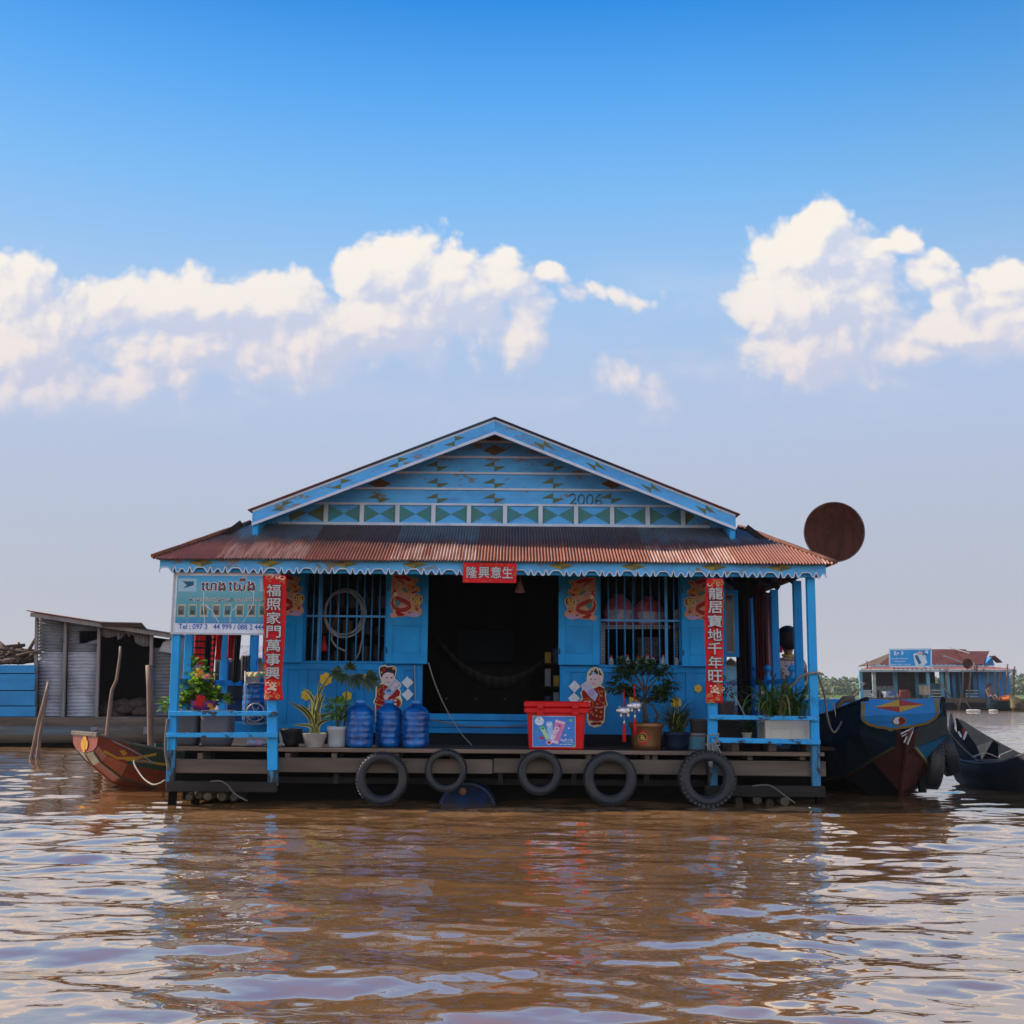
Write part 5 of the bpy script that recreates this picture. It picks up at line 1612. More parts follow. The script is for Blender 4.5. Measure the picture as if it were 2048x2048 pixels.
# --- red cooler
def cooler():
	Y0 = YF + 0.03
	x0, x1, z0, z1 = hrect(1055, 1171, 1421, 1499, Y0)
	z0 = DECK
	D = 0.40
	o = empty('cooler_box', ((x0 + x1) / 2, Y0 + D / 2, DECK), 'red plastic cooler box with a blue drinks poster, standing by the doorway', 'cooler'); rolled(o)
	M = mat('cooler_red', (0.62, 0.006, 0.006), 0.4, (0.54, 0.005, 0.006), ns=4, bump=0.05, spec=0.2, grime=(0.36, 0.01, 0.008), grimeamt=0.4)
	t = 0.018
	vs = [(x0 + t, Y0 + t, z0), (x1 - t, Y0 + t, z0), (x1 - t, Y0 + D - t, z0), (x0 + t, Y0 + D - t, z0), (x0, Y0, z1), (x1, Y0, z1), (x1, Y0 + D, z1), (x0, Y0 + D, z1)]
	MB().add(vs, [(0, 3, 2, 1), (4, 5, 6, 7), (0, 1, 5, 4), (1, 2, 6, 5), (2, 3, 7, 6), (3, 0, 4, 7)]).build('body', M, o, bevel=0.015)
	l0, l1, m0, m1 = hrect(1049, 1179, 1403, 1427, Y0 - 0.03)
	zm = (m0 + m1) / 2
	MB().box((l0, Y0 - 0.025, m0), (l1, Y0 + D + 0.025, zm - 0.004)).build('rim', M, o, bevel=0.01)
	MB().box((l0 - 0.004, Y0 - 0.03, zm), (l1 + 0.004, Y0 + D + 0.03, m1)).build('lid', M, o, bevel=0.012)
	for px in (1080, 1150):
		a0, a1, b0, b1 = hrect(px - 6.5, px + 6.5, 1406, 1430, Y0)
		mb = MB().box((a0, Y0 - 0.05, b0), (a1, Y0 - 0.032, b0 + 0.05)).box((a0, Y0 - 0.052, b0 + 0.062), (a1, Y0 - 0.032, b1))
		mb.build('latch', M, o, bevel=0.005)
	# poster
	p0, p1, q0, q1 = hrect(1065, 1151, 1432, 1494, Y0)
	tl = Vector((hx(1066, 1431, Y0), Y0 - 0.004, hz(1108, 1431, Y0))); w = p1 - p0; h = q1 - q0
	pm = [flat('poster_blue', (0.06, 0.22, 0.62), 0.35), flat('poster_edge', (0.55, 0.62, 0.8)), flat('poster_pink', (0.68, 0.22, 0.42)), flat('poster_pale', (0.75, 0.62, 0.74)), flat('poster_sky', (0.30, 0.55, 0.82)), flat('poster_green', (0.18, 0.52, 0.16)), flat('poster_white', (0.75, 0.78, 0.85)), flat('poster_red', (0.5, 0.04, 0.05)), flat('poster_dark', (0.08, 0.03, 0.06)), flat('poster_lime', (0.45, 0.68, 0.35))]
	# crop units: poster spans (425,490)-(1480,1265)
	def T(x, y, lift=0.0): return Vector((p0 + (x - 418) / 1055 * w, Y0 - 0.004 - lift + 0.016 * (1 - (q1 - (y - 490) / 770 * h - z0) / (z1 - z0)), q1 - (y - 490) / 770 * h))
	a = MB()
	def poly(pts, mi, lift): a.prism([T(x, y, lift) for x, y in pts], (T(418, 490) - T(1473, 490)).cross(T(418, 1260) - T(418, 490)) * -1 if False else NF, 0, mi)
	a.prism([T(418, 490), T(1473, 490), T(1473, 1260), T(418, 1260)], NF, 0.002, 1)
	poly([(430, 503), (1460, 503), (1460, 1248), (430, 1248)], 0, 0.001)
	poly([(590, 780), (700, 730), (830, 1060), (760, 1090)], 9, 0.0016); poly([(600, 770), (700, 728), (725, 800), (630, 840)], 5, 0.002); poly([(655, 800), (690, 790), (695, 825), (660, 832)], 8, 0.0024)
	poly([(750, 640), (900, 620), (930, 1000), (810, 1080)], 4, 0.0018); poly([(755, 690), (905, 670), (910, 720), (765, 740)], 6, 0.0022); poly([(820, 740), (870, 735), (870, 780), (825, 785)], 3, 0.0024)
	poly([(990, 565), (1225, 640), (1215, 720), (1040, 1200), (880, 1150), (860, 1090)], 2, 0.0024)
	poly([(990, 590), (1215, 650), (1205, 690), (975, 640)], 3, 0.0027)
	poly([(1055, 700), (1115, 720), (1110, 765), (1060, 755)], 7, 0.0028)
	poly([(890, 1080), (1060, 1120), (1045, 1180), (885, 1145)], 3, 0.0027)
	poly([(570, 1000), (620, 1000), (740, 1050), (720, 1080), (610, 1060)], 7, 0.0022)
	poly([(825 + 70 * math.cos(i * .628), 1150 + 60 * math.sin(i * .628)) for i in range(10)], 3, 0.0028); poly([(825 + 50 * math.cos(i * .628), 1150 + 42 * math.sin(i * .628)) for i in range(10)], 7, 0.0031)
	star = []
	for i in range(32):
		r = 125 if i % 2 else 98
		star.append((585 + r * math.cos(i * math.pi / 16), 620 + r * 0.95 * math.sin(i * math.pi / 16)))
	poly(star, 6, 0.0016)
	poly([(565, 545), (590, 540), (590, 600), (570, 600)], 8, 0.002)
	for yy_ in (625, 650): ribbon(a, [T(510, yy_, 0.002), T(660, yy_, 0.002)], 0.005, NF, 4)
	for (x, y, r, mi) in ((1355, 595, 45, 5), (535, 885, 22, 5), (580, 1105, 22, 5), (1225, 965, 30, 6), (1315, 790, 25, 6), (1440, 1235, 40, 5), (455, 505, 30, 5), (1225, 965, 14, 8)):
		poly([(x + r * math.cos(i * .785), y + r * 0.8 * math.sin(i * .785)) for i in range(8)], mi, 0.0018 if mi != 8 else 0.0022)
	# lettering up the can, tilted like it
	ud = (T(1105, 800) - T(930, 1140)).normalized(); vd = Vector((ud.z, 0, -ud.x)) * -1
	put_text(a, 'MEYIO', T(935, 1110, 0.003), ud, vd, NF, 0.06, 6, 0.03, fitw=0.145, fith=0.052, lift=0.0005)
	put_text(a, 'ឈូកសារ', T(1105, 1135, 0.002), UX, UZ, NF, 0.03, 3, 0.03, fitw=0.125, fith=0.033, lift=0.0005)
	put_text(a, 'www', T(1065, 1205, 0.002), UX, UZ, NF, 0.02, 6, 0.02, fitw=0.14, fith=0.010, lift=0.0005)
	ribbon(a, [T(1210, 1140, 0.002), T(1425, 1142, 0.002)], 0.004, NF, 9)
	a.build('poster', pm, o)
cooler()

# ------------------------------------------------------------------ plants
L_green = leafmat('leaf_green', (0.04, 0.10, 0.02), (0.11, 0.21, 0.03))
L_dark = leafmat('leaf_dark', (0.016, 0.040, 0.014), (0.05, 0.085, 0.02))
L_lime = leafmat('leaf_lime', (0.20, 0.36, 0.03), (0.36, 0.50, 0.05), 0.5)
L_grass = leafmat('leaf_strap', (0.03, 0.085, 0.018), (0.085, 0.16, 0.03), 0.35)
L_yel = leafmat('leaf_margin', (0.45, 0.38, 0.06), (0.55, 0.46, 0.12), 0.3)
L_snake = leafmat('leaf_snake', (0.055, 0.075, 0.035), (0.03, 0.045, 0.02), 0.15)
L_dry = leafmat('leaf_dry', (0.22, 0.13, 0.05), (0.3, 0.2, 0.08), 0.3)
L_redd = leafmat('leaf_reddish', (0.07, 0.02, 0.02), (0.05, 0.05, 0.03), 0.3)
M_stem = mat('stem_brown', (0.09, 0.065, 0.045), 0.7, (0.05, 0.04, 0.03), ns=20, bump=0.4)
M_stemg = mat('stem_green', (0.09, 0.11, 0.04), 0.6, (0.12, 0.10, 0.06), ns=20, bump=0.2)
M_soil = mat('soil', (0.03, 0.022, 0.016), 0.9, ns=30, bump=0.8)

def leaf(mb, base, d, up, L, w, mi=0, fold=0.25, droop=0.3, n=4, tipw=0.0):
	"""bent leaf blade growing along d"""
	base = Vector(base); d = Vector(d).normalized(); up = Vector(up)
	s = d.cross(up)
	if s.length < 1e-4: s = d.orthogonal()
	s.normalize(); u = s.cross(d).normalized()
	rows = []
	for i in range(n + 1):
		t = i / n
		prof = math.sin(math.pi * min(1, (t * 0.92 + 0.08))) ** 0.75 if tipw == 0 else (1 - t) ** 0.6 * (0.6 + 0.4 * min(1, t * 6))
		p = base + d * (L * t) - u * 0 + Vector((0, 0, -1)) * (droop * L * t * t)
		hw = w * 0.5 * max(prof, 0.02)
		rows.append((p + s * hw + u * (fold * hw), p, p - s * hw + u * (fold * hw)))
	vs = [q for r in rows for q in r]
	fs = []
	for i in range(n):
		a = i * 3
		fs += [(a, a + 1, a + 4, a + 3), (a + 1, a + 2, a + 5, a + 4)]
	mb.add(vs, fs, mi, True)
def strap(mb, base, ang, L, w, arch, mi=0, n=9, edge=None, lean=0.0, twist=0.0):
	"""long arching strap leaf: ang = heading, arch = how far it bends over"""
	base = Vector(base); h = Vector((math.cos(ang), math.sin(ang), 0)); s = Vector((-math.sin(ang), math.cos(ang), 0))
	rows = []; el = math.pi / 2 - lean; p = base.copy()
	for i in range(n + 1):
		t = i / n
		hw = w / 2 * (min(1, 0.55 + t * 2.5) * (1 - t) ** 0.45 + 0.02)
		a = twist * t
		sv = s * math.cos(a) + (h * math.sin(el) * -1 + Vector((0, 0, math.cos(el)))) * math.sin(a)
		rows.append((p + sv * hw, p - Vector((0, 0, hw * 0.25)), p - sv * hw))
		p = p + (h * math.cos(el) + Vector((0, 0, math.sin(el)))) * (L / n)
		el -= arch / n * (0.5 + t)
	vs = [q for r in rows for q in r]; fs = []
	for i in range(n):
		a = i * 3
		fs += [(a, a + 1, a + 4, a + 3), (a + 1, a + 2, a + 5, a + 4)]
	mb.add(vs, fs, mi, True)
	if edge is not None:
		for k in (0, 2):
			ev = []; sg = 1 if k == 0 else -1
			for r in rows:
				o = (r[k] - r[1]); l = o.length
				o = o / l if l > 1e-6 else s
				ev += [r[k] - o * min(l * 0.9, w * 0.10) + NF * 0.001, r[k] + o * w * 0.10 + NF * 0.001]
			mb.add(ev, [(2 * i, 2 * i + 1, 2 * i + 3, 2 * i + 2) for i in range(n)], edge, True)
def rand_dir(r):
	a = r.uniform(0, 2 * math.pi); z = r.uniform(-0.5, 1.0)
	q = math.sqrt(max(0, 1 - z * z))
	return Vector((q * math.cos(a), q * math.sin(a), z))
def pot(px, w_px, py_top, py_bot, Y, prof, m, o, rim=True, n=28, sq=None, name_z=None):
	"""returns (centre, top z, radius)"""
	x = hx(px, (py_top + (py_bot or py_top)) / 2, Y); z0 = DECK + (0 if name_z is None else name_z); z1 = hz(px, py_top, Y)
	r = w_px / 2 * Y / F; h = z1 - z0
	pr = [(0.0, 0.0)] + [(r * a, h * b) for a, b in prof] + [(r * prof[-1][0] * 0.9, h), (r * prof[-1][0] * 0.86, h * 0.9)]
	MB().lathe([(a, b + z0) for a, b in pr], (x, Y, 0), n, sq=sq, caps=False).build('pot', m, o)
	MB().lathe([(0.0, z0 + h * 0.88), (r * prof[-1][0] * 0.88, z0 + h * 0.88)], (x, Y, 0), 20, caps=False).build('soil', M_soil, o)
	return Vector((x, Y, z1)), r
def plant(name, px, Y, label, grp=None, cat='plant', z=None):
	o = empty(name, (hx(px, 1450, Y), Y, DECK if z is None else z), label, cat, grp)
	return rolled(o)
FLARE = [(0.72, 0), (0.80, 0.25), (0.90, 0.8), (1.0, 0.86), (1.0, 1.0)]

# snake plant in a ribbed white pot
Yp = YF + 0.17
o = plant('snake_plant', 628, Yp, 'snake plant with yellow-edged blades in a ribbed off-white pot', 'potted plants on the deck')
ribs = [(0.66, 0.0)]
for i in range(9):
	ribs += [(0.68 + 0.035 * i, 0.02 + i * 0.1), (0.70 + 0.035 * i, 0.06 + i * 0.1), (0.66 + 0.035 * i, 0.10 + i * 0.1)]
ribs += [(1.0, 0.94), (1.0, 1.0)]
c, r = pot(629, 50, 1466, 1497, Yp, ribs, mat('ribbed_pot', (0.33, 0.31, 0.28), 0.55, (0.24, 0.22, 0.2), ns=8, bump=0.1), o)
mb = MB(); rr = random.Random(4)
tips = [(661, 1350, .9), (606, 1375, .95), (638, 1361, .8), (575, 1403, .9), (597, 1408, .8), (650, 1385, 1), (622, 1400, .9), (672, 1425, .8), (611, 1425, .8), (642, 1405, .9), (584, 1450, .7), (660, 1440, .8), (630, 1420, .9), (618, 1380, .8)]
for i, (tx_, ty_, k_) in enumerate(tips):
	t = H(tx_, ty_, Yp + rr.uniform(-.05, .05)); b = Vector((c.x + rr.uniform(-.05, .05), c.y + rr.uniform(-.04, .04), c.z - 0.02))
	d = t - b; L = d.length
	sd_ = Vector((1, 0, 0)) * math.cos(rr.uniform(-.6, .6)) + Vector((0, 1, 0)) * math.sin(rr.uniform(-.6, .6))
	sd_ = (sd_ - d.normalized() * sd_.dot(d.normalized())).normalized()
	bend = Vector((rr.uniform(-.05, .05), rr.uniform(-.04, .04), 0)) + Vector((-(d.x) * 0.25, 0, 0.04))
	n = 9; rows = []
	for j in range(n + 1):
		q = j / n
		p = b + d * q + bend * math.sin(q * math.pi)
		hw = 0.026 * k_ * (0.6 + 0.8 * q) * (1 - q ** 3) + 0.001
		ph = q * rr.uniform(.2, .5)
		rows.append((p - sd_ * hw * 1.25, p - sd_ * hw * 0.80, p + NF * -0.006, p + sd_ * hw * 0.80, p + sd_ * hw * 1.25))
	vs = [v for rw in rows for v in rw]
	for j in range(n):
		a = j * 5
	o_ = len(mb.v); mb.v.extend(vs)
	for j in range(n):
		for k__ in range(4):
			a = o_ + j * 5 + k__
			mb.f.append([a, a + 1, a + 6, a + 5]); mb.mi.append(1 if k__ in (0, 3) else 0); mb.sm.append(True)
mb.build('blades', [L_snake, L_yel], o)
# bushy plant in a white pot
Yp = YF + 0.2
o = plant('bushy_plant', 674, Yp, 'leafy green bush in a smooth white pot next to the leftmost blue bottle', 'potted plants on the deck')
c, r = pot(674, 40, 1453, 1497, Yp, [(0.82, 0), (0.88, .1), (0.92, 0.8), (1.0, 0.84), (1.0, 1.0)], mat('white_pot', (0.42, 0.44, 0.47), 0.4, (0.34, 0.35, 0.37), ns=6), o)
mb = MB(); rr = random.Random(8)
for i in range(300):
	d = rand_dir(rr)
	p = c + Vector((d.x * 0.15 * rr.uniform(.3, 1), d.y * 0.13 * rr.uniform(.3, 1), 0.12 + 0.17 * rr.uniform(-.35, 1.0)))
	dd = (d + Vector((0, 0, 0.35))).normalized()
	leaf(mb, p, dd, (0, 0, 1), rr.uniform(.05, .085), rr.uniform(.022, .032), 1 if rr.random() < 0.3 + 0.4 * (p.z - c.z > .22) else 0, droop=.35)
mb.build('foliage', [L_green, L_lime], o)
mb = MB()
for i in range(5): mb.tube([c + Vector((0, 0, -.03)), c + Vector((rr.uniform(-.08, .08), rr.uniform(-.06, .06), .22))], .006, 5)
mb.build('stems', M_stemg, o)
# papaya-like seedling behind
Yp = YF + 0.45
o = plant('papaya_seedling', 690, Yp, 'tall seedling with big lobed dark leaves behind the white plant pot', 'potted plants on the deck')
b = H(684, 1470, Yp); t = H(700, 1352, Yp)
pot(684, 34, 1462, None, Yp, FLARE, mat('black_pot', (0.012, 0.012, 0.014), 0.6, spec=0.2), o)
mb = MB().tube([b, b + (t - b) * 0.35 + Vector((.01, 0, 0)), b + (t - b) * .7 + Vector((-.015, 0, 0)), t], [.014, .012, .010, .008], 7)
for tp in ((680, 1342), (716, 1350), (735, 1355), (700, 1335)): mb.tube([t - Vector((0, 0, .02)), (t + H(*tp, Yp)) / 2 + Vector((0, 0, .02)), H(*tp, Yp)], .005, 5)
mb.build('stem', M_stemg, o)
mb = MB()
for (cx_, cy_, rot, Lf, mi) in ((682, 1342, 3.4, .15, 0), (700, 1338, 1.5, .13, 0), (712, 1350, -1.2, .16, 0), (733, 1352, -.45, .20, 0), (690, 1348, -1.9, .12, 0)):
	p = H(cx_, cy_, Yp)
	for j in range(-3, 4):
		a = rot + j * 0.46
		L = Lf * (1 - 0.11 * abs(j))
		leaf(mb, p, (math.cos(a), -0.35 + random.uniform(-.15, .15), math.sin(a)), (0, -1, .4), L, L * .33, mi, droop=.25)
mb.build('leaves', [L_dark], o)
# empty black pot
Yp = YF + 0.22
o = plant('black_pot', 581, Yp, 'squat black bucket pot with a torn pale liner beside the banner post', None, 'pot')
c, r = pot(581, 44, 1457, 1497, Yp, FLARE, mat('black_pot', (0.012, 0.012, 0.014), 0.6, spec=0.2), o)
mb = MB(); ribbon(mb, [Vector((c.x - .10, Yp - .095, DECK + .16)), Vector((c.x - .085, Yp - .10, DECK + .10)), Vector((c.x - .075, Yp - .10, DECK + .04)), Vector((c.x - .04, Yp - .105, DECK + .015))], [.01, .03, .035, .015], NF, 0); mb.build('liner', flat('pale_liner', (.3, .29, .26)), o)
mb = MB()
for i in range(14):
	d = rand_dir(rr); leaf(mb, c + Vector((d.x * .08, d.y * .05, -.01)), (d.x, d.y, .5), (0, 0, 1), .07, .015, 0, droop=.6)
mb.build('dry_sprigs', [L_dry], o)
# bonsai in bronze pot
Yp = YF + 0.24
o = plant('bonsai_tree', 1293, Yp, 'little twisted bonsai tree in a bronze pot bearing a red diamond emblem', 'potted plants on the deck')
Mb = mat('bronze_pot', (0.20, 0.095, 0.035), 0.42, (0.15, 0.07, 0.028), ns=5, bump=0.1, metal=0.35, spec=0.4)
c, r = pot(1293, 70, 1445, 1500, Yp, [(0.76, 0), (0.80, .2), (0.90, 0.80), (0.93, 0.82), (1.0, 0.86), (1.0, 1.0)], Mb, o, n=40)
# emblem
e = MB(); ec = Vector((hx(1286, 1475, Yp - r), Yp - r * 0.9, hz(1286, 1475, Yp - r)))
dm = [(0, .088), (-.03, .045), (-.085, 0), (-.04, -.05), (0, -.085), (.04, -.05), (.085, 0), (.03, .045)]
def on_pot(a, b, l):
	rr_ = r * (0.76 + 0.17 * ((ec.z + b) - DECK) / (c.z - DECK))
	x = ec.x + a - c.x
	return Vector((c.x + x, Yp - math.sqrt(max(0.0, rr_ * rr_ - x * x)) - l, ec.z + b))
def disc(R0, mi, l, n=16):
	vs = [on_pot(0, 0, l)] + [on_pot(R0 * math.cos(i * 2 * math.pi / n), R0 * math.sin(i * 2 * math.pi / n), l) for i in range(n)]
	e.add(vs, [(0, 1 + i, 1 + (i + 1) % n) for i in range(n)], mi)
vs = [on_pot(0, 0, .004)] + [on_pot(a, b, .004) for a, b in dm]
e.add(vs, [(0, 1 + i, 1 + (i + 1) % 8) for i in range(8)], 0)
disc(.047, 1, .006); disc(.041, 3, .007)
put_text(e, '福', on_pot(0, 0, .011), UX, UZ, NF, .08, 1, .02, True, fitw=.055, fith=.055)
e.build('emblem', [flat('emblem_red', (.5, .03, .03)), flat('emblem_gold', (.5, .34, .08)), M_redp, flat('emblem_brown', (.10, .05, .02))], o)
mb = MB()
tr = [H(1293, 1452, Yp), H(1290, 1425, Yp), H(1287, 1405, Yp), H(1291, 1385, Yp), H(1300, 1372, Yp)]
mb.tube(tr, [.035, .026, .022, .018, .014], 9)
for q in ([(1308, 1452), (1316, 1430), (1306, 1412), (1292, 1404)],): mb.tube([H(a, b_, Yp - .02) for a, b_ in q], [.016, .014, .012, .012], 7)
br_ = []
for tp in ((1228, 1375), (1240, 1350), (1262, 1340), (1283, 1330), (1305, 1335), (1328, 1345), (1338, 1372), (1318, 1388), (1258, 1385), (1245, 1330), (1330, 1395)):
	p0 = tr[3] if tp[1] < 1365 else tr[2]
	p1 = H(*tp, Yp + rr.uniform(-.15, .12))
	mid = (p0 + p1) / 2 + Vector((rr.uniform(-.03, .03), rr.uniform(-.04, .04), rr.uniform(-.02, .05)))
	mb.tube([p0, mid, p1], [.012, .009, .004], 6); br_ += [(mid + p1) / 2, p1, p1]
mb.build('trunk', M_stem, o)
mb = MB(); rr = random.Random(21)
for bp in br_:
	for i in range(60):
		d = rand_dir(rr)
		p = bp + Vector((d.x * .11, d.y * .10, d.z * .075)) * rr.uniform(.2, 1)
		leaf(mb, p, (d + Vector((0, -.1, .1))), (0, 0, 1), rr.uniform(.04, .07), rr.uniform(.022, .034), 0 if rr.random() < .8 else 1, droop=.3, n=3)
mb.build('foliage', [L_dark, L_green], o)
# grassy plant in dark blue pot
Yp = YF + 0.26
o = plant('grass_plant', 1355, Yp, 'tuft of dark grassy leaves in a dark blue pot near the roped tyre', 'potted plants on the deck')
c, r = pot(1353, 52, 1464, 1501, Yp, FLARE, mat('navy_pot', (0.008, 0.018, 0.045), 0.5, spec=0.25), o)
mb = MB(); rr = random.Random(31)
for i in range(280):
	a = rr.uniform(0, 6.283)
	strap(mb, c + Vector((rr.uniform(-.06, .06), rr.uniform(-.05, .05), -.03)), a, rr.uniform(.26, .50), rr.uniform(.008, .015), rr.uniform(1.0, 2.8), 0 if rr.random() < .85 else 1, n=7, lean=rr.uniform(.02, .5))
mb.build('blades', [leafmat('leaf_grassdark', (.016, .04, .016), (.04, .07, .02), .25), L_yel], o)
# paint bucket and grey bucket
def bucket(name, px, w, py0, py1, Y, m, label, band=None):
	o = plant(name, px, Y, label, None, 'bucket')
	x = hx(px, (py0 + py1) / 2, Y); z1 = hz(px, py0, Y); z0 = hz(px, py1, Y); r = w / 2 * Y / F
	MB().lathe([(0, z0), (r * .88, z0), (r * .95, z1 - .02), (r, z1 - .018), (r, z1), (r * .93, z1), (r * .9, z1 - .05), (0, z1 - .05)], (x, Y, 0), 28).build('shell', m, o)
	if band:
		MB().lathe([(r * .90 + .002, z0 + (z1 - z0) * .15), (r * .945 + .002, z0 + (z1 - z0) * .8)], (x, Y, 0), 28, caps=False).build('label_band', band, o)
	return o
bucket('paint_bucket', 1393, 36, 1466, 1503, YF + 0.3, mat('bucket_white', (.24, .24, .26), .5, (.18, .19, .22), ns=6), 'pale paint bucket with a worn teal label beside the grassy plant', mat('bucket_label', (.22, .24, .30), .5, (.03, .17, .22), ns=5, bump=0))
bucket('grey_bucket', 1396, 34, 1438, 1466, YF + 0.3, mat('bucket_grey', (.10, .09, .09), .6, (.07, .065, .065), ns=6), 'grey bucket stacked on top of the pale paint bucket')

# silver pig charms on red cords
M_chrome = mat('silver_charm', (0.62, 0.63, 0.66), 0.34, (0.35, 0.3, 0.3), ns=30, bump=0.6, bs=60, metal=0.8)
M_tassel = mat('tassel_red', (0.55, 0.008, 0.015), 0.7, (0.4, 0.006, 0.01), ns=80, bump=0.4, bs=200)
def charm(px, py, ytop, ytas0, ytas1, label, hat):
	Y = YF + 0.02
	c = H(px, py, Y)
	o = empty('pig_charm', c, label, 'charm', 'silver pig charms'); rolled(o)
	b = MB()
	b.lathe([(0.0, -.070), (.028, -.064), (.046, -.035), (.050, 0), (.046, .03), (.030, .05), (.022, .062), (.023, .078), (0, .080)], (0, 0, 0), 14, axis='X')
	for (x, y_) in ((-.04, -.02), (-.04, .02), (.035, -.02), (.035, .02)): b.tube([(x, y_, -.03), (x - .004, y_, -.072)], [.016, .011], 7)
	for y_ in (-.016, .016): b.tube([(.045, y_, .025), (.055, y_ * 1.4, .048)], [.010, .002], 6)
	b.tube([(-.066, 0, .01), (-.078, 0, .022), (-.072, .008, .032)], .004, 5)
	fl = Matrix.Rotation(math.pi, 4, 'Z')
	b.v = [fl @ p + c for p in b.v]
	b.build('pig', M_chrome, o)
	k_ = MB()
	zt_ = hz(px, ytop, Y); top_f = hz(px, 1146, YE)
	k_.tube([Vector((c.x, Y - 0.0, c.z + .035)), Vector((c.x, Y, zt_))], .008, 6)
	k_.build('cord', M_tassel, o)
	MB().tube([Vector((c.x, Y, zt_)), Vector((c.x, YE + .05, top_f))], .0018, 5).build('thread', flat('thread_dark', (.05, .05, .06)), o)
	z0, z1 = hz(px, ytas0, Y), hz(px, ytas1, Y)
	MB().tube([(c.x, Y, c.z - .03), (c.x, Y, z0)], .003, 5).build('link', M_chrome, o)
	MB().lathe([(0, z0), (.010, z0), (.012, z0 - .02), (.012, z0 - .05), (0.0, z0 - .05)], (c.x, Y, 0), 10).build('ferrule', M_chrome, o)
	tz = z0 - .05
	MB().lathe([(.010, tz + .004), (.016, tz - .03), (.018, (tz + z1) / 2), (.021, z1), (0, z1)], (c.x, Y, 0), 12).build('tassel', M_tassel, o)
charm(1248, 1421, 1378, 1440, 1484, 'silver pig charm with the lower red tassel, left of the bonsai trunk', False)
charm(1269.5, 1411, 1368, 1428, 1470, 'silver pig charm hanging closest to the bonsai trunk above the bronze pot', True)

# ------------------------------------------------------------------ left corner: tubs, flowers, clothes, bottle trolley
M_tub = mat('grey_tub', (0.105, 0.105, 0.125), 0.5, (0.085, 0.085, 0.10), ns=4, bump=0.05, spec=0.3, grime=(.14, .12, .11), grimeamt=.3)
def tub(px, w, py0, py1, Y, label):
	o = empty('grey_tub', (hx(px, 1465, Y), Y, DECK), label, 'tub', 'grey tubs behind the left rail'); rolled(o)
	x = hx(px, (py0 + py1) / 2, Y); z1 = hz(px, py0, Y); r = w / 2 * Y / F
	MB().lathe([(0, DECK), (r * .80, DECK), (r * .90, DECK + .03), (r * .95, DECK + .08), (r, z1 - .03), (r * 1.0, z1 - .004), (0, z1 - .004)], (x, Y, 0), 40, sq=4).build('body', M_tub, o)
	MB().lathe([(r * 1.02, z1 - .003), (r * 1.03, z1 + .012), (r * .95, z1 + .02), (0, z1 + .022)], (x, Y, 0), 40, sq=4, caps=False).build('lid', mat('tub_lid', (.36, .36, .36), .5, (.25, .25, .26), ns=10), o)
	return Vector((x, Y, z1 + .022))
tA = tub(374, 54, 1424, 1502, YF + 0.30, 'grey rounded plastic tub in the corner next to the left end post')
tB = tub(435, 62, 1424, 1502, YF + 0.27, 'wider grey rounded plastic tub second from the left end post')
o = plant('flowering_plant', 400, YF + .3, 'sunlit flowering plant with lime leaves in purple wrapping, standing on the grey tubs', 'potted plants on the deck', z=tA.z)
pc = Vector((hx(408, 1415, YF + .3), YF + .3, tA.z))
MB().lathe([(0, pc.z), (.10, pc.z), (.16, pc.z + .10), (.15, pc.z + .10), (.09, pc.z + .03), (0, pc.z + .03)], (pc.x, pc.y, 0), 16, caps=False).build('pot', mat('wrap_purple', (.16, .05, .30), .4, (.35, .02, .08), ns=9, bump=.2), o)
mb = MB(); rr = random.Random(77)
stems = []
for (a, b_) in ((385, 1330), (400, 1350), (365, 1390), (420, 1370), (445, 1390), (350, 1400), (335, 1412), (440, 1410), (390, 1365), (372, 1370), (460, 1400), (410, 1335), (322, 1418)):
	t = H(a, b_, YF + .3 + rr.uniform(-.12, .12)); s0 = pc + Vector((0, 0, .05))
	m_ = (s0 + t) / 2 + Vector((0, 0, .06)); stems.append((s0, m_, t))
	mb.tube([s0, m_, t], [.007, .006, .003], 5)
mb.build('stems', M_stemg, o)
mb = MB()
for (s0, m_, t) in stems:
	for i in range(34):
		q = rr.uniform(.25, 1.05)
		p = s0.lerp(m_, q * 2) if q < .5 else m_.lerp(t, q * 2 - 1)
		d = rand_dir(rr)
		p = p + d * rr.uniform(0, .08)
		L = rr.uniform(.06, .12)
		leaf(mb, p, d + Vector((0, 0, .15)), (0, 0, 1), L, L * .55, 1 if rr.random() < .45 else 0, droop=.3)
mb.build('foliage', [L_green, L_lime], o)
mb = MB()
for (a, b_, mi) in ((398, 1340, 0), (403, 1345, 0), (410, 1353, 1), (395, 1350, 0), (416, 1352, 1), (425, 1416, 0), (420, 1410, 0)):
	p = H(a, b_, YF + .16)
	for j in range(5):
		an = j * 1.256
		leaf(mb, p, (math.cos(an), -.5, math.sin(an)), (0, -1, 0), .035, .025, mi, droop=.1, n=3)
mb.build('petals', [leafmat('petal_orange', (.65, .22, .02), (.7, .35, .05)), leafmat('petal_pink', (.65, .2, .22), (.7, .35, .3))], o)
mb = MB()
for i in range(5): mb.add([H(a, b_, YF + .13) for a, b_ in ((388, 1410), (404, 1414), (411, 1393), (395, 1389))], [(0, 1, 2, 3)]) if i == 0 else None
mb.build('red_card', flat('card_red', (.5, .008, .008)), o, solid=.003)
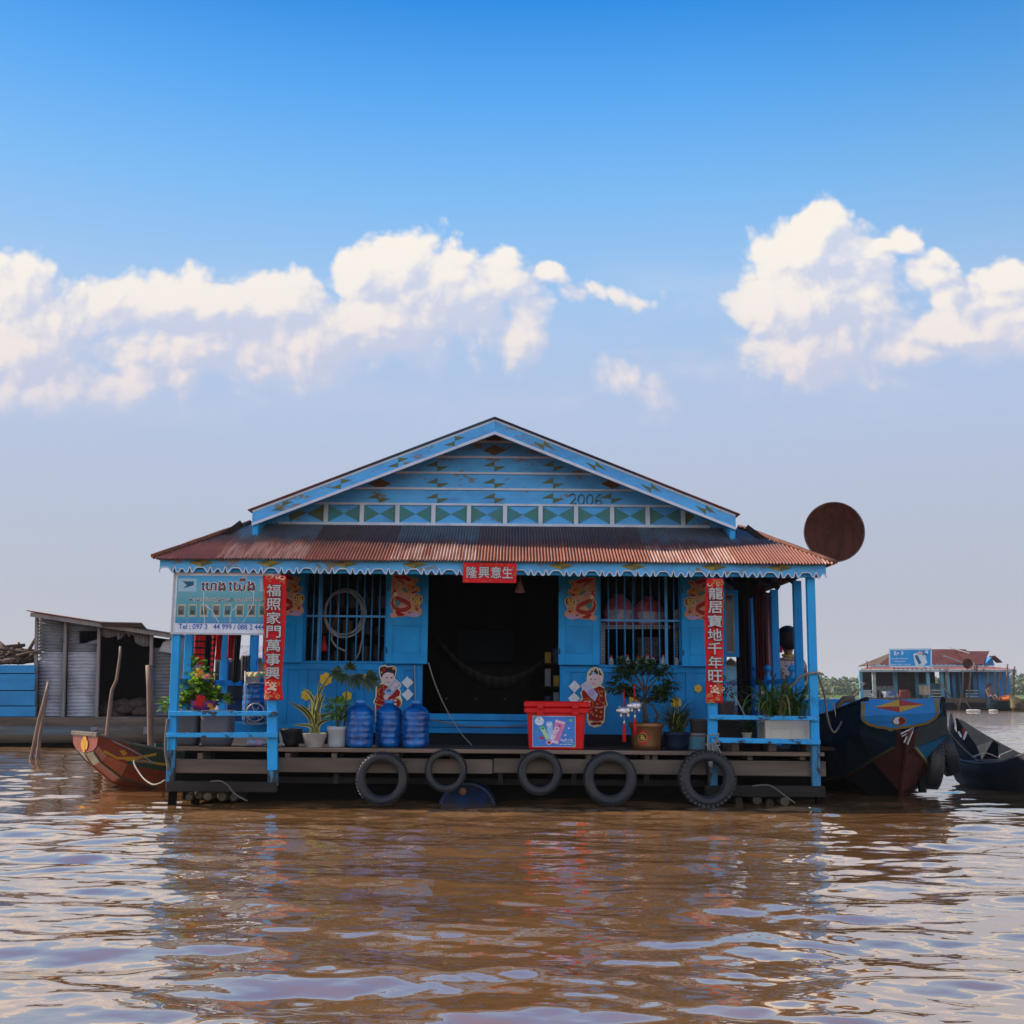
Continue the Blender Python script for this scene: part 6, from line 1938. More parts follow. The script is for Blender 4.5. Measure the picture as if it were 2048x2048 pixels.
# hanging cloths
def cloth(name, px0, px1, py0, py1, Y, m, label, cat='cloth', grp=None, wav=.02, nf=3.0, roll=True):
	n, mm = 16, 10
	a, b_ = hx(px0, 1300, Y), hx(px1, 1300, Y); z1, z0 = hz((px0 + px1) / 2, py0, Y), hz((px0 + px1) / 2, py1, Y)
	rows = []
	for j in range(mm + 1):
		t = j / mm
		rows.append([Vector((a + (b_ - a) * i / n + .006 * math.sin(t * 5 + i), Y + wav * math.sin(nf * i / n * 6.28 + t * 1.2) * (0.4 + .6 * t), z0 + (z1 - z0) * t + (.01 * math.sin(i * 1.3) if j == 0 else 0))) for i in range(n + 1)])
	o = MB().loft(rows, 0, True).build(name, m, None, solid=.003)
	tag(o, label, cat, grp)
	return rolled(o) if roll else o
def stripe_mat(name, c1, c2, scale, axis, thr=.5, c3=None):
	m = bpy.data.materials.new(name); m.use_nodes = True
	t = m.node_tree; t.nodes.clear(); k = NT(t)
	tc = k.node('ShaderNodeTexCoord'); sp = k.node('ShaderNodeSeparateXYZ'); k.l.new(tc.outputs['Object'], sp.inputs[0])
	f = k.math('FRACT', k.math('MULTIPLY_ADD', sp.outputs[axis], scale, k.math('MULTIPLY', k.noise(tc.outputs['Object'], 6, 2), .25)))
	s_ = k.smooth(f, thr - .03, thr + .03)
	c = k.mix(s_, c1, c2)
	b = k.node('ShaderNodeBsdfPrincipled'); k.put(b.inputs['Base Color'], c); b.inputs['Roughness'].default_value = .8
	tr = k.node('ShaderNodeBsdfTranslucent'); k.put(tr.inputs[0], c)
	mx = k.node('ShaderNodeMixShader'); mx.inputs[0].default_value = .35
	k.l.new(b.outputs[0], mx.inputs[1]); k.l.new(tr.outputs[0], mx.inputs[2])
	out = k.node('ShaderNodeOutputMaterial'); k.l.new(mx.outputs[0], out.inputs[0])
	return m
M_rstripe = stripe_mat('red_striped_cloth', (.70, .012, .012), (.03, .012, .02), 13.5, 2, .72)
M_rcloth = stripe_mat('red_cloth', (.72, .01, .01), (.6, .008, .008), 3, 2, .5)
M_dcloth = stripe_mat('dark_cloth', (.012, .016, .03), (.02, .012, .014), 4, 0, .5)
M_rdot = stripe_mat('red_dotted_cloth', (.66, .012, .012), (.02, .012, .02), 16, 2, .55)
cloth('striped_cloth', 386, 410, 1240, 1330, 13.1, M_rstripe, 'red cloth with dark cross stripes hanging below the shop signboard', 'cloth', 'cloths hung on the left verandah')
cloth('navy_cloth', 408, 424, 1240, 1345, 13.2, M_dcloth, 'dark navy cloth between the striped red cloth and the dotted edging', 'cloth', 'cloths hung on the left verandah')
cloth('dotted_cloth', 422, 430, 1245, 1395, 13.15, M_rdot, 'narrow cloth with a column of red dots on the left verandah', 'cloth', 'cloths hung on the left verandah', nf=1)
cloth('red_cloth', 431, 443, 1245, 1320, 13.6, M_rcloth, 'plain red cloth left of the middle blue verandah post', 'cloth', 'cloths hung on the left verandah')
cloth('red_cloth', 455, 468, 1245, 1318, 13.7, M_rcloth, 'plain red cloth right of the middle blue verandah post', 'cloth', 'cloths hung on the left verandah')
cloth('brown_cloth', 467, 480, 1245, 1365, 14.3, stripe_mat('brown_cloth', (.035, .012, .012), (.02, .008, .008), 5, 0), 'dark brown cloth hanging between the red cloth and the grey sheet', 'cloth', 'cloths hung on the left verandah')
cloth('grey_sheet', 483, 500, 1311, 1362, 14.6, stripe_mat('grey_sheet', (.20, .165, .15), (.15, .12, .11), 3, 0), 'small grey-brown sheet hanging beside the right blue verandah post', 'cloth', 'cloths hung on the left verandah')
cloth('dark_cloth', 432, 500, 1318, 1400, 14.9, M_dcloth, 'wide dark cloth hanging at the back of the left verandah', 'cloth', 'cloths hung on the left verandah')
xx0, xx1 = hx(380, 1240, 13.2), hx(505, 1240, 14.9)
rope('clothes_line', [Vector((xx0, 12.5, hz(400, 1240, 13.1))), Vector((hx(430, 1240, 13.6), 13.6, hz(430, 1242, 13.6))), Vector((xx1, 15.2, hz(480, 1242, 14.9)))], .004, M_wire, 'thin line carrying the red cloths across the left verandah', 'line')
# bottle on a little wheeled trolley
Yb = 13.4
o = copy_tree(bt); o.location = (hx(511, 1400, Yb), Yb, hz(511, 1444, Yb)); o.scale = (1.05, 1.05, 1.15)
o.matrix_basis = RMI.inverted() @ Matrix.LocRotScale(o.location, None, Vector((1.05, 1.05, 1.15)))
tag(o, 'blue water bottle loaded on the wheeled trolley behind the left rail', 'water bottle'); o['group'] = 'blue water bottles'
ty = empty('bottle_trolley', (hx(512, 1444, Yb), Yb, hz(512, 1447, Yb)), 'grey metal bottle trolley with a spoked wheel and clutter on top', 'trolley'); rolled(ty)
M_steel = mat('trolley_steel', (.30, .30, .32), .4, (.2, .2, .21), ns=10, metal=.5)
mb = MB()
fz = hz(512, 1446, Yb)
for px in (491, 531):
	mb.tube([H(px, 1447, Yb - .17), H(px, 1342, Yb - .17)], .010, 7)
mb.tube([H(491, 1366, Yb - .17), H(531, 1366, Yb - .17)], .010, 7)
mb.tube([H(489, 1432, Yb - .17), H(533, 1432, Yb - .17)], .010, 7)
mb.build('frame', M_steel, ty)
MB().box((hx(492, 1440, Yb), Yb - .18, fz - .012), (hx(530, 1440, Yb), Yb + .17, fz)).build('platform', M_steel, ty)
wc = H(511, 1425, Yb - .21); wr = 17 * Yb / F
mb = MB()
mb.tube([wc + Vector((wr * math.cos(i * math.pi / 14), 0, wr * math.sin(i * math.pi / 14))) for i in range(28)], .010, 7, closed=True)
for i in range(3): mb.tube([wc + Vector((wr * math.cos(i * 1.047), 0, wr * math.sin(i * 1.047))), wc - Vector((wr * math.cos(i * 1.047), 0, wr * math.sin(i * 1.047)))], .006, 6)
mb.build('wheel', M_steel, ty)
mb = MB(); rr = random.Random(3)
mb.box(H(493, 1367, Yb - .14), H(529, 1354, Yb + .12))
mb.build('basket', mat('basket_grey', (.28, .27, .27), .6, ns=30), ty)
rg = MB()
for i in range(9):
	p = H(rr.uniform(497, 525), 1352, Yb + rr.uniform(-.1, .1))
	rg.lathe([(0, -.03), (.035, -.02), (.045, .01), (.03, .04), (0, .05)], p, 9)
ra = rg.build('rags', mat('pale_rags', (.55, .38, .30), .8, (.5, .45, .2), ns=14, bump=.5), ty)
cl_ = empty('plastic_bottle', H(515, 1497, YF + .25), 'clear plastic bottle with a pink label lying on the left deck', 'bottle'); rolled(cl_)
pb = H(514, 1491, YF + .25); pb.z = DECK + .036
MB().lathe([(0, -.11), (.034, -.10), (.036, -.06), (.034, .02), (.036, .05), (.015, .09), (.012, .11), (0, .11)], pb, 16, axis='X').build('shell', mat('clear_plastic', (.35, .36, .42), .2, ns=9, spec=.4), cl_)
MB().lathe([(.0375, .0), (.0375, .048)], pb, 16, axis='X', caps=False).build('label_band', mat('pink_label', (.5, .1, .3), .5, (.4, .35, .5), ns=16), cl_)

# ------------------------------------------------------------------ right corner
Yl = YF + 0.36
# pallet
o = empty('wooden_pallet', (hx(1550, 1508, Yl), Yl, DECK), 'low weathered wooden pallet under the white foam box', 'pallet'); rolled(o)
xa, xb = hx(1460, 1505, YF + .1), hx(1628, 1505, YF + .1)
for i in range(5): MB().box((xa, YF + .06 + i * .12, DECK + .085), (xb, YF + .16 + i * .12, DECK + .105)).build('board', M_plank, o, bevel=.003)
for f in (.06, .5, .95): MB().box((xa + (xb - xa) * f - .04, YF + .07, DECK + .001), (xa + (xb - xa) * f + .04, YF + .62, DECK + .084)).build('bearer', M_plank, o, bevel=.003)
PT = DECK + .106
# foam box with lily
o = plant('lily_box', 1572, Yl, 'arching strap-leaved lily growing in a chipped white foam box', 'potted plants on the deck', z=PT)
x0, x1, z0, z1 = hrect(1531, 1621, 1441, 1500, YF + .12)
z0 = PT; mf = mat('foam_white', (.62, .60, .54), .7, (.52, .49, .42), ns=4, bump=.5, bs=60, chip=(.30, .20, .12), chipamt=.6, chips=10)
mb = MB(); y0, y1 = YF + .12, YF + .5; w = .03
mb.box((x0, y0, z0), (x1, y0 + w, z1)); mb.box((x0, y1 - w, z0), (x1, y1, z1)); mb.box((x0, y0 + w, z0), (x0 + w, y1 - w, z1)); mb.box((x1 - w, y0 + w, z0), (x1, y1 - w, z1))
for (a, b_, c_, d_) in ((.12, .18, .55, .62), (.58, .12, .9, .66)):
	X0, X1 = x0 + (x1 - x0) * a, x0 + (x1 - x0) * c_; Z0, Z1 = z0 + (z1 - z0) * b_, z0 + (z1 - z0) * d_
	for (p, q) in (((X0, Z0), (X0, Z1)), ((X0, Z1), (X1, Z1)), ((X1, Z1), (X1, Z0))): mb.beam((p[0], y0 - .002, p[1]), (q[0], y0 - .002, q[1]), .006, .006, (0, 1, 0))
mb.build('box', mf, o, bevel=.006)
MB().box((x0 + w, y0 + w, z1 - .05), (x1 - w, y1 - w, z1 - .04)).build('soil', M_soil, o)
mb = MB(); rr = random.Random(55)
for i in range(150):
	b_ = Vector((rr.uniform(x0 + .05, x1 - .05), rr.uniform(y0 + .06, y1 - .05), z1 - .04))
	a = rr.uniform(0, 6.283)
	fr_ = rr.random() < .3
	if fr_: a = rr.uniform(-2.6, -.5)
	strap(mb, b_, a, rr.uniform(.38, .72), rr.uniform(.026, .045), rr.uniform(1.3, 3.0), 2 if rr.random() < .05 else (1 if rr.random() < .2 else 0), n=10, lean=rr.uniform(.05, .5))
for (a, b_, L, ar) in ((1540, -2.0, .75, 3.3), (1548, -2.4, .8, 3.2), (1562, -1.6, .8, 3.4), (1618, -1.2, .75, 3.4)):
	strap(mb, Vector((hx(a, 1440, y0), y0 + .05, z1 - .03)), b_, L, .036, ar, 0 if a < 1560 else 2, n=14, lean=.25)
mb.build('leaves', [L_grass, leafmat('leaf_straplight', (.10, .18, .03), (.16, .24, .04), .4), L_dry], o)
# small white pot with dark plant
o = plant('small_fern', 1495, YF + .24, 'dark fern in a small white pot on the pallet', 'potted plants on the deck', z=PT)
c, r = pot(1494, 20, 1465, 1497, YF + .2, FLARE, mat('small_white_pot', (.36, .34, .31), .6, ns=8), o, name_z=PT - DECK)
mb = MB(); rr = random.Random(66)
for i in range(90):
	strap(mb, c + Vector((rr.uniform(-.03, .03), rr.uniform(-.03, .03), -.02)), rr.uniform(0, 6.28), rr.uniform(.14, .32), .012, rr.uniform(1, 2.4), 0, n=6, lean=rr.uniform(.1, .8))
mb.build('fronds', [L_dark], o)
bucket('brown_pot', 1511, 24, 1478, 1498, YF + .3, mat('brown_pot', (.10, .05, .035), .6), 'small red-brown pot between the fern and the foam box')
# reddish plant behind the banner post
o = plant('reddish_plant', 1450, 12.9, 'reddish leafy plant in a grey pot behind the right banner post', 'potted plants on the deck')
c, r = pot(1452, 36, 1402, 1440, 12.9, FLARE, mat('grey_pot', (.09, .08, .085), .6), o, name_z=hz(1452, 1440, 12.9) - DECK)
b0 = MB().box((c.x - .25, 12.75, DECK), (c.x + .3, 13.05, hz(1452, 1440, 12.9) - .002)).build('stand', M_plankd, o)
mb = MB(); rr = random.Random(12)
for i in range(130):
	d = rand_dir(rr); p = c + Vector((d.x * .2, d.y * .12, .1 + d.z * .14)) * rr.uniform(.3, 1) + Vector((0, 0, .04))
	p = c + (p - c) if True else p
	leaf(mb, p, d, (0, 0, 1), rr.uniform(.05, .09), .02, 0 if rr.random() < .7 else 1, droop=.3, n=3)
mb.build('foliage', [L_redd, L_dark], o)
rope('broom_stick', [H(1470, 1393, 12.6), H(1480, 1412, 12.55), H(1490, 1432, 12.5)], .007, mat('pale_stick', (.5, .48, .45), .5), 'pale stick leaning behind the right rail', 'stick')
# side window shutter with glass, curtains
Yc = 13.35
o = empty('mirror_shutter', (hx(1463, 1250, Yc), Yc, hz(1463, 1313, Yc)), 'blue framed shutter with a dark glass pane swung out beside the right banner', 'shutter'); rolled(o)
x0, x1, z0, z1 = hrect(1440, 1477, 1180, 1314, Yc)
mb = MB(); w = .045
mb.box((x0, Yc, z0), (x1, Yc + .03, z0 + w)); mb.box((x0, Yc, z1 - w), (x1, Yc + .03, z1)); mb.box((x0, Yc + .001, z0 + w), (x0 + w, Yc + .029, z1 - w)); mb.box((x1 - w, Yc + .001, z0 + w), (x1, Yc + .029, z1 - w))
mb.build('frame', M_wall, o, bevel=.003)
MB().box((x0 + w, Yc + .012, z0 + w), (x1 - w, Yc + .02, z1 - w)).build('pane', mat('dark_glass', (.035, .028, .026), .12, (.07, .045, .03), ns=3, bump=0), o)
mb = MB()
for (a, b_, c_, d_) in ((x0 + w, z0 + w, x1 - w, z0 + w + .02), (x0 + w, z1 - w - .02, x1 - w, z1 - w), (x1 - w - .02, z0 + w + .021, x1 - w, z1 - w - .021)): mb.box((a, Yc + .004, b_), (c_, Yc + .0118, d_))
mb.build('beading', mat('grey_bead', (.22, .24, .26), .5), o)
cloth('dark_curtain', 1472, 1521, 1150, 1500, 14.9, stripe_mat('maroon_curtain', (.02, .004, .006), (.012, .004, .006), 6, 0), 'heavy dark maroon curtain closing the back of the right verandah', 'curtain', None, .04, 5)
cloth('red_curtain', 1510, 1534, 1170, 1370, 14.2, stripe_mat('red_curtain', (.14, .006, .012), (.08, .005, .008), 8, 0), 'dark red curtain drawn beside the middle right verandah posts', 'curtain', None, .03, 4)
cloth('pink_curtain', 1532, 1546, 1185, 1350, 14.0, stripe_mat('pink_curtain', (.40, .20, .22), (.24, .10, .12), 9, 0), 'narrow pale pink curtain left of the standing child', 'curtain', None, .03, 2)
cloth('red_shirt', 1538, 1566, 1276, 1304, 14.6, M_rcloth, 'small bright red cloth hanging behind the standing child', 'cloth', None, .015, 2)
# ------------------------------------------------------------------ people
def skin_mesh(nodes, edges, levels=2, root=None):
	"""nodes: list of (pos, rx, ry); grown with a skin modifier and returned as a mesh"""
	me = bpy.data.meshes.new('sk')
	me.from_pydata([tuple(n[0]) for n in nodes], edges, [])
	o = bpy.data.objects.new('sk', me); COL.objects.link(o)
	md = o.modifiers.new('s', 'SKIN'); md.use_smooth_shade = True; md.branch_smoothing = .6
	sv = me.skin_vertices[0].data
	for i, n in enumerate(nodes):
		sv[i].radius = (n[1], n[2]); sv[i].use_root = (i == (root or 0))
	ms = o.modifiers.new('u', 'SUBSURF'); ms.levels = levels; ms.render_levels = levels
	dg = bpy.context.evaluated_depsgraph_get()
	r = bpy.data.meshes.new_from_object(o.evaluated_get(dg))
	bpy.data.objects.remove(o); bpy.data.meshes.remove(me)
	return r
def skin_obj(name, nodes, edges, m, parent, M, levels=2):
	me = skin_mesh(nodes, edges, levels)
	me.materials.clear(); me.materials.append(m)
	me.polygons.foreach_set('use_smooth', [True] * len(me.polygons))
	o = bpy.data.objects.new(name, me); COL.objects.link(o)
	o.parent = parent
	return o
M_skin = mat('skin_brown', (.20, .10, .06), .55, (.16, .08, .05), ns=9, bump=.05)
M_hair = mat('black_hair', (.006, .005, .006), .6, ns=40, bump=.5, bs=150, spec=.2)
def person_body(parent, hgt, pose, shirt, shorts, sleeves=True, hs=1.0):
	"""figure in its own space: feet at 0, facing +y; pose maps joint name -> point (unit = height)"""
	p = {k: Vector(v) * hgt for k, v in pose.items()}
	u = hgt
	N = [(p['pelvis'], .085 * u, .062 * u), (p['waist'], .075 * u, .055 * u), (p['chest'], .088 * u, .062 * u), (p['neck0'], .045 * u, .042 * u), (p['neck'], .030 * u, .030 * u), (p['head0'], .046 * u * hs, .050 * u * hs), (p['head'], .058 * u * hs, .066 * u * hs), (p['crown'], .042 * u * hs, .048 * u * hs)]
	E = [(i, i + 1) for i in range(7)]
	for s in ('L', 'R'):
		b = len(N)
		N += [(p['sh' + s], .034 * u, .034 * u), (p['el' + s], .024 * u, .024 * u), (p['wr' + s], .016 * u, .016 * u), (p['ha' + s], .018 * u, .012 * u)]
		E += [(2, b), (b, b + 1), (b + 1, b + 2), (b + 2, b + 3)]
		# five fingers
		d = (p['ha' + s] - p['wr' + s]).normalized(); q = d.orthogonal().normalized()
		for f in range(5):
			off = q * ((f - 2) * .008 * u)
			L = (.03, .042, .045, .042, .034)[f] * u
			a = len(N)
			st = p['ha' + s] + off * .8 + (q * -.01 * u if f == 0 else Vector((0, 0, 0)))
			N += [(st + d * .010 * u, .0055 * u, .0055 * u), (st + d * (.010 * u + L * .6) + (q * -.012 * u if f == 0 else off * .3), .0048 * u, .0048 * u), (st + d * (.010 * u + L * .8) + Vector((0, 0, -.008 * u)), .004 * u, .004 * u)]
			E += [(b + 3, a), (a, a + 1), (a + 1, a + 2)]
		c = len(N)
		N += [(p['hip' + s], .056 * u, .056 * u), (p['kn' + s], .036 * u, .036 * u), (p['an' + s], .020 * u, .022 * u), (p['to' + s], .024 * u, .014 * u)]
		E += [(0, c), (c, c + 1), (c + 1, c + 2), (c + 2, c + 3)]
	body = skin_obj('body', N, E, M_skin, parent, None)
	# clothes just outside the skin
	g = 1.13
	T = [(p['pelvis'], .088 * u * g, .066 * u * g), (p['waist'], .078 * u * g, .058 * u * g), (p['chest'], .090 * u * g, .064 * u * g), (p['chest'].lerp(p['neck0'], .62), .086 * u, .058 * u), (p['neck0'] + Vector((0, 0, .012 * u)), .056 * u, .050 * u)]
	TE = [(0, 1), (1, 2), (2, 3), (3, 4)]
	if shirt:
		if sleeves:
			for s in ('L', 'R'):
				b = len(T); T += [(p['sh' + s], .040 * u, .040 * u), (p['sh' + s].lerp(p['el' + s], .62), .035 * u, .035 * u)]; TE += [(2, b), (b, b + 1)]
		skin_obj('shirt', T, TE, shirt, parent, None)
	S = [(p['pelvis'] + Vector((0, 0, .03 * u)), .090 * u * 1.08, .068 * u * 1.1), (p['pelvis'], .088 * u * 1.1, .066 * u * 1.1)]; SE = [(0, 1)]
	for s in ('L', 'R'):
		b = len(S); S += [(p['hip' + s], .064 * u, .064 * u), (p['hip' + s].lerp(p['kn' + s], .75), .052 * u, .052 * u)]; SE += [(1, b), (b, b + 1)]
	skin_obj('shorts', S, SE, shorts, parent, None)
	# hair: cap over the skull, face left free
	h = p['head']; cr = p['crown']; u = u * hs
	f = (Vector(pose['face'])).normalized()
	up = (cr - p['neck']).normalized(); sd_ = f.cross(up).normalized()
	R0 = .064 * u
	vs = []; fs = []; n = 20; mrows = 9
	ctr = h + up * .012 * u - f * .006 * u
	for i in range(mrows):
		t = i / (mrows - 1)
		for j in range(n):
			a = 2 * math.pi * j / n
			fr = math.cos(a)                       # 1 in front
			lim = 1.18 if fr > .5 else (1.18 + (0.5 - fr) * .95)
			th = t * min(lim, 2.5)
			vs.append(ctr + up * (math.cos(th) * R0 * 1.22) + (f * fr * 1.14 + sd_ * math.sin(a) * 1.0) * (math.sin(th) * R0 * 1.06))
	for i in range(mrows - 1):
		for j in range(n):
			fs.append((i * n + j, i * n + (j + 1) % n, (i + 1) * n + (j + 1) % n, (i + 1) * n + j))
	hb = MB().add(vs, fs, 0, True)
	hm = hb.mesh('hair', [M_hair], Vector((0, 0, 0)))
	ho = bpy.data.objects.new('hair', hm); COL.objects.link(ho); ho.parent = parent
	md = ho.modifiers.new('s', 'SOLIDIFY'); md.thickness = .012 * u; md.offset = 1
	# ears, nose, eyes, mouth
	def bit(name, m, items):
		b = MB()
		for (c_, rx, rz) in items:
			b.add([c_ + sd_ * (rx * math.cos(i * .785) * math.sin(j * .785)) + f * (rx * .7 * math.sin(i * .785) * math.sin(j * .785)) + up * (rz * math.cos(j * .785)) for j in range(5) for i in range(8)],
				  [(j * 8 + i, j * 8 + (i + 1) % 8, (j + 1) * 8 + (i + 1) % 8, (j + 1) * 8 + i) for j in range(4) for i in range(8)], 0, True)
		mm_ = b.mesh(name, [m], Vector((0, 0, 0))); oo = bpy.data.objects.new(name, mm_); COL.objects.link(oo); oo.parent = parent
	for s1 in (-1, 1):
		bit('ear', M_skin, [(h + sd_ * (s1 * .060 * u) - up * .012 * u, .010 * u, .020 * u)])
		bit('eye', flat('eye_dark', (.02, .015, .012)), [(h + f * .062 * u + sd_ * (s1 * .022 * u) - up * .004 * u, .008 * u, .005 * u)])
	bit('nose', M_skin, [(h + f * .068 * u - up * .022 * u, .009 * u, .016 * u)])
	bit('mouth', flat('lip_brown', (.22, .07, .06)), [(h + f * .060 * u - up * .045 * u, .016 * u, .005 * u)])
	return body
STAND = dict(pelvis=(0, 0, .50), waist=(0, -.005, .60), chest=(0, 0, .72), neck0=(0, -.005, .815), neck=(0, 0, .845), head0=(0, .008, .885), head=(0, .010, .925), crown=(0, .0, .965), face=(0, 1, 0),
			 shL=(-.115, 0, .785), elL=(-.15, .02, .63), wrL=(-.12, .12, .55), haL=(-.10, .16, .54), shR=(.115, 0, .785), elR=(.15, .02, .63), wrR=(.12, .12, .55), haR=(.10, .16, .54),
			 hipL=(-.055, 0, .47), knL=(-.06, .015, .27), anL=(-.06, 0, .04), toL=(-.065, .07, .015), hipR=(.055, 0, .47), knR=(.06, .015, .27), anR=(.06, 0, .04), toR=(.065, .07, .015))
def print_mat():
	m = bpy.data.materials.new('printed_shirt'); m.use_nodes = True
	t = m.node_tree; t.nodes.clear(); k = NT(t)
	tc = k.node('ShaderNodeTexCoord')
	v1 = k.noise(tc.outputs['Object'], 26, 3, .6); v2 = k.noise(k.vmath('ADD', tc.outputs['Object'], (5, 3, 1)), 34, 3, .6)
	c = k.mix(k.smooth(v1, .54, .58), (.34, .30, .34), (.07, .05, .08)); c = k.mix(k.smooth(v2, .60, .63), c, (.33, .12, .06))
	b = k.node('ShaderNodeBsdfPrincipled'); k.put(b.inputs['Base Color'], c); b.inputs['Roughness'].default_value = .85
	out = k.node('ShaderNodeOutputMaterial'); k.l.new(b.outputs[0], out.inputs[0]); return m
Yk = 14.3
top = H(1575, 1253, Yk)
pk = empty('person', (top.x, Yk, DECK), 'person seen from behind with short black hair and a printed shirt standing at the right', 'person'); rolled(pk)
CHILD = dict(STAND); CHILD.update(pelvis=(0, 0, .46), waist=(0, -.005, .55), chest=(0, 0, .66), neck0=(0, -.005, .735), neck=(0, 0, .765), head0=(0, .008, .82), head=(0, .010, .875), crown=(0, 0, .925), shL=(-.115, 0, .705), elL=(-.15, .02, .56), wrL=(-.12, .12, .50), haL=(-.10, .16, .49), shR=(.115, 0, .705), elR=(.15, .02, .56), wrR=(.12, .12, .50), haR=(.10, .16, .49))
person_body(pk, (top.z - DECK) / 1.0, CHILD, print_mat(), mat('shorts_dark', (.03, .03, .05), .8), hs=1.32)
u_ = top.z - DECK
cm = MB(); cm.tube([Vector((.052 * u_ * math.cos(a), .046 * u_ * math.sin(a) - .004 * u_, .748 * u_ + .008 * u_ * math.sin(a))) for a in [i * .3927 for i in range(16)]], .009 * u_, 7, closed=True)
me_ = cm.mesh('collar', [flat('collar_yellow', (.45, .28, .03))], Vector((0, 0, 0))); co_ = bpy.data.objects.new('collar', me_); COL.objects.link(co_); co_.parent = pk

# ------------------------------------------------------------------ indoors and on the window sills
rt = empty('television', H(970, 1325, 16.6), 'dark flat television seen through the open doorway', 'television'); rolled(rt)
x0, x1, z0, z1 = hrect(912, 1031, 1256, 1326, 16.6)
MB().box((x0, 16.6, z0), (x1, 16.66, z1)).build('case', mat('tv_black', (.004, .004, .005), .6, spec=.03), rt, bevel=.005)
MB().box((x0 + .03, 16.594, z0 + .03), (x1 - .03, 16.5995, z1 - .03)).build('screen', mat('tv_screen', (.003, .009, .011), .4, (.002, .007, .008), ns=2, bump=0, spec=.03), rt)
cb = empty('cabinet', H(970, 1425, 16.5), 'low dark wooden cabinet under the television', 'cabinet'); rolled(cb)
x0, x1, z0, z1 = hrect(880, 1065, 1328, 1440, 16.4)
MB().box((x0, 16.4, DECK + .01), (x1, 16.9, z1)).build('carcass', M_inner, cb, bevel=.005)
for i in range(3):
	a = x0 + .03 + (x1 - x0 - .06) * i / 3
	d_ = MB().box((a + .01, 16.385, DECK + .06), (a + (x1 - x0 - .06) / 3 - .01, 16.399, z1 - .05)).build('door', mat('cab_door', (.018, .009, .006), .6, spec=.15), cb, bevel=.003)
	MB().lathe([(0, -.02), (.012, -.015), (.012, 0)], (a + .06, 16.384, (DECK + z1) / 2), 10, axis='Y').build('knob', M_steel, d_)
# hammock
mb = MB(); rows = []
for i in range(19):
	t = i / 18
	px = 870 + (1115 - 870) * t; py = 1290 + 95 * (1 - (2 * t - 1.15) ** 2 * .9) - 30 * t
	w = .28 * math.sin(math.pi * min(max(t, .02), .98)) ** .7 + .02
	c = H(px, py, 14.6)
	rows.append([c + Vector((0, w * math.cos(a), -w * .55 * math.sin(a) + w * .3)) for a in [j * math.pi / 8 for j in range(9)]])
ha = mb.loft(rows, 0, True).build('hammock', stripe_mat('hammock_cloth', (.045, .035, .032), (.03, .02, .02), 9, 0), None, solid=.003)
tag(ha, 'drab cloth hammock slung across the dark doorway', 'hammock'); rolled(ha)
alt = empty('shop_shelf', H(1100, 1420, 13.9), 'dark shelf stacked with packets inside the right edge of the doorway', 'shelf'); rolled(alt)
for j in range(4):
	z = DECK + .08 + j * .28
	MB().box((hx(1085, 1400, 13.9), 13.9, z), (hx(1150, 1400, 13.9), 14.25, z + .02)).build('shelf_board', M_inner, alt)
	for i in range(3):
		a = hx(1090 + i * 17, 1400, 13.9)
		MB().box((a, 13.93, z + .021), (a + .07, 14.05, z + .15 + .04 * ((i + j) % 3))).build('packet', [mat('pk_yellow', (.35, .22, .02), .5), mat('pk_navy', (.02, .03, .09), .5), mat('pk_white', (.2, .2, .22), .5)][(i + j) % 3], alt, bevel=.004)
# hose coil behind the left window bars
mb = MB(); pts = []
cc = H(689, 1226, YW + .1)
for i in range(150):
	a = i * .1745 + 1.2; k_ = 1 + .05 * math.sin(i * .21) - .0006 * i
	pts.append(cc + Vector((.235 * k_ * math.cos(a) + .012 * math.sin(i * .13), .02 * math.sin(i * .3), .275 * k_ * math.sin(a) - .03 * math.sin(i * .043))))
mb.tube(pts, .0105, 7)
mb.tube([H(665, 1262, YW + .1), H(663, 1280, YW + .1), H(673, 1294, YW + .09), H(690, 1302, YW + .08)], .012, 7)
mb.tube([H(724, 1240, YW + .1), H(725, 1275, YW + .1), H(719, 1305, YW + .1), H(710, 1322, YW + .1)], .010, 7)
hs = mb.build('hose_coil', mat('hose_grey', (.30, .29, .28), .45, (.24, .22, .21), ns=12), None); tag(hs, 'coil of grey hose hung inside the left barred window', 'hose'); rolled(hs)
mb = MB().tube([H(672, 1190, YW + .16), H(676, 1215, YW + .16), H(671, 1240, YW + .16), H(662, 1254, YW + .16)], .011, 7)
hs = mb.build('copper_tube', mat('copper_tube', (.22, .08, .05), .5), None); tag(hs, 'short reddish tube hanging inside the hose coil', 'tube'); rolled(hs)
fn = MB(); fc = H(648, 1290, YW + .14)
fn.lathe([(0, .10), (.012, .10), (.02, .03), (.05, -.04), (.045, -.07), (0, -.075)], fc, 16)
hs = fn.build('red_funnel', mat('funnel_red', (.5, .015, .015), .45), None); tag(hs, 'red plastic funnel hanging inside the left barred window', 'funnel'); rolled(hs)
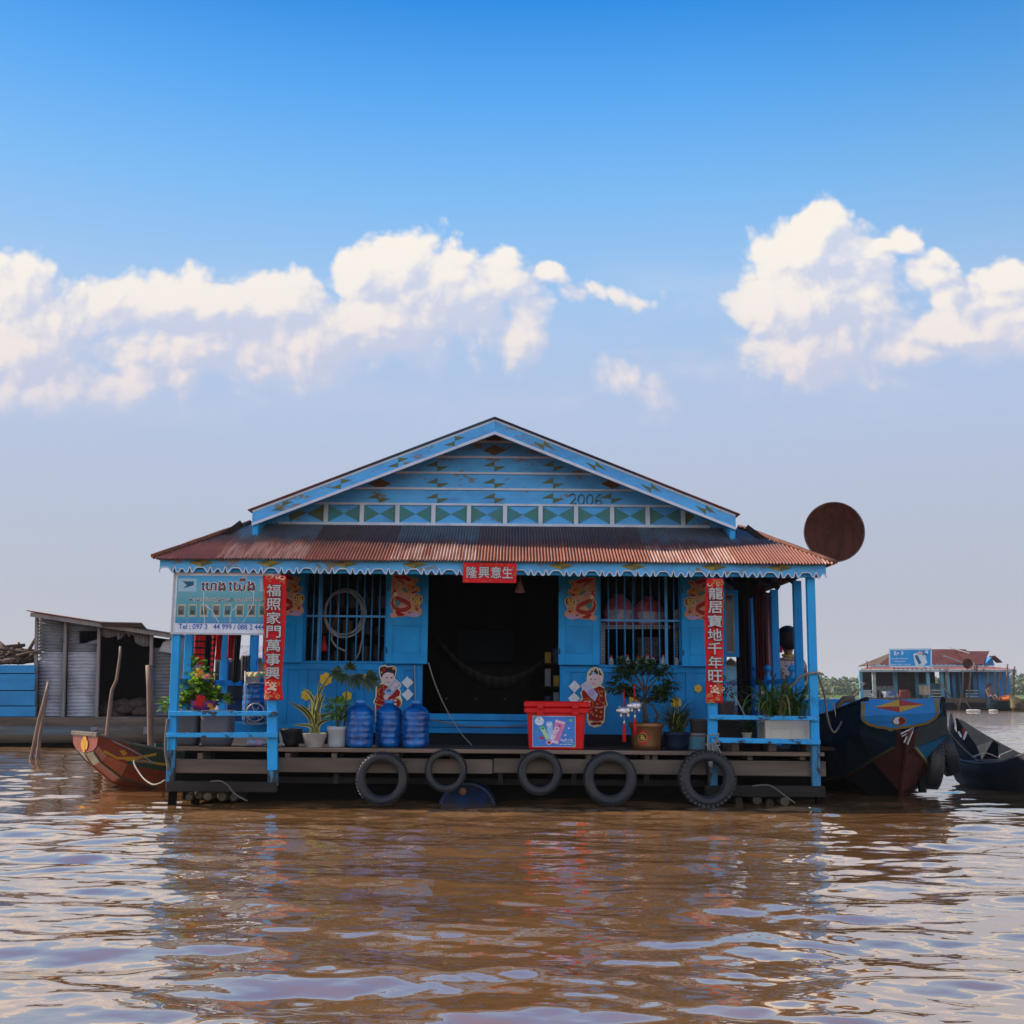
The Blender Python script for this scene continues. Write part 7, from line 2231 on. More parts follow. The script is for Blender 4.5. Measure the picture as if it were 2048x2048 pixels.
# goods behind both windows
def goods(px0, px1, py, Y, label, seed, grp):
	o = empty('goods_shelf', H((px0 + px1) / 2, py, Y), label, 'shelf'); rolled(o)
	rr = random.Random(seed)
	for row, pyy in enumerate((1322, 1268, 1215)):
		z = hz((px0 + px1) / 2, pyy, Y)
		x0, x1 = hx(px0, pyy, Y), hx(px1, pyy, Y)
		MB().box((x0, Y, z - .02), (x1, Y + .35, z)).build('shelf_board', M_inner, o)
		x = x0 + .03; i = 0
		while x < x1 - .1:
			w = rr.uniform(.06, .13); h = rr.uniform(.10, .24)
			c_ = rr.choice([(.10, .02, .02), (.05, .05, .06), (.12, .10, .08), (.03, .05, .09), (.10, .07, .02), (.08, .09, .10)])
			m = mat('packet_%d' % (int(c_[0] * 1000) + int(c_[2] * 100)), c_, .5)
			if rr.random() < .5: MB().box((x, Y + .03, z + .001), (x + w, Y + .2, z + h)).build('packet', m, o, bevel=.006)
			else: MB().lathe([(0, 0), (w * .45, 0), (w * .47, h * .6), (w * .2, h * .8), (w * .2, h), (0, h)], (x + w / 2, Y + .12, z + .001), 14).build('jar', m, o)
			x += w + rr.uniform(.01, .06); i += 1
goods(612, 775, 1324, YW + .9, 'dim shelf of jars and packets behind the left barred window', 5, 1)
# slotted-angle rack and bundles in right window
o = empty('metal_rack', H(1280, 1330, YW + .45), 'grey slotted metal rack inside the right barred window', 'rack'); rolled(o)
Ms = mat('slotted_steel', (.30, .32, .35), .45, (.24, .25, .28), ns=10, spec=.4)
def angle_bar(a, b_, Y):
	p = H(*a, Y); q = H(*b_, Y); mb = MB()
	L = (q - p).length; n = max(2, int(L / .035))
	mb.beam(p, q, .045, .004, (0, -1, 0))
	for i in range(n):
		c = p + (q - p) * ((i + .5) / n); d = (q - p).normalized()
		mb.beam(c - d * .008 + NF * .0035, c + d * .008 + NF * .0035, .012, .001, (0, -1, 0), 1)
	mb.build('angle_bar', [Ms, flat('slot_dark', (.01, .01, .012))], o)
angle_bar((1206, 1330), (1206, 1246), YW + .3); angle_bar((1210, 1254), (1340, 1254), YW + .29); angle_bar((1352, 1330), (1352, 1246), YW + .5)
MB().box((hx(1205, 1256, YW + .3), YW + .3, hz(1280, 1252, YW + .3) - .004), (hx(1350, 1256, YW + .3), YW + .75, hz(1280, 1252, YW + .3))).build('shelf_board', Ms, o)
def bundle(px, py, w, h, label, seed):
	Y = YW + .48
	c = H(px, py, Y); s = Y / F; rr = random.Random(seed)
	mb = MB(); n = 18; vs = []
	prof = [(0.0, -.5), (.46, -.49), (.53, -.36), (.55, -.18), (.54, .02), (.50, .2), (.40, .34), (.24, .43), (.13, .47), (.22, .53), (.07, .55)]
	rows = [[Vector((c.x + w * s * r * math.cos(i * 2 * math.pi / n) * (1 + .13 * rr.uniform(-1, 1)), c.y + w * s * .7 * r * math.sin(i * 2 * math.pi / n) * (1 + .13 * rr.uniform(-1, 1)), c.z + h * s * z)) for i in range(n)] for r, z in prof]
	o = mb.loft(rows, 0, True, closed=True, mifn=lambda i, k: 1 if 2 <= i <= 3 and 9 <= k <= 17 and k % 9 > 1 else 0).build('pink_bundle', [mat('pink_film', (.62, .15, .20), .3, (.34, .06, .09), ns=9, bump=.5, bs=22), mat('clear_film', (.55, .50, .60), .25, (.36, .26, .34), ns=9, bump=.5, bs=22)], None)
	tag(o, label, 'bundle', 'pink plastic bundles in the window'); rolled(o)
bundle(1238, 1222, 54, 62, 'pink plastic bundle on the rack, nearer the doorway', 3)
bundle(1298, 1226, 54, 60, 'pink plastic bundle on the rack, nearer the right banner', 4)
def sill_bottle():
	o = empty('sill_bottle', (0, 0, 0), 'x', 'bottle')
	MB().lathe([(0, 0), (.030, 0), (.032, .01), (.032, .05), (.022, .075), (.014, .085), (.014, .095)], (0, 0, 0), 14, caps=False).build('shell', mat('bottle_white', (.45, .46, .5), .3), o, org=(0, 0, 0))
	MB().lathe([(.016, .09), (.017, .11), (0, .112)], (0, 0, 0), 12, caps=False).build('cap', mat('cap_red', (.55, .03, .03), .4), o, org=(0, 0, 0))
	return o
sb = sill_bottle()
for i, (px, nm) in enumerate(((1222, 'first'), (1255, 'second'), (1277, 'third'), (1295, 'fourth'), (1306, 'fifth'), (1327, 'sixth'), (1353, 'seventh'))):
	o = sb if i == 0 else copy_tree(sb)
	o.location = (hx(px, 1328, YW + .1), YW + .1 + .01 * (i % 3), hz(px, 1331, YW + .1))
	o.scale = (1, 1, 1.0 + .12 * (i % 2))
	tag(o, 'white red-capped bottle on the right window sill, %s counting from the doorway' % nm, 'bottle', 'red-capped bottles on the window sill'); rolled(o)
MB().box((hx(1201, 1330, YW), YW + .06, hz(1280, 1331, YW + .1) - .03), (hx(1361, 1330, YW), YW + .22, hz(1280, 1331, YW + .1) - .002)).build('window_sill', M_wall, win_r)
cn = MB(); rr = random.Random(6)
for (px, py) in ((1300, 1205), (1355, 1235), (1355, 1215)):
	pass
MB
for (px, py0, py1, w, lab) in ((1354, 1218, 1240, 9, 'white spray can on the rack behind the right window bars, upper one'), (1353, 1258, 1275, 12, 'white jar under the spray can behind the right window bars')):
	Y = YW + .5; x = hx(px, py0, Y); z0, z1 = hz(px, py1, Y), hz(px, py0, Y); r = w / 2 * Y / F
	o = MB().lathe([(0, z0), (r, z0), (r, z1 - r * .8), (r * .5, z1 - r * .4), (r * .5, z1), (0, z1)], (x, Y, 0), 16).build('white_can', mat('can_white', (.5, .48, .45), .4, (.5, .3, .08), ns=6), None)
	tag(o, lab, 'can', 'white cans in the window'); rolled(o)
# striped plastic stack low in right window
mb = MB()
for i in range(9):
	p = H(1300, 1322 - i * 5.2, YW + .5)
	mb.lathe([(0, 0), (.14, .0), (.15, .02), (.15, .026), (0, .026)], p, 22)
o = mb.build('basin_stack', mat('basin_grey', (.05, .05, .075), .3, (.16, .16, .2), ns=30, stretch=(1, 1, 6)), None); tag(o, 'stack of dark plastic basins inside the right barred window', 'basins'); rolled(o)
# bag hanging under the plaque
p = H(1040, 1172, YW - .35)
rows = []
for (r, z) in ((.004, .10), (.008, .07), (.018, .045), (.035, .0), (.052, -.05), (.056, -.07), (.03, -.078), (.0, -.078)):
	rows.append([p + Vector((r * math.cos(i * .5236) * (1 + .12 * math.sin(i * 2.1)), r * .6 * math.sin(i * .5236), z)) for i in range(12)])
o = MB().loft(rows[::-1], 0, True, closed=True).build('hanging_bag', mat('bag_film', (.34, .22, .2), .3, (.2, .1, .09), ns=14, bump=.5), None); tag(o, 'small clear bag of pink stuff hanging by the red plaque', 'bag'); rolled(o)
o2 = MB().tube([p + Vector((0, 0, .1)), p + Vector((0, 0, .28))], .002, 5).build('string', M_wire, o)

# ------------------------------------------------------------------ satellite dish
Yd = 12.75
c = H(1668.5, 1064, Yd); rd = 60 * Yd / F
ds = empty('satellite_dish', c, 'round rust-brown satellite dish beyond the right end of the eaves', 'satellite dish'); rolled(ds)
def rust_mat():
	m = bpy.data.materials.new('dish_rust'); m.use_nodes = True
	t = m.node_tree; t.nodes.clear(); k = NT(t)
	tc = k.node('ShaderNodeTexCoord')
	n = k.noise(k.vmath('MULTIPLY', tc.outputs['Object'], (4, 4, 1.2)), 3, 7, .65)
	n2 = k.noise(tc.outputs['Object'], 12, 6, .6)
	c = k.mix(k.smooth(n, .35, .65), (.045, .016, .012), (.085, .028, .018)); c = k.mix(k.math('MULTIPLY', k.smooth(n2, .55, .7), .5), c, (.13, .045, .025))
	b = k.node('ShaderNodeBsdfPrincipled'); k.put(b.inputs['Base Color'], c); b.inputs['Roughness'].default_value = .8; b.inputs['Specular IOR Level'].default_value = .15
	out = k.node('ShaderNodeOutputMaterial'); k.l.new(b.outputs[0], out.inputs[0]); return m
Md = rust_mat()
n = 12
prof = [(rd * i / n, .10 * (1 - (i / n) ** 2)) for i in range(n + 1)]
db = MB().lathe(prof, (0, 0, 0), 56, axis='Y', caps=False)
TM = Matrix.Translation(c) @ Matrix.Rotation(R(6), 4, 'X') @ Matrix.Rotation(R(-4), 4, 'Z')
db.v = [TM @ p for p in db.v]
db.build('reflector', Md, ds, solid=.006)
rm = MB().tube([TM @ Vector((rd * math.cos(i * math.pi / 28), 0, rd * math.sin(i * math.pi / 28))) for i in range(56)], .007, 7, closed=True)
rm.build('rim', mat('dish_rim', (.22, .16, .15), .5, (.1, .05, .04), ns=10), ds)
pl_ = MB(); bp_ = Vector((hx(1640, 1120, Yd), Yd + .25, hz(1640, 1112, Yd)))
pl_.tube([c + Vector((0, .11, 0)), c + Vector((-.02, .2, -.12)), bp_], .018, 8)
pl_.tube([bp_, bp_ + Vector((-.35, .1, -.25))], .018, 8)
pl_.build('mast', Md, ds)

# ------------------------------------------------------------------ boats beside the house (these are not rolled with it)
M_bred = mat('boat_red', (.23, .030, .012), .45, (.13, .025, .012), ns=5, bump=.1, chip=(.10, .06, .035), chipamt=.6, chips=9, spec=.4)
M_bgreen = mat('boat_green', (.030, .045, .022), .45, (.022, .032, .018), ns=5, bump=.1, spec=.35)
M_borange = mat('boat_orange', (.30, .055, .015), .45, (.20, .04, .014), ns=5, bump=.1, spec=.4)
M_bcream = mat('boat_cream', (.38, .36, .24), .5, (.26, .25, .17), ns=6, bump=.1, spec=.4)
M_byel = flat('boat_yellow', (.50, .24, .02))
M_bwood = mat('boat_wood', (.16, .12, .09), .7, (.09, .07, .055), ns=6, bump=.4, stretch=(.2, 1, 1))
M_bin = mat('boat_inside_green', (.035, .09, .075), .6, (.03, .06, .05), ns=6, bump=.1)
def frame_of(org, ax):
	ax = Vector(ax).normalized(); sd_ = Vector((ax.y, -ax.x, 0))      # sd_ points to starboard of the axis
	org = Vector(org)
	return lambda s, b, z: org + ax * s + sd_ * b + Vector((0, 0, z))
def hull(name, T, secs, parent, mats, mifn, th=.03, smooth=False):
	"""secs: (s, [(half width, z) gunwale .. keel]); both sides lofted as one skin"""
	rows = []
	for s, pr in secs:
		left = [T(s if not hasattr(p[0], '__len__') else s, -p[0], p[1]) for p in pr]
		right = [T(s, p[0], p[1]) for p in reversed(pr[:-1])]
		rows.append(left + right)
	mb = MB(); mb.loft(rows, 0, smooth, mifn=mifn)
	o = mb.build(name, mats, parent, solid=th)
	o.modifiers['solid'].offset = 0
	return o, rows

# red long-tail boat at the left corner
Bl = P(174, 1467, 14.0)
lb = empty('wooden_boat', (Bl.x + 1.6, 15.2, 0), 'red and green wooden boat with a square raised bow left of the floating house', 'boat')
Tl = frame_of((Bl.x, 14.0, 0), (.78, .626, 0))
secs = [(0.0, [(.45, .635), (.42, .52), (.30, .46), (0, .42)]), (.10, [(.455, .60), (.42, .42), (.27, .34), (0, .28)]), (.34, [(.47, .535), (.45, .30), (.30, .15), (0, .08)]), (.70, [(.50, .46), (.50, .22), (.36, .02), (0, -.06)]),
		(1.3, [(.54, .38), (.55, .16), (.42, -.06), (0, -.12)]), (2.2, [(.58, .34), (.60, .13), (.45, -.08), (0, -.14)]), (3.6, [(.56, .35), (.58, .14), (.44, -.08), (0, -.14)]), (5.2, [(.42, .44), (.44, .25), (.3, .02), (0, -.05)])]
def lmi(i, k):
	kk = k if k < 3 else 5 - k
	port = k < 3
	if kk == 0: return 1 if i >= 2 else 0
	if kk == 1: return 2 if i >= 2 else (0 if i < 1 else 2)
	return 2 if i >= 1 else 3
ho_, rows = hull('hull', Tl, secs, lb, [M_bred, M_bgreen, M_borange, M_bcream], lmi)
# square prow plate, facets and trim
mb = MB()
r0 = rows[0]
fa = [p - (Tl(1, 0, 0) - Tl(0, 0, 0)) * .02 for p in r0]
axd = (Tl(0, 0, 0) - Tl(1, 0, 0)).normalized()
top_l, top_r = fa[0], fa[-1]
mb.prism(fa, axd, .03, 0)
mb.build('prow_plate', [M_bred], lb)
mb = MB().beam(fa[0] + Vector((0, 0, .015)), fa[-1] + Vector((0, 0, .015)), .05, .05)
mb.build('prow_cap', M_bwood, lb, bevel=.006)
# under-bow panels in red, cream and orange with two dark ribs
mb = MB()
def rowpt(i, k, out=.008):
	return rows[i][k] + axd * out - Vector((0, 0, out))
for i, (m1, m2) in enumerate(((0, 0), (0, 1), (1, 1))):
	for k, mm_ in ((2, m1), (3, m2)):
		a, b_, c_, d_ = rowpt(i, k), rowpt(i, k + 1), rowpt(i + 1, k + 1), rowpt(i + 1, k)
		mb.add([a, b_, c_, d_], [(0, 3, 2, 1)], (0 if i == 0 else (1 if k == 2 else 2)))
mb.build('bow_panels', [M_bred, M_bcream, M_borange], lb)
for k in (2, 3, 4):
	MB().tube([rows[i][k] + axd * .012 - Vector((0, 0, .012)) for i in range(5)], .014, 6).build('rib', M_bgreen if k != 3 else M_borange, lb)
# club emblem and the yellow flourish on the starboard bow
def clubs(c, u, v, n, s):
	mb = MB()
	for (a, b_) in ((0, .42), (-.42, -.05), (.42, -.05)): mb.prism([c + u * (s * (a + .40 * math.cos(i * .4488))) + v * (s * (b_ + .40 * math.sin(i * .4488))) + n * .012 for i in range(14)], n, 0, 0)
	mb.prism([c + u * (s * a) + v * (s * b_) + n * .014 for a, b_ in ((-.28, -.62), (.28, -.62), (.08, 0), (-.08, 0))], n, 0, 0)
	return mb
pc_ = (fa[0] + fa[-1]) / 2
su = (fa[-1] - fa[0]).normalized()
clubs(pc_ + su * .02 - Vector((0, 0, .105)), su, Vector((0, 0, 1)), axd, .15).build('emblem', M_byel, lb)
# starboard = side nearer the viewer: last entries of each row
def side(i, f, l=.01):
	a = rows[int(i)]; b_ = rows[min(int(i) + 1, len(rows) - 1)]; t = i - int(i)
	n = len(a)
	def q(r): return r[-1].lerp(r[-2], f)
	p = q(a).lerp(q(b_), t)
	nn = Tl(0, 1, 0) - Tl(0, 0, 0)
	return p + nn * (l + .012)
mb = MB()
def strip(pts, w, mi):
	P0 = [side(*p) for p in pts]
	n = (Tl(0, 1, 0) - Tl(0, 0, 0))
	ribbon(mb, P0, w, n, mi)
mb.prism([side(.1, .1), side(2.2, .15), side(2.7, .75), side(1.6, 1.0), side(.1, .9)], Tl(0, 1, 0) - Tl(0, 0, 0), 0, 0)
mb.build('side_patch', [M_bred], lb)
mb = MB(); strip([(.6, 1.0, .014), (1.5, .95, .014), (2.3, .6, .014), (2.9, .25, .014)], .03, 0); strip([(1.9, .8, .014), (2.6, .72, .014), (3.2, .72, .014)], .03, 0)
mb.prism([side(1.55, .5, .016), side(1.75, .38, .016), side(1.95, .5, .016), side(1.75, .68, .016)], Tl(0, 1, 0) - Tl(0, 0, 0), 0, 0)
mb.build('flourish', [M_byel], lb)
MB().tube([r[-1] + Vector((0, 0, .01)) for r in rows], .02, 6).build('gunwale', M_bwood, lb)
MB().tube([r[0] + Vector((0, 0, .01)) for r in rows], .02, 6).build('gunwale', M_bwood, lb)
for s in (1.5, 2.4, 3.2): MB().beam(Tl(s, -.5, .33), Tl(s, .5, .33), .16, .03).build('thwart', M_bin, lb)
MB().add([Tl(.5, -.42, .26), Tl(.5, .42, .26), Tl(4.8, .4, .10), Tl(4.8, -.4, .10)], [(0, 1, 2, 3)]).build('floor_board', M_bin, lb)
MB().beam(Tl(1.05, -.50, .44), Tl(1.9, -.54, .42), .03, .10).build('wash_board', M_bin, lb)
# wire basket and pump handle on it
bk = empty('wire_basket', Tl(1.95, .1, .35), 'white wire rack lying on the red and green boat', 'rack')
mb = MB()
for i in range(6): mb.tube([Tl(1.6 + i * .12, -.35, .42 + .015 * i), Tl(1.6 + i * .12, .45, .38 + .015 * i)], .009, 5)
for b_ in (-.3, .0, .4): mb.tube([Tl(1.58, b_, .42), Tl(2.3, b_, .50)], .010, 5)
mb.build('wires', flat('white_wire', (.6, .58, .55)), bk)
nt = MB()
rr = random.Random(4)
for i in range(7): nt.lathe([(0, -.05), (.12, -.03), (.14, .0), (.08, .05), (0, .06)], Tl(1.8 + rr.uniform(0, .5), rr.uniform(-.4, .2), .50), 9)
nn_ = nt.build('net_heap', mat('net_grey', (.36, .32, .30), .8, (.2, .17, .16), ns=20, bump=.6), None); tag(nn_, 'pale bundled net heaped on the red and green boat', 'net')
rope('bow_rope', [Tl(.05, .44, .62), Tl(.35, .52, .47), Tl(.62, .56, .30), P(268, 1521, 13.6), P(283, 1552, 13.0), P(303, 1568, 12.4), P(318, 1567, 12.1), P(330, 1560, 11.95)], .009, M_rope, 'thin rope looping from the square bow of the red boat to the corner post', 'rope', roll=False)

# large blue boat at the right
XR0 = (1801 - 1024) * 12.6 / F
bb = empty('wooden_boat', (XR0, 14.6, 0), 'large blue wooden boat with a painted bow plate and red stem beside the right rail', 'boat')
Tb = lambda s, b, z: Vector((XR0 + b + .0 * s, 12.60 + s, z))
M_bblue = mat('boat_blue', (.012, .10, .23), .55, (.009, .075, .17), ns=4, bump=.15, chip=(.02, .03, .04), chipamt=.6, chips=8, spec=.2)
M_bblued = mat('boat_blue_dark', (.006, .018, .030), .6, (.004, .012, .020), ns=4, bump=.2, spec=.15)
M_bred2 = mat('boat_stem_red', (.060, .014, .010), .6, (.04, .012, .009), ns=5, bump=.2, spec=.2)
M_bgrey = mat('boat_greygreen', (.045, .055, .055), .6, (.03, .04, .04), ns=4, bump=.15, spec=.2)
M_bblk = mat('boat_tar', (.007, .007, .008), .65, (.005, .005, .005), ns=5, bump=.3, spec=.15)
secs = [(0.02, [(.415, 1.055), (.43, .885), (.10, .735), (0, .70)]), (.14, [(.46, 1.02), (.475, .70), (.10, .55), (0, .50)]), (.36, [(.53, .97), (.54, .66), (.28, .40), (0, .06)]), (.70, [(.60, .90), (.62, .60), (.48, .20), (0, -.15)]),
		(1.7, [(.68, .78), (.70, .5), (.58, .06), (0, -.22)]), (3.4, [(.68, .74), (.70, .46), (.58, .04), (0, -.22)]), (5.2, [(.5, .90), (.5, .6), (.36, .2), (0, -.05)])]
def bmi(i, k):
	kk = k if k < 3 else 5 - k
	star = k >= 3
	if kk == 0: return 1
	if kk == 1: return (3 if i < 1 else 0) if star else 1
	return 2 if star and i < 3 else (2 if i < 2 else 4)
h2, rows2 = hull('hull', Tb, secs, bb, [M_bblue, M_bblued, M_bred2, M_bgrey, M_bblk], bmi, .035)
# bow plate: upper board leaning back, lower one tucked under
c0 = P(1801, 1400, 12.6)
def bp(px, py, dy=0.0):
	q = P(px, py, 12.56 + dy); return q
def cp(x, y, dy=0): return bp(1630 + x * .13975, 1380 + y * .13975, dy)
upper = [cp(660, 165, .05), cp(1770, 115, .05), cp(1795, 320, 0), cp(660, 372, 0)]
lower = [cp(660, 372, 0), cp(1795, 320, 0), cp(1745, 395, .015), cp(1640, 470, .03), cp(1420, 525, .04), cp(1240, 555, .05), cp(1080, 590, .06), cp(1000, 555, .05), cp(860, 530, .045), cp(740, 490, .035), cp(668, 435, .015)]
nu = (upper[1] - upper[0]).cross(upper[3] - upper[0]).normalized(); nu = nu if nu.y < 0 else -nu
nl = (lower[1] - lower[0]).cross(lower[6] - lower[0]).normalized(); nl = nl if nl.y < 0 else -nl
mb = MB(); mb.prism(upper, nu, .03, 0); mb.prism(lower, nl, .03, 0)
bpl = mb.build('bow_plate', [mat('bow_blue', (.014, .165, .42), .5, (.010, .13, .34), ns=4, bump=.1, chip=(.02, .05, .09), chipamt=.65, chips=9, spec=.25)], bb)
mb = MB()
def lerp2(pts, n, l): return [p + n * l for p in pts]
ribbon(mb, [upper[0] + Vector((.02, 0, -.01)), upper[3] + Vector((.02, 0, 0))], .04, nu, 0, lift=.004)
ribbon(mb, [upper[1] + Vector((-.03, 0, -.01)), upper[2] + Vector((-.03, 0, 0))], .04, nu, 0, lift=.004)
ed = [lower[0]] + lower[:1:-1] + [lower[1]]
ctr = sum(lower, Vector()) / len(lower)
ribbon(mb, [p + (ctr - p).normalized() * .02 for p in ed], .03, nl, 0, lift=.004)
uc = lambda x, y: upper[3].lerp(upper[2], (x - 660) / 1120).lerp(upper[0].lerp(upper[1], (x - 660) / 1120), ((372 - 50 * (x - 660) / 1120) - y) / 205) + nu * .004
D = [uc(850, 248), uc(1205, 140), uc(1575, 210), uc(1205, 320)]; Cc = uc(1205, 235)
for k_, mi in ((0, 1), (1, 2), (2, 1), (3, 2)):
	vs = [Cc, D[k_], D[(k_ + 1) % 4]]
	nn = (vs[1] - vs[0]).cross(vs[2] - vs[0])
	mb.add(vs, [(0, 1, 2) if nn.dot(nu) > 0 else (0, 2, 1)], mi)
lc = lambda x, y: cp(x, y, .0 + (y - 340) / 220 * .045) + nl * .006
def ring(cx_, cy_, rx, ry, mi, l): mb.prism([lc(cx_ + rx * math.cos(i * .3927), cy_ + ry * math.sin(i * .3927)) + nl * l for i in range(16)], nl, 0, mi)
ring(1200, 440, 105, 65, 3, 0); ring(1200, 438, 90, 54, 4, .002)
mb.prism([lc(x, y) + nl * .004 for x, y in ((1215, 385), (1150, 390), (1112, 435), (1130, 478), (1180, 485), (1205, 465), (1190, 440), (1190, 412))], nl, 0, 5)
mb.build('bow_painting', [mat('bow_ochre', (.20, .13, .03), .55), flat('diamond_yellow', (.38, .24, .035)), flat('diamond_red', (.26, .03, .035)), mat('bow_ochre', (.20, .13, .03)), flat('eye_red', (.16, .015, .012)), flat('eye_white', (.5, .48, .48))], bpl)
# stem, chine stripe, hooked mark on the bow
MB().tube([Tb(-.02, 0, .72), Tb(.08, 0, .50), Tb(.33, 0, .05), Tb(.5, 0, -.2)], [.022, .022, .02, .015], 8).build('stem', M_bred2, bb)
mb = MB()
st = [rows2[1][4], rows2[2][4], rows2[3][4], rows2[4][4]]
mb.tube([p + Vector((.015, -.02, 0)) for p in st[:3]] + [st[3]], .018, 6)
mb.build('chine_strake', mat('strake_yellow', (.20, .16, .05), .6), bb)
mb = MB(); st = [rows2[1][2], rows2[2][2], rows2[3][2], rows2[4][2]]
mb.tube([p + Vector((-.015, -.02, 0)) for p in st], .016, 6); mb.build('chine_strake', mat('strake_dim', (.05, .035, .012), .6), bb)
def onside(x, y):   # close-up px -> point just off the starboard bow planking
	q = P(1630 + x * .13975, 1380 + y * .13975, 12.56 + max(0, (x - 1100)) * .0002)
	return q
for off, w, m in ((0, .05, flat('mark_white', (.5, .5, .5))), (-.006, .026, mat('mark_brown', (.11, .04, .025), .6))):
	mb = MB()
	ribbon(mb, [onside(1225, 645) + NF * (.02 - off), onside(1345, 585) + NF * (.02 - off), onside(1400, 540) + NF * (.02 - off), onside(1360, 600) + NF * (.02 - off), onside(1290, 765) + NF * (.02 - off)], [w * .8, w * .8, w * .5, w, w * 1.1], NF, 0)
	mb.build('hull_mark', m, bb)
for sgn, k in ((1, -1), (-1, 0)):
	MB().tube([r[k] + Vector((0, 0, .015)) for r in rows2], .028, 6).build('gunwale', M_bblk, bb)
MB().add([Tb(.2, -.5, .70), Tb(.2, .5, .70), Tb(5, .5, .55), Tb(5, -.5, .55)], [(0, 1, 2, 3)]).build('deck', M_bwood, bb)
MB().box(Tb(2.2, -.55, .56), Tb(4.4, .55, 1.05)).build('cabin', M_wall, bb, bevel=.02)
MB().tube([Tb(.75, -.52, .85), Tb(.75, -.52, 1.0), Tb(.75, -.46, 1.06), Tb(.75, -.34, 1.07)], .04, 8).build('bollard', M_bwood, bb)
knot = rope('mooring_rope', [H(1634, 1348, YF - .06), P(1648, 1385, 12.2), P(1654, 1430, 12.4), P(1662, 1458, 12.6), P(1670, 1464, 12.8), P(1680, 1450, 13.0), P(1688, 1432, 13.2)], .012, M_rope, 'slack pale rope from the right corner post to the blue boat', 'rope', roll=False)
rope('tie_rope', [H(1640, 1346, YF - .07), H(1622, 1346, YF - .07), H(1604, 1352, YF + .0), H(1590, 1366, YF + .1), H(1580, 1376, YF + .15)], .013, M_rope, 'pale rope tied round the right corner post above the lily', 'rope')
# tyres slung on its far side, edge on
for (px, py, Y, ln, lab) in ((1862, 1524, 13.2, .10, 'black tyre slung edge-on from the blue boat, the lower one'), (1887, 1500, 13.7, -.30, 'black tyre slung edge-on from the blue boat, nearer the black canoe')):
	c_ = P(px, py, Y)
	t_ = tyre(0, 0, .30, .17, .17, lab, world=c_, roll=False, axis='X', grp='tyres slung from the blue boat')
	t_.matrix_basis = Matrix.Translation(c_) @ Matrix.Rotation(ln, 4, 'Y') @ Matrix.Rotation(R(84), 4, 'Z')
	rope('tyre_rope', [c_ + Vector((0, 0, .27)), c_ + Vector((-.05, 0, .4)), Vector((XR0 + .60, Y, .92))], .012, M_rope, 'short rope holding %s' % ('the lower edge-on tyre to the blue boat' if ln > 0 else 'the edge-on tyre nearer the canoe'), 'rope', roll=False)
MB().beam(P(1842, 1545, 13.1), P(1845, 1585, 13.1), .07, .07).build('fender_post', M_bblk, bb)

# black canoe
cs = empty('canoe', P(1985, 1560, 14.2), 'black wooden canoe with high pointed ends and white marks, right of the blue boat', 'canoe')
A0 = P(1921, 1575, 15.6); A0.z = 0; A1 = P(2135, 1575, 12.9); A1.z = 0
axc = (A1 - A0); Lc = axc.length
Tc = frame_of(A0, axc)
M_can = mat('canoe_black', (.010, .012, .016), .55, (.006, .007, .010), ns=4, bump=.25, stretch=(.3, 1, 1), spec=.3)
M_canin = mat('canoe_inside', (.014, .018, .026), .7, (.008, .011, .017), ns=5, bump=.25, stretch=(.3, 1, 1), spec=.25)
secs = []
_k = ((0, .05, .76, .58), (.06, .20, .62, .30), (.14, .34, .49, .08), (.28, .46, .35, -.08), (.45, .50, .29, -.12), (.62, .50, .29, -.12), (.78, .42, .34, -.08), (.90, .28, .46, .08), (.97, .14, .58, .30), (1.0, .05, .66, .5))
for t in np.linspace(0, 1, 31):
	hw, gz_, kz = [float(np.interp(t, [q[0] for q in _k], [q[j] for q in _k])) for j in (1, 2, 3)]
	secs.append((t * Lc, [(hw, gz_), (hw * .97, gz_ * .62 + kz * .38), (hw * .82, gz_ * .25 + kz * .75), (hw * .5, kz + .025), (0, kz)]))
hc_, rowsc = hull('hull', Tc, secs, cs, [M_can], lambda i, k: 0, .025, True)
mb = MB()
for r in rowsc: pass
inner = [[p + (Tc(0, 0, 0) - Tc(0, 0, 0)) + (Vector(((r[0] + r[-1]) / 2).to_tuple()) - p).normalized() * .03 * (0 if (p - (r[0] + r[-1]) / 2).length < .04 else 1) for p in r] for r in rowsc]
mb.loft(inner, 0, True); mb.build('inner_skin', M_canin, cs)
for k in (0, -1): MB().tube([r[k] + Vector((0, 0, .01)) for r in rowsc], .018, 6).build('gunwale', M_canin if k == 0 else mat('gunwale_grey', (.12, .11, .11), .6), cs)
for t in (.36, .66): MB().beam(Tc(t * Lc, -.47, .30), Tc(t * Lc, .47, .28), .15, .03).build('thwart', M_canin, cs)
# split prow blades
for sg, dz in ((-1, 0.0), (1, .06)):
	a = Tc(-.05, sg * .03, .80 + dz); b_ = Tc(.42, sg * .30, .52); c_ = Tc(.40, sg * .10, .2); d_ = Tc(.02, sg * .02, .35)
	mb = MB(); nn = (b_ - a).cross(d_ - a).normalized()
	mb.prism([a, b_, c_, d_], nn, .03, 0)
	mb.build('prow_blade', M_canin, cs)
nnf = Vector((.2, -1, .25)).normalized()
mb = MB(); ribbon(mb, [P(1917, 1463, 14.6), P(1920, 1469, 14.6), P(1923, 1474, 14.6)], .03, nnf, 0); ribbon(mb, [P(1933, 1463, 14.6), P(1930, 1472, 14.6), P(1927, 1479, 14.6)], .03, nnf, 0)
mb.prism([P(1924, 1456, 14.6), P(1932, 1459, 14.6), P(1930, 1468, 14.6), P(1925, 1470, 14.6)], nnf, 0, 1)
mk = mb.build('prow_mark', [flat('mark_white', (.5, .5, .5)), flat('mark_red', (.2, .015, .012))], cs)
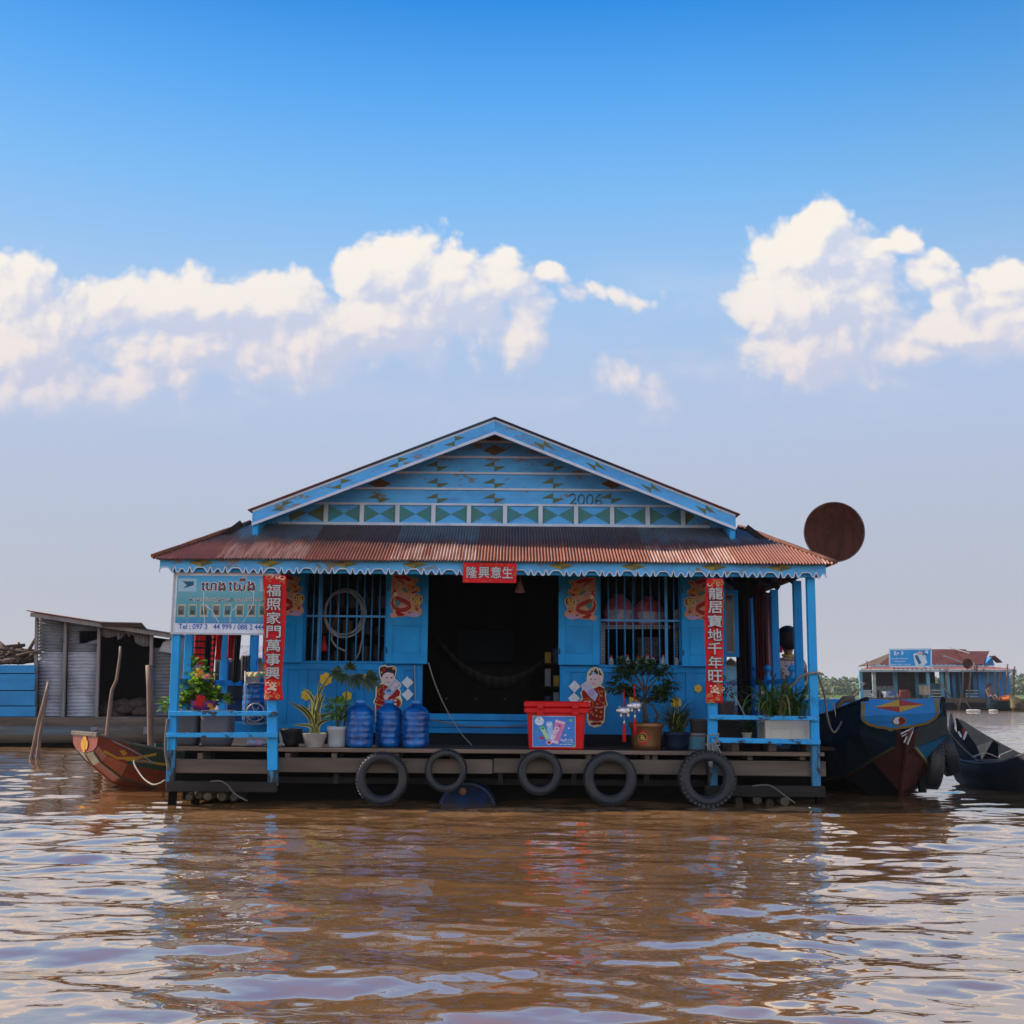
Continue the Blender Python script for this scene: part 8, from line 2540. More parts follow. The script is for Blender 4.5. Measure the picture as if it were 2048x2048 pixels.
rope('canoe_line', [P(1884, 1442, 13.9), P(1905, 1473, 14.0), P(1930, 1500, 14.1), P(1955, 1521, 14.0)], .008, mat('dull_rope', (.16, .14, .12)), 'dark line running from the blue boat down into the black canoe', 'rope', roll=False)
rope('knotted_cord', [Tc(.5 * Lc, .44, .36), Tc(.45 * Lc, .2, .40), Tc(.42 * Lc, .0, .34), Tc(.36 * Lc, -.1, .36), Tc(.33 * Lc, -.3, .42)], .008, M_rope, 'pale cord knotted round the thwarts of the black canoe', 'rope', roll=False)

# ------------------------------------------------------------------ left background: tin shed on its barge, wood boat, poles
YSH = 25.0
def pb(px, py, Y=YSH): return P(px, py, Y)
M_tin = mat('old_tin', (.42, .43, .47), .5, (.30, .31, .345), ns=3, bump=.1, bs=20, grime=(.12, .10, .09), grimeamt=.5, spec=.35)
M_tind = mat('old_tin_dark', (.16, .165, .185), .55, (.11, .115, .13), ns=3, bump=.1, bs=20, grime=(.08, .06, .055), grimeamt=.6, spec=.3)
M_post2 = mat('bleached_post', (.25, .225, .22), .75, (.17, .15, .145), ns=8, bump=.4, stretch=(1, 1, .2))
def tin_wall(name, quad, m, parent, pitch=.075, amp=.012):
	"""horizontally ribbed sheet: quad bl, br, tr, tl"""
	a, b_, c_, d_ = [Vector(p) for p in quad]
	n = int((d_ - a).length / pitch * 6)
	vs = []; fs = []
	nn = (b_ - a).cross(d_ - a).normalized()
	for i in range(n + 1):
		t = i / n; o = nn * (amp * math.sin(t * (d_ - a).length / pitch * 2 * math.pi))
		vs += [a.lerp(d_, t) + o, b_.lerp(c_, t) + o]
	for i in range(n): fs.append((2 * i, 2 * i + 1, 2 * i + 3, 2 * i + 2))
	return MB().add(vs, fs, 0, True).build(name, m, parent, solid=.004)
sh = empty('tin_shed', pb(180, 1435), 'grey corrugated tin shed with a sloping roof and a dark open side', 'shed')
# roof line from (60,1220) to (350,1265); floor at y 1432
def roofy(px): return 1230 + (px - 70) * (1268 - 1230) / (345 - 70)
tin_wall('wall_sheet', [pb(78, 1433), pb(127, 1433), pb(127, 1303), pb(76, 1303)], M_tin, sh)
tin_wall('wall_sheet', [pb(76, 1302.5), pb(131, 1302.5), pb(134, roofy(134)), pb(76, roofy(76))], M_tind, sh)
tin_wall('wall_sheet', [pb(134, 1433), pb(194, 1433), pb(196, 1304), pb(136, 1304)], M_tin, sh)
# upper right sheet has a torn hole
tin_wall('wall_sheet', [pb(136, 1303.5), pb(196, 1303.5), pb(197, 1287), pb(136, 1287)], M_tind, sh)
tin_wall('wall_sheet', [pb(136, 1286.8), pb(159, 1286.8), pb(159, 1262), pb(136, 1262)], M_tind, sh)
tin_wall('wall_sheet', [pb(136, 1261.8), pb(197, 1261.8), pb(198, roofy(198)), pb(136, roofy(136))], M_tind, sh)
mb = MB().prism([pb(159, 1287), pb(170, 1288), pb(180, 1283), pb(193, 1279), pb(197, 1287.5), pb(159, 1288)], Vector((0, -1, 0)), .01); mb.build('torn_flap', M_tind, sh)
for (a, b_) in (((74, 1230), (70, 1434)), ((132, 1238), (126, 1436)), ((199, 1248), (193, 1436)), ((304, 1265), (299, 1436))):
	MB().beam(pb(*a, YSH - .06), pb(*b_, YSH - .06), .065, .065, (0, 1, 0)).build('post', M_post2, sh, bevel=.005)
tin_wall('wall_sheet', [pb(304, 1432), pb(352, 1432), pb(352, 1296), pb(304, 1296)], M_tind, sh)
tin_wall('loose_sheet', [pb(318, 1302, YSH - .1), pb(352, 1310, YSH - .1), pb(352, 1270, YSH - .1), pb(326, 1285, YSH - .1)], M_tin, sh)
# ragged lintel sheet above the opening (ribs upright)
a, b_ = pb(200, 1266), pb(302, 1284)
vs = []; fs = []
nseg = 90; rr = random.Random(9)
for i in range(nseg + 1):
	t = i / nseg; px = 197 + (303 - 197) * t
	topz = pb(px, roofy(px) + 2).z
	low = 1268 + 6 * math.sin(t * 9) + (10 if .35 < t < .6 else 0) * abs(math.sin(t * 12)) + (12 if t > .68 else 0) + t * 8
	lp = pb(px, low); yo = .012 * math.sin(i * 1.2)
	vs += [Vector((lp.x, YSH + yo, lp.z)), Vector((lp.x, YSH + yo, topz))]
for i in range(nseg): fs.append((2 * i, 2 * i + 2, 2 * i + 3, 2 * i + 1))
MB().add(vs, fs, 0, True).build('lintel_sheet', mat('rust_tin', (.12, .09, .085), .6, (.17, .165, .17), ns=4), sh, solid=.004)
# side and back walls, floor
zf = pb(180, 1433).z
xl, xr = pb(72, 1350).x, pb(352, 1350).x
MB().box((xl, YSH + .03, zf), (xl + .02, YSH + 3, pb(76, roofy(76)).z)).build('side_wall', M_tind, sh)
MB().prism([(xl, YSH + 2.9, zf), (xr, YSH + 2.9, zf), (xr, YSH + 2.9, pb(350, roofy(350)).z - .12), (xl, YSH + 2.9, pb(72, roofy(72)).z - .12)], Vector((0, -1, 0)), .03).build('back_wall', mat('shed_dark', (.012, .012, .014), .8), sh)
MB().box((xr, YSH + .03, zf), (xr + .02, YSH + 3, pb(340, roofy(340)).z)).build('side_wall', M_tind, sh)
# roof
ra, rb_ = P(54, 1221, YSH - .35), P(356, 1268, YSH - .35)
mb = MB(); mb.beam(ra + Vector((0, .0, 0)), rb_, .05, .03, (0, 0, 1))
corrugated('shed_roof', [Vector((ra.x, YSH - .4, ra.z)), Vector((ra.x, YSH + 3.3, ra.z - .1)), Vector((rb_.x, YSH + 3.3, rb_.z - .1)), Vector((rb_.x, YSH - .4, rb_.z))], .075, .012, sh, per=5, rows=4)
MB().beam(P(62, 1229, YSH - .3), P(345, 1272, YSH - .3), .07, .09).build('roof_beam', M_post2, sh)
MB().beam(P(205, 1252, YSH - .36), P(290, 1250 + 4, YSH - .36), .5, .02, (0, .3, 1)).build('roof_patch', mat('rust_tin', (.12, .09, .085)), sh)
hp_ = empty('net_pile', pb(255, 1430, YSH + .6), 'brown heap of netting inside the open side of the tin shed', 'net')
mb = MB(); rr = random.Random(19)
for i in range(16):
	p = pb(rr.uniform(215, 296), 1428 - rr.uniform(0, 22), YSH + rr.uniform(.5, 1.2)); q = rr.uniform(.18, .34)
	mb.lathe([(0, -q * .5), (q, -q * .3), (q * 1.05, 0), (q * .7, q * .35), (0, q * .5)], p, 10)
mb.build('netting', mat('net_brown', (.11, .075, .06), .9, (.06, .04, .035), ns=16, bump=.8), hp_)
# barge carrying the shed
bg_ = empty('barge', pb(150, 1460), 'long weathered barge hull carrying the tin shed', 'barge')
MB().box(pb(-60, 1455, YSH - .45), pb(360, 1434, YSH + 3.4) * 1.0 if False else Vector((pb(360, 1434).x, YSH + 3.4, zf - .002))).build('deck_beam', M_plank, bg_, bevel=.02)
rowsb = []
for t in np.linspace(0, 1, 15):
	px = -70 + (420 + 70) * t
	z1 = pb(px, 1452, YSH - .3).z; z0 = -.15
	bulge = .25 * math.sin(math.pi * t)
	rowsb.append([Vector((pb(px, 1460).x, YSH - .42 - .1, z1)), Vector((pb(px, 1460).x, YSH - .45 - bulge, z1 * .6)), Vector((pb(px, 1460).x, YSH - .3 - bulge * .6, z1 * .2)), Vector((pb(px, 1460).x, YSH - .0, z0))])
MB().loft(rowsb, 0, True, mifn=lambda i, k: (1 if k == 0 and i < 8 else (0 if k < 2 else 2))).build('hull', [mat('barge_grey', (.14, .12, .10), .7, (.09, .075, .065), ns=3, bump=.3, stretch=(.15, 1, 1)), mat('barge_bluish', (.10, .14, .15), .7, (.10, .085, .075), ns=3, bump=.3, stretch=(.1, 1, 2)), M_bblk], bg_)
for px in (188, 294): MB().beam(pb(px, 1455, YSH - .56), pb(px, 1468, YSH - .62), .13, .05).build('bracket', M_post2, bg_)
# blue plank bin with the firewood at the edge of the frame
bn = empty('plank_bin', pb(20, 1433), 'bright blue plank bin left of the tin shed, loaded with firewood', 'bin')
M_binb = mat('bin_blue', (.03, .27, .55), .6, (.03, .20, .42), ns=3, bump=.25, stretch=(.3, 1, 1), chip=(.05, .05, .05), chipamt=.55, chips=6)
for i, (y0, y1) in enumerate(((1347, 1330), (1381, 1348), (1412, 1382), (1434, 1413))):
	a, b_ = pb(-70, y0, YSH - .35), pb(70, y1, YSH - .35)
	MB().box((a.x, YSH - .35 + .008 * i, a.z + .008), (b_.x, YSH - .29, b_.z)).build('plank', M_binb, bn, bevel=.006)
MB().box((pb(-70, 1380, YSH).x, YSH - .28, pb(0, 1331).z - .06), (pb(68, 1380, YSH).x, YSH + 1.2, pb(0, 1331).z)).build('top_board', M_plank, bn)
MB().box((pb(-70, 1380, YSH).x, YSH - .27, zf), (pb(69, 1380, YSH).x, YSH + 1.2, pb(0, 1331).z - .062)).build('core', M_plankd, bn)
rr = random.Random(23)
M_stick = mat('firewood', (.13, .085, .06), .8, (.06, .04, .03), ns=12, bump=.5)
z_top = pb(0, 1331).z
sticks = [((50, 1327), (72, 1275), .3)]
for i in range(70):
	px = rr.uniform(-40, 62); hmax = 34 * max(.25, 1 - ((px - 25) / 55) ** 2)
	py = 1326 - rr.uniform(0, hmax); a = rr.gauss(0, .45) + (math.pi if rr.random() < .5 else 0)
	L = rr.uniform(14, 34)
	sticks.append(((px - L * math.cos(a), py + L * math.sin(a) * .6), (px + L * math.cos(a), py - L * math.sin(a) * .6), rr.uniform(-.2, .9)))
for (a, b_, dy) in sticks:
	pa, pb_ = P(a[0], min(a[1], 1326), YSH + dy), P(b_[0], min(b_[1], 1326), YSH + dy)
	m_ = (pa + pb_) / 2 + Vector((rr.uniform(-.03, .03), 0, rr.uniform(-.04, .04)))
	r_ = rr.uniform(.022, .05)
	o = MB().tube([pa, m_, pb_], [r_, r_ * .9, r_ * .6], 6).build('firewood_stick', M_stick, None)
	tag(o, 'crooked brown firewood stick in the pile on the blue plank bin', 'firewood', 'firewood sticks')
# mooring poles
M_pole = mat('pole_wood', (.27, .17, .12), .7, (.17, .105, .075), ns=10, bump=.4, stretch=(1, 1, .25))
def pole(pts, Y0, Y1, r0, r1, label):
	n = len(pts); q = []
	for i, (a, b_) in enumerate(pts):
		q.append(P(a, b_, Y0 + (Y1 - Y0) * i / (n - 1)))
	d = (q[0] - q[1]).normalized(); q = [q[0] + d * .5] + q
	rs = [r0 + (r1 - r0) * i / (len(q) - 1) for i in range(len(q))]
	o = MB().tube(q, rs, 9).build('mooring_pole', M_pole, None)
	tag(o, label, 'pole', 'mooring poles')
pole([(63, 1515), (78, 1440), (93, 1385), (97, 1364)], 20.0, 20.2, .036, .028, 'leaning wooden pole, taller of the crossed pair by the blue bin')
pole([(75, 1516), (80, 1470), (88, 1420), (93, 1390)], 20.1, 20.4, .036, .028, 'wooden pole leaning behind the taller one of the crossed pair')
pole([(212, 1500), (214, 1466), (222, 1395), (224, 1380), (233, 1360), (240, 1310), (240.5, 1293)], 18.0, 18.3, .038, .018, 'thin crooked pole with a kink, standing behind the square red bow')
pole([(303, 1520), (302, 1487), (301, 1430), (300, 1375), (298, 1330)], 17.0, 17.0, .050, .052, 'straight thick pole standing behind the red and green boat')
# small tin house far behind the left verandah
fh = empty('tin_house', P(500, 1360, 44), 'distant grey tin-roofed house seen through the left verandah', 'house')
a, b_ = P(455, 1300, 44), P(560, 1290, 44)
z0 = .4
MB().box((a.x, 44, z0), (b_.x, 48, P(500, 1318, 44).z)).build('wall', mat('far_wall', (.13, .125, .13), .8, (.08, .08, .085), ns=2), fh)
e0 = P(500, 1316, 43.6).z; e1 = P(500, 1292, 46).z
MB().add([(a.x - .4, 43.5, e0), (b_.x + .4, 43.5, e0), (b_.x + .4, 46, e1), (a.x - .4, 46, e1), (b_.x + .4, 48.5, e0), (a.x - .4, 48.5, e0)], [(0, 1, 2, 3), (3, 2, 4, 5)]).build('roof', mat('far_roof', (.36, .35, .36), .6, (.22, .18, .17), ns=2, stretch=(3, .3, 1)), fh, solid=.04)
MB().box((a.x - .3, 43.4, -.1), (b_.x + .3, 48.3, .45)).build('raft', M_plankd, fh)
fh2 = empty('blue_house', P(1460, 1385, 60), 'distant blue house seen low behind the right red banner', 'house')
a, b_ = P(1446, 1345, 60), P(1474, 1345, 60); e0 = P(1460, 1332, 60).z; e1 = P(1462, 1318, 62).z
MB().box((a.x, 60, .5), (b_.x, 63, e0)).build('wall', mat('far_blue', (.06, .18, .26), .7, (.05, .12, .18), ns=2), fh2)
mid = (a.x + b_.x) / 2
MB().add([(a.x - .3, 59.7, e0 - .1), (mid, 59.7, e1), (mid, 63.3, e1), (a.x - .3, 63.3, e0 - .1), (b_.x + .3, 59.7, e0 - .1), (b_.x + .3, 63.3, e0 - .1)], [(0, 1, 2, 3), (1, 4, 5, 2)]).build('roof', mat('far_roof', (.36, .35, .36)), fh2, solid=.05)
MB().box((a.x - .3, 59.8, -.1), (b_.x + .3, 63.2, .48)).build('raft', M_plankd, fh2)

# ------------------------------------------------------------------ right background: the other floating shop
YB2 = 76.0
def q2(px, py, Y=YB2): return P(px, py, Y)
bh = empty('floating_shop', q2(1870, 1398), 'distant blue floating shop with a red tin roof and a bright blue billboard', 'floating house')
M_b2 = mat('shop_blue', (.05, .19, .36), .7, (.04, .14, .27), ns=1.2, bump=.2)
M_b2l = mat('shop_lightblue', (.10, .30, .40), .7, (.08, .24, .34), ns=1.2, bump=.2)
M_dk2 = mat('shop_dark', (.016, .014, .016), .8, (.03, .02, .02), ns=3)
M_rr = mat('shop_roof', (.13, .040, .030), .7, (.09, .028, .024), ns=1.0, bump=.2, stretch=(1, 2, 1))
fz2 = q2(1800, 1396).z; ez = q2(1800, 1341).z
X0, X1, X2 = q2(1722, 1370).x, q2(1892, 1370).x, q2(2026, 1370).x
Yb2 = YB2 + 5
MB().box((X0, YB2, fz2 - .3), (X1, Yb2, fz2)).build('deck', M_plank, bh)
MB().box((X1, YB2 + .4, fz2 - .3), (X2 + .3, Yb2, fz2)).build('deck', M_plank, bh)
MB().box((X0 + .2, YB2 + .3, -.3), (X2 + .2, Yb2 - .2, fz2 - .31)).build('float_base', M_bblk, bh)
# near-black wall painted as the shaded interior of the open shop; blue side
MB().box((X0 + .6, YB2 + 1.9, fz2), (X1, YB2 + 2.0, ez)).build('shade_front', M_dk2, bh)
for (a, b_, m) in ((1745, 1752, M_b2l), (1787, 1795, M_b2l), (1831, 1838, M_b2l)):
	MB().box((q2(a, 1370, YB2 + 1.8).x, YB2 + 1.78, fz2), (q2(b_, 1370, YB2 + 1.8).x, YB2 + 1.88, ez)).build('door_frame', m, bh)
MB().box((q2(1752, 1370, YB2 + 1.8).x, YB2 + 1.80, fz2), (q2(1787, 1370, YB2 + 1.8).x, YB2 + 1.87, q2(1, 1372, YB2 + 1.8).z)).build('panel', mat('clutter_panel', (.22, .24, .26), .8, (.06, .07, .09), ns=9), bh)
MB().box((q2(1838, 1370, YB2 + 1.8).x, YB2 + 1.80, fz2), (q2(1888, 1370, YB2 + 1.8).x, YB2 + 1.87, q2(1, 1367, YB2 + 1.8).z)).build('panel', M_b2l, bh)
MB().box((X1, YB2 + .6, fz2), (X2, YB2 + .7, ez)).build('side_wall', M_b2, bh)
# boarded right end, each board a lap
mb = MB(); a = q2(1956, 1370, YB2 + .5).x; b_ = X2
nb = 13
for i in range(nb):
	z0 = fz2 + (ez - fz2) * i / nb
	mb.box((a, YB2 + .42 - .03 * (i % 2), z0), (b_, YB2 + .56, z0 + (ez - fz2) / nb - .02))
mb.build('boarding', mat('boarding_blue', (.055, .22, .46), .7, (.04, .16, .36), ns=1.4), bh)
MB().box((q2(1933, 1370).x, YB2 + .54, fz2 + .3), (q2(1953, 1370).x, YB2 + .59, ez - .1)).build('window', M_dk2, bh)
for px in (1908, 1922, 1932): MB().box((q2(px, 1370).x - .09, YB2 + .5, fz2), (q2(px, 1370).x + .09, YB2 + .58, ez)).build('board_joint', M_bblued, bh)
for (px, m) in ((1723, M_b2l), (1749.5, mat('post_pale', (.30, .36, .34), .7)), (1857.5, M_b2l), (1885, M_b2l), (1897, M_b2l)):
	MB().box((q2(px, 1370).x - .1, YB2 + .02, fz2), (q2(px, 1370).x + .1, YB2 + .22, ez)).build('post', m, bh)
for (a, b_) in ((1723, 1750), (1858, 1886), (1933, 1958)):
	for py in (1381, 1387, 1393): MB().box((q2(a, py).x, YB2 + .05, q2(a, py).z - .03), (q2(b_, py).x, YB2 + .12, q2(a, py).z + .03)).build('rail', mat('rail_pale', (.34, .42, .42), .7), bh)
rr = random.Random(33)
for i in range(26):
	px = rr.uniform(1726, 1888); py = rr.uniform(1372, 1394); w = rr.uniform(.12, .4); h = rr.uniform(.15, .6)
	p = q2(px, 1394, YB2 + rr.uniform(.5, 1.6))
	c_ = rr.choice(((.4, .42, .45), (.05, .09, .2), (.2, .05, .04), (.12, .2, .22), (.03, .03, .035), (.25, .2, .12)))
	MB().box((p.x - w, p.y, fz2 + .002), (p.x + w, p.y + .2, fz2 + h)).build('stock', mat('stock_%d' % int(c_[0] * 100), c_, .7), bh, bevel=.04)
# verandah roof and main roof
ev = q2(1870, 1339).z; ev0 = q2(1713, 1338); ev1 = q2(2030, 1339)
tp = q2(1870, 1329, YB2 + 2.4)
corrugated('verandah_roof', [Vector((ev0.x, YB2 - .5, ev)), Vector((ev1.x, YB2 - .5, ev)), Vector((ev1.x - 2.2, YB2 + 2.2, ev + .40)), Vector((ev0.x + 2.2, YB2 + 2.2, ev + .40))], .3, .02, bh, per=4, rows=4)
MB().box((ev0.x + .1, YB2 - .46, ev - .16), (ev1.x - .1, YB2 - .4, ev - .02)).build('fascia', mat('fascia_pale', (.36, .42, .44), .7, (.2, .25, .28), ns=1), bh)
rz = q2(1, 1299, YB2 + 4.2).z
xa, xb, xc_ = q2(1806, 1370, YB2 + 4).x, q2(1990, 1370, YB2 + 4).x, q2(1752, 1370, YB2 + 2).x
MB().add([(xc_ + .3, YB2 + 2.0, ev + .36), (q2(1965, 1370, YB2 + 2).x, YB2 + 2.0, ev + .36), (q2(1940, 1370, YB2 + 4).x, YB2 + 4.4, rz), (xa, YB2 + 4.4, rz)], [(0, 1, 2, 3)]).build('main_roof', M_rr, bh, solid=.06)
MB().add([(xc_ + .3, YB2 + 2.0, ev + .36), (xa, YB2 + 4.4, rz), (xc_ + .3, YB2 + 6.8, ev + .36)], [(0, 1, 2)]).build('hip_gable', mat('gable_tan', (.12, .075, .05), .8, (.07, .05, .035), ns=2), bh, solid=.06)
rz2 = q2(1, 1303, YB2 + 3.6).z
x3, x4 = q2(1925, 1370, YB2 + 3).x, q2(1990, 1370, YB2 + 3).x
MB().add([(q2(1945, 1370, YB2 + 1.4).x, YB2 + 1.6, ev + .36), (q2(1972, 1370, YB2 + 1.4).x, YB2 + 1.6, ev + .36), (x4, YB2 + 3.6, rz2), (x3, YB2 + 3.6, rz2)], [(0, 1, 2, 3)]).build('cross_roof', M_rr, bh, solid=.06)
gz0 = ev + .3;
MB().prism([(q2(1970, 1370, YB2 + 1.8).x, YB2 + 1.8, gz0), (q2(1992, 1370, YB2 + 1.8).x, YB2 + 1.8, gz0), (q2(1987, 1370, YB2 + 1.8).x, YB2 + 1.8, q2(1, 1314, YB2 + 1.8).z)], Vector((0, -1, 0)), .8).build('end_gable', mat('boarding_blue', (.055, .22, .46)), bh)
MB().beam(q2(1984, 1312, YB2 + 1.7), q2(1999, 1325, YB2 + 1.7), .9, .06, (0, 0, 1)).build('gable_eave', M_rr, bh)
MB().beam(q2(1888, 1312, YB2 + 2.1), q2(1924, 1325, YB2 + 1.9), .3, .05).build('roof_strip', mat('strip_pale', (.42, .42, .43), .6), bh)
MB().beam(q2(1900, 1295, YB2 + 4.0), q2(1940, 1307, YB2 + 3.2), .3, .05).build('roof_strip', mat('strip_pale', (.42, .42, .43)), bh)
# billboard
bo = empty('billboard', q2(1820, 1334, YB2 - .2), 'bright blue billboard with white Khmer lettering and a bottle on the distant shop', 'billboard')
a, b_, c_, d_ = q2(1779, 1333, YB2 - .2), q2(1862, 1333, YB2 - .2), q2(1862, 1298, YB2 - .2), q2(1779, 1299, YB2 - .2)
MB().prism([a, b_, c_, d_], NF, .12, 0).build('panel', mat('billboard_blue', (.012, .30, .66), .5, (.012, .26, .6), ns=1, bump=0), bo)
S2 = YB2 / F
mb = MB()
for (p, q) in ((a, b_), (b_, c_), (c_, d_), (d_, a)): ribbon(mb, [p + NF * .03, q + NF * .03], .10, NF, 1)
put_text(mb, 'គីន ទី', q2(1788, 1311, YB2 - .25), UX, UZ, NF, .5, 0, .03, fitw=19 * S2, fith=9 * S2)
put_text(mb, 'លក់រាយនិងលក់ដុំទឹកសុទធ', q2(1782, 1319, YB2 - .25), UX, UZ, NF, .5, 0, .01, fitw=33 * S2, fith=3.6 * S2)
put_text(mb, 'គប់បេភទ', q2(1788, 1324, YB2 - .25), UX, UZ, NF, .5, 0, .01, fitw=22 * S2, fith=3.4 * S2)
put_text(mb, '012 555 000', q2(1782, 1331, YB2 - .25), UX, UZ, NF, .5, 0, .01, fitw=38 * S2, fith=3.2 * S2) if False else None
put_text(mb, 'ទូរសពទ េលខ', q2(1782, 1331, YB2 - .25), UX, UZ, NF, .5, 0, .01, fitw=38 * S2, fith=3.2 * S2)
mb.prism([q2(x, y, YB2 - .24) for x, y in ((1826, 1308), (1836, 1305), (1850, 1313), (1855, 1325), (1846, 1332), (1831, 1332), (1828, 1320))], NF, 0, 2)
mb.prism([q2(x, y, YB2 - .26) for x, y in ((1829, 1311), (1835, 1310), (1843, 1326), (1838, 1329))], NF, 0, 3)
mb.prism([q2(1840 + 5 * math.cos(i * .6283), 1306 + 4 * math.sin(i * .6283), YB2 - .27) for i in range(10)], NF, 0, 4)
mb.prism([q2(x, y, YB2 - .26) for x, y in ((1847, 1310), (1852, 1314), (1857, 1304), (1855, 1300), (1851, 1301))], NF, 0, 1); mb.prism([q2(x, y, YB2 - .27) for x, y in ((1848, 1309), (1853, 1312), (1855, 1308), (1850, 1305))], NF, 0, 3)
mb.build('print', [flat('bb_white', (.75, .78, .82)), flat('bb_edge', (.5, .68, .8)), flat('bb_splash', (.55, .70, .74)), flat('bb_navy', (.03, .10, .3)), flat('bb_peach', (.65, .42, .36))], bo)
for px in (1790, 1850): MB().box((q2(px, 1370).x - .06, YB2 - .05, ev + .1), (q2(px, 1370).x + .06, YB2 + .05, q2(px, 1305).z)).build('strut', M_post2, bo)
# small dish, poles, cloth and boats round the shop
d2 = empty('satellite_dish', q2(1935, 1328, YB2 - .1), 'small rusty dish on the edge of the distant shop roof', 'satellite dish')
c_ = q2(1935, 1327, YB2 - .3)
MB().lathe([(.33 * i / 6, .1 * (1 - (i / 6) ** 2)) for i in range(7)], c_, 24, axis='Y', caps=False).build('reflector', Md, d2, solid=.03)
MB().tube([c_ + Vector((0, .1, 0)), c_ + Vector((0, .2, -.5))], .05, 6).build('mast', Md, d2)
rr = random.Random(91)
for (x0, y0, x1, y1) in ((1894, 1335, 1892, 1375), (1876, 1360, 1916, 1412), (1922, 1387, 1917, 1422), (1924, 1388, 1915, 1420), (1925, 1394, 1941, 1418), (1948, 1325, 1949, 1340), (1954, 1328, 1953, 1342), (1967, 1330, 1967, 1342), (2015, 1328, 2008, 1400), (2029, 1333, 2027, 1400), (1926, 1342, 1924, 1395), (1941, 1345, 1937, 1398), (1733, 1322, 1735, 1336), (1719, 1365, 1729, 1368), (1704, 1400, 1730, 1366), (1976, 1345, 1971, 1396), (1990, 1343, 1985, 1396), (2000, 1346, 1996, 1396)):
	o = MB().tube([q2(x0, y0, YB2 - .5), q2((x0 + x1) / 2 + rr.uniform(-1, 1), (y0 + y1) / 2, YB2 - .6), q2(x1, y1, YB2 - .7)], .055, 6).build('bamboo_pole', mat('far_pole', (.20, .13, .10), .8, (.10, .07, .055), ns=3), None)
	tag(o, 'thin bamboo pole propped about the distant floating shop', 'pole', 'bamboo poles round the distant shop')
o = cloth('hung_sheet', 1835, 1857, 1378, 1397, YB2 - .3, stripe_mat('beige_sheet', (.55, .48, .34), (.42, .36, .25), 1.2, 0), 'beige sheet drying on the rail of the distant shop', 'cloth', None, .1, 3, roll=False)
o = cloth('blue_tarp', 1763, 1792, 1390, 1398, YB2 - .4, stripe_mat('tarp_blue', (.10, .18, .42), (.5, .52, .6), 1.0, 0), 'blue and white tarpaulin over the front edge of the distant shop', 'tarpaulin', None, .15, 3, roll=False)
def far_boat(px0, px1, pyg, pyw, Y, label, m, h=.35):
	o = empty('rowing_boat', P((px0 + px1) / 2, pyw, Y), label, 'boat')
	a = P(px0, pyw, Y); b_ = P(px1, pyw, Y); a.z = b_.z = 0; gz_ = P(px0, pyg, Y).z
	T = frame_of(a, b_ - a); L = (b_ - a).length
	sec = [(t * L, [(hw, gz_ + dz), (hw * .7, gz_ * .3), (0, kz)]) for t, hw, dz, kz in ((0, .05, .35, gz_ * .8), (.1, .35, .12, .0), (.3, .55, 0, -.1), (.7, .55, 0, -.1), (.9, .35, .12, 0), (1, .05, .35, gz_ * .8))]
	rows = []
	for s, pr in sec: rows.append([T(s, -p[0], p[1]) for p in pr] + [T(s, p[0], p[1]) for p in reversed(pr[:-1])])
	MB().loft(rows, 0, False).build('hull', m, o, solid=.05)
	MB().beam(T(L * .4, -.5, gz_ - .1), T(L * .4, .5, gz_ - .1), .3, .05).build('thwart', M_bwood, o)
	return o
far_boat(1974, 2026, 1402, 1421, YB2 - 3, 'low dark rowing boat moored in front of the distant shop', M_bblued)
far_boat(2022, 2075, 1398, 1423, YB2 - 5, 'yellow-sided rowing boat at the right edge near the distant shop', mat('boat_yellowish', (.22, .19, .06), .6, (.03, .03, .03), ns=1.5))
o = MB().lathe([(0, 0), (.5, .05), (.6, .25), (.3, .4), (0, .42)], P(2018, 1404, YB2 - 3), 10).build('orange_tarp', mat('tarp_orange', (.55, .13, .03), .7, (.4, .08, .02), ns=3, bump=.6), None); tag(o, 'crumpled orange tarpaulin on the low dark rowing boat', 'tarpaulin')
for (px, py, lab) in ((1942, 1425, 'white float drifting in front of the distant shop, left one'), (1952, 1423, 'cream float drifting in front of the distant shop, middle one'), (1987, 1425, 'white float drifting in front of the distant shop, right one')):
	p = P(px, py, YB2 - 4); p.z = .03
	o = MB().lathe([(0, -.3), (.06, -.25), (.08, 0), (.06, .25), (0, .3)], p, 10, axis='X').build('float', flat('float_white', (.6, .58, .52)), None); tag(o, lab, 'float', 'floats before the distant shop')
p2 = empty('person', q2(1980, 1400, YB2 - 3), 'distant bare-chested person in blue shorts sitting on the dark rowing boat', 'person')
SIT = dict(STAND); SIT.update(pelvis=(0, 0, .06), waist=(0, -.03, .17), chest=(0, -.04, .29), neck0=(0, -.03, .385), neck=(0, -.02, .415), head0=(0, 0, .455), head=(0, .01, .495), crown=(0, 0, .535),
	shL=(-.115, -.04, .355), elL=(-.17, .05, .22), wrL=(-.12, .16, .17), haL=(-.09, .2, .17), shR=(.115, -.04, .355), elR=(.17, .05, .22), wrR=(.12, .16, .17), haR=(.09, .2, .17),
	hipL=(-.06, .03, .06), knL=(-.12, .22, .14), anL=(-.08, .30, .03), toL=(-.08, .36, .02), hipR=(.06, .03, .06), knR=(.12, .22, .14), anR=(.08, .30, .03), toR=(.08, .36, .02))
person_body(p2, 1.65, SIT, None, mat('shorts_blue', (.02, .10, .30), .8))
p2.rotation_euler = (0, 0, R(200)); p2.location.z = q2(1980, 1398, YB2 - 3).z

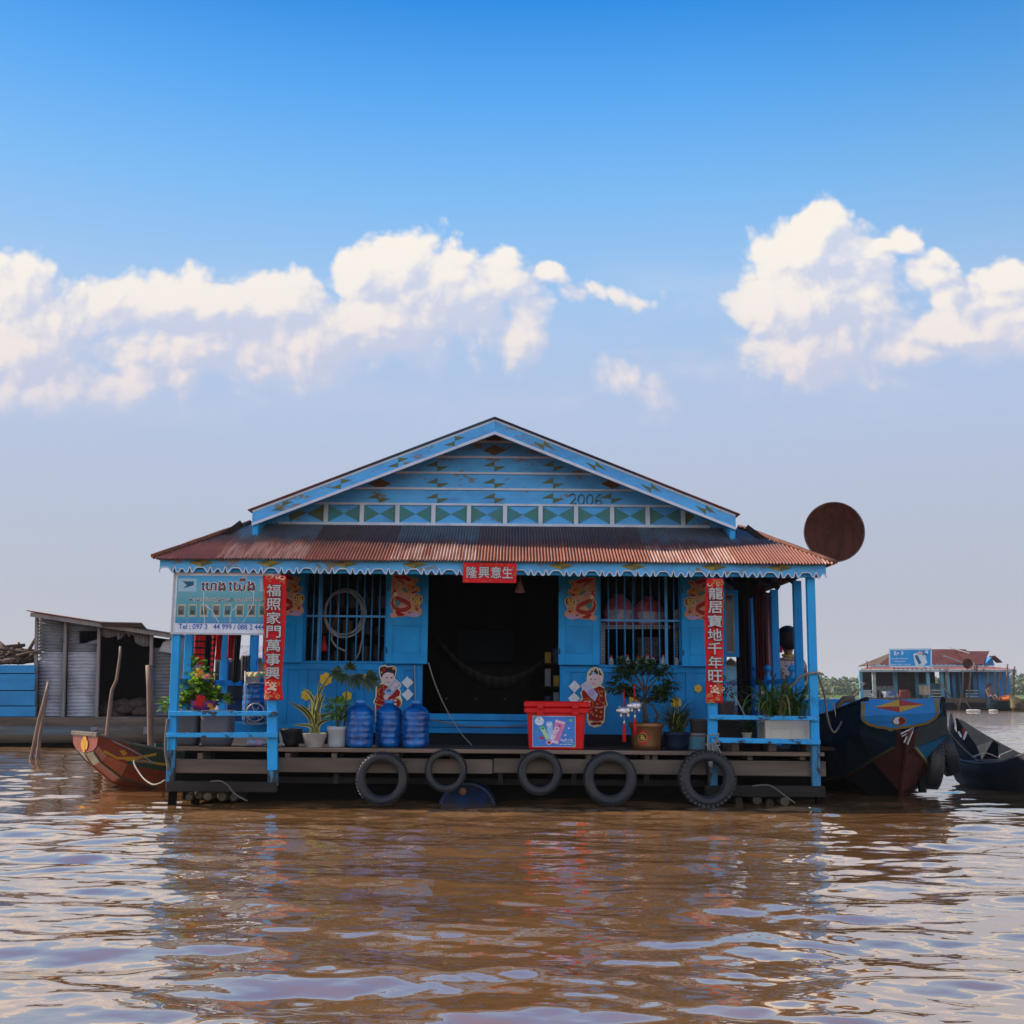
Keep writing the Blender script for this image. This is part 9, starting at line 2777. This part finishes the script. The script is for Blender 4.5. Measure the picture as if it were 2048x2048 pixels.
# ------------------------------------------------------------------ far bank
def bank():
	x = np.linspace(-420, 520, 190); prof = [(228, -.3), (232, .05), (236, .35), (252, .6), (300, 1.0), (520, 3.0)]
	vs = []; fs = []
	for i, xx in enumerate(x):
		for j, (yy, zz) in enumerate(prof):
			vs.append((xx, yy + (2.5 * math.sin(xx * .05) + 1.5 * math.sin(xx * .17)) * (1 if j < 4 else 0), zz))
	n = len(prof)
	for i in range(len(x) - 1):
		for j in range(n - 1): fs.append((i * n + j, (i + 1) * n + j, (i + 1) * n + j + 1, i * n + j + 1))
	o = MB().add(vs, fs, 0, True).build('river_bank', mat('bank_grass', (.14, .20, .05), .9, (.09, .14, .035), ns=.12, bump=0), None)
	tag(o, 'low grassy far bank of the river', 'river bank', kind='structure')
	rr = random.Random(2); mb = MB()
	for i in range(5200):
		xx = rr.uniform(-60, 240); yy = rr.uniform(231, 246); h = rr.uniform(.15, .5)
		mb.add([(xx - h * .5, yy, .1), (xx + h * .5, yy, .1), (xx + rr.uniform(-.3, .3), yy, .3 + h)], [(0, 1, 2)], 0 if rr.random() < .7 else 1)
	g = mb.build('reed_grass', [leafmat('reed', (.13, .20, .04), (.22, .27, .07), .4, ns=.1), leafmat('reed_pale', (.26, .27, .13), (.34, .33, .18), .4, ns=.1)], None)
	tag(g, 'bright green water grass along the far bank', 'grass', kind='stuff')
	# wood: mounded crowns built of small leaf clumps
	mb = MB(); rr = random.Random(5)
	crowns = []
	xx = -150
	while xx < 250:
		for row in range(3):
			cx = xx + rr.uniform(-2, 2); cy = 250 + row * 9 + rr.uniform(-3, 3)
			hh = rr.uniform(3.3, 4.0) + row * .6 + .7 * math.sin(xx * .06) + (1.2 if rr.random() < .07 else 0)
			crowns.append((cx, cy, hh, rr.uniform(2.6, 4.6)))
		xx += 3.3
	V = []; Fc = []
	for (cx, cy, hh, w) in crowns:
		for i in range(190):
			a = rr.uniform(0, 6.283); t = rr.random()
			z = hh * (.12 + .88 * t); rad = w * math.sqrt(max(0.04, 1 - (max(0, t - .3) / .7) ** 2)) * rr.uniform(.75, 1.05)
			p = Vector((cx + rad * math.cos(a), cy + rad * .8 * math.sin(a), z + rr.uniform(-.2, .25)))
			s = rr.uniform(.22, .5)
			n = Vector((math.cos(a) + rr.uniform(-.5, .5), math.sin(a) + rr.uniform(-.5, .5), rr.uniform(.0, 1.3))).normalized()
			u = n.orthogonal().normalized(); v = n.cross(u)
			o_ = len(V)
			k_ = rr.uniform(.5, 1.4)
			V += [p + u * s * k_, p + v * s, p - u * s * k_ * .8, p - v * s]
			Fc.append((o_, o_ + 1, o_ + 2, o_ + 3))
	mb.add(V, Fc, 0)
	for (cx, cy, hh, w) in crowns[::3]: mb.add([(cx - .15, cy, 0), (cx + .15, cy, 0), (cx, cy + .1, hh * .7)], [(0, 1, 2)], 1)
	t = mb.build('far_wood', [leafmat('wood_foliage', (.060, .090, .035), (.105, .135, .055), .3, ns=.12), M_stem], None)
	tag(t, 'low belt of green trees along the far bank', 'wood', kind='stuff')
bank()

# ------------------------------------------------------------------ air
def air():
	o = MB().box((-800, -800, -1.5), (800, 800, 11)).build('haze', [], None)
	m = bpy.data.materials.new('haze'); m.use_nodes = True
	t = m.node_tree; t.nodes.clear(); k = NT(t)
	v = k.node('ShaderNodeVolumePrincipled')
	v.inputs['Color'].default_value = (0.93, 0.94, 1.0, 1)
	v.inputs['Density'].default_value = 0.00028
	v.inputs['Anisotropy'].default_value = 0.1
	out = k.node('ShaderNodeOutputMaterial'); k.l.new(v.outputs[0], out.inputs['Volume'])
	o.data.materials.append(m)
	tag(o, 'thin pale haze over the river', 'haze', kind='stuff')
air()
for o in ROLLED: o.matrix_basis = RM @ o.matrix_basis
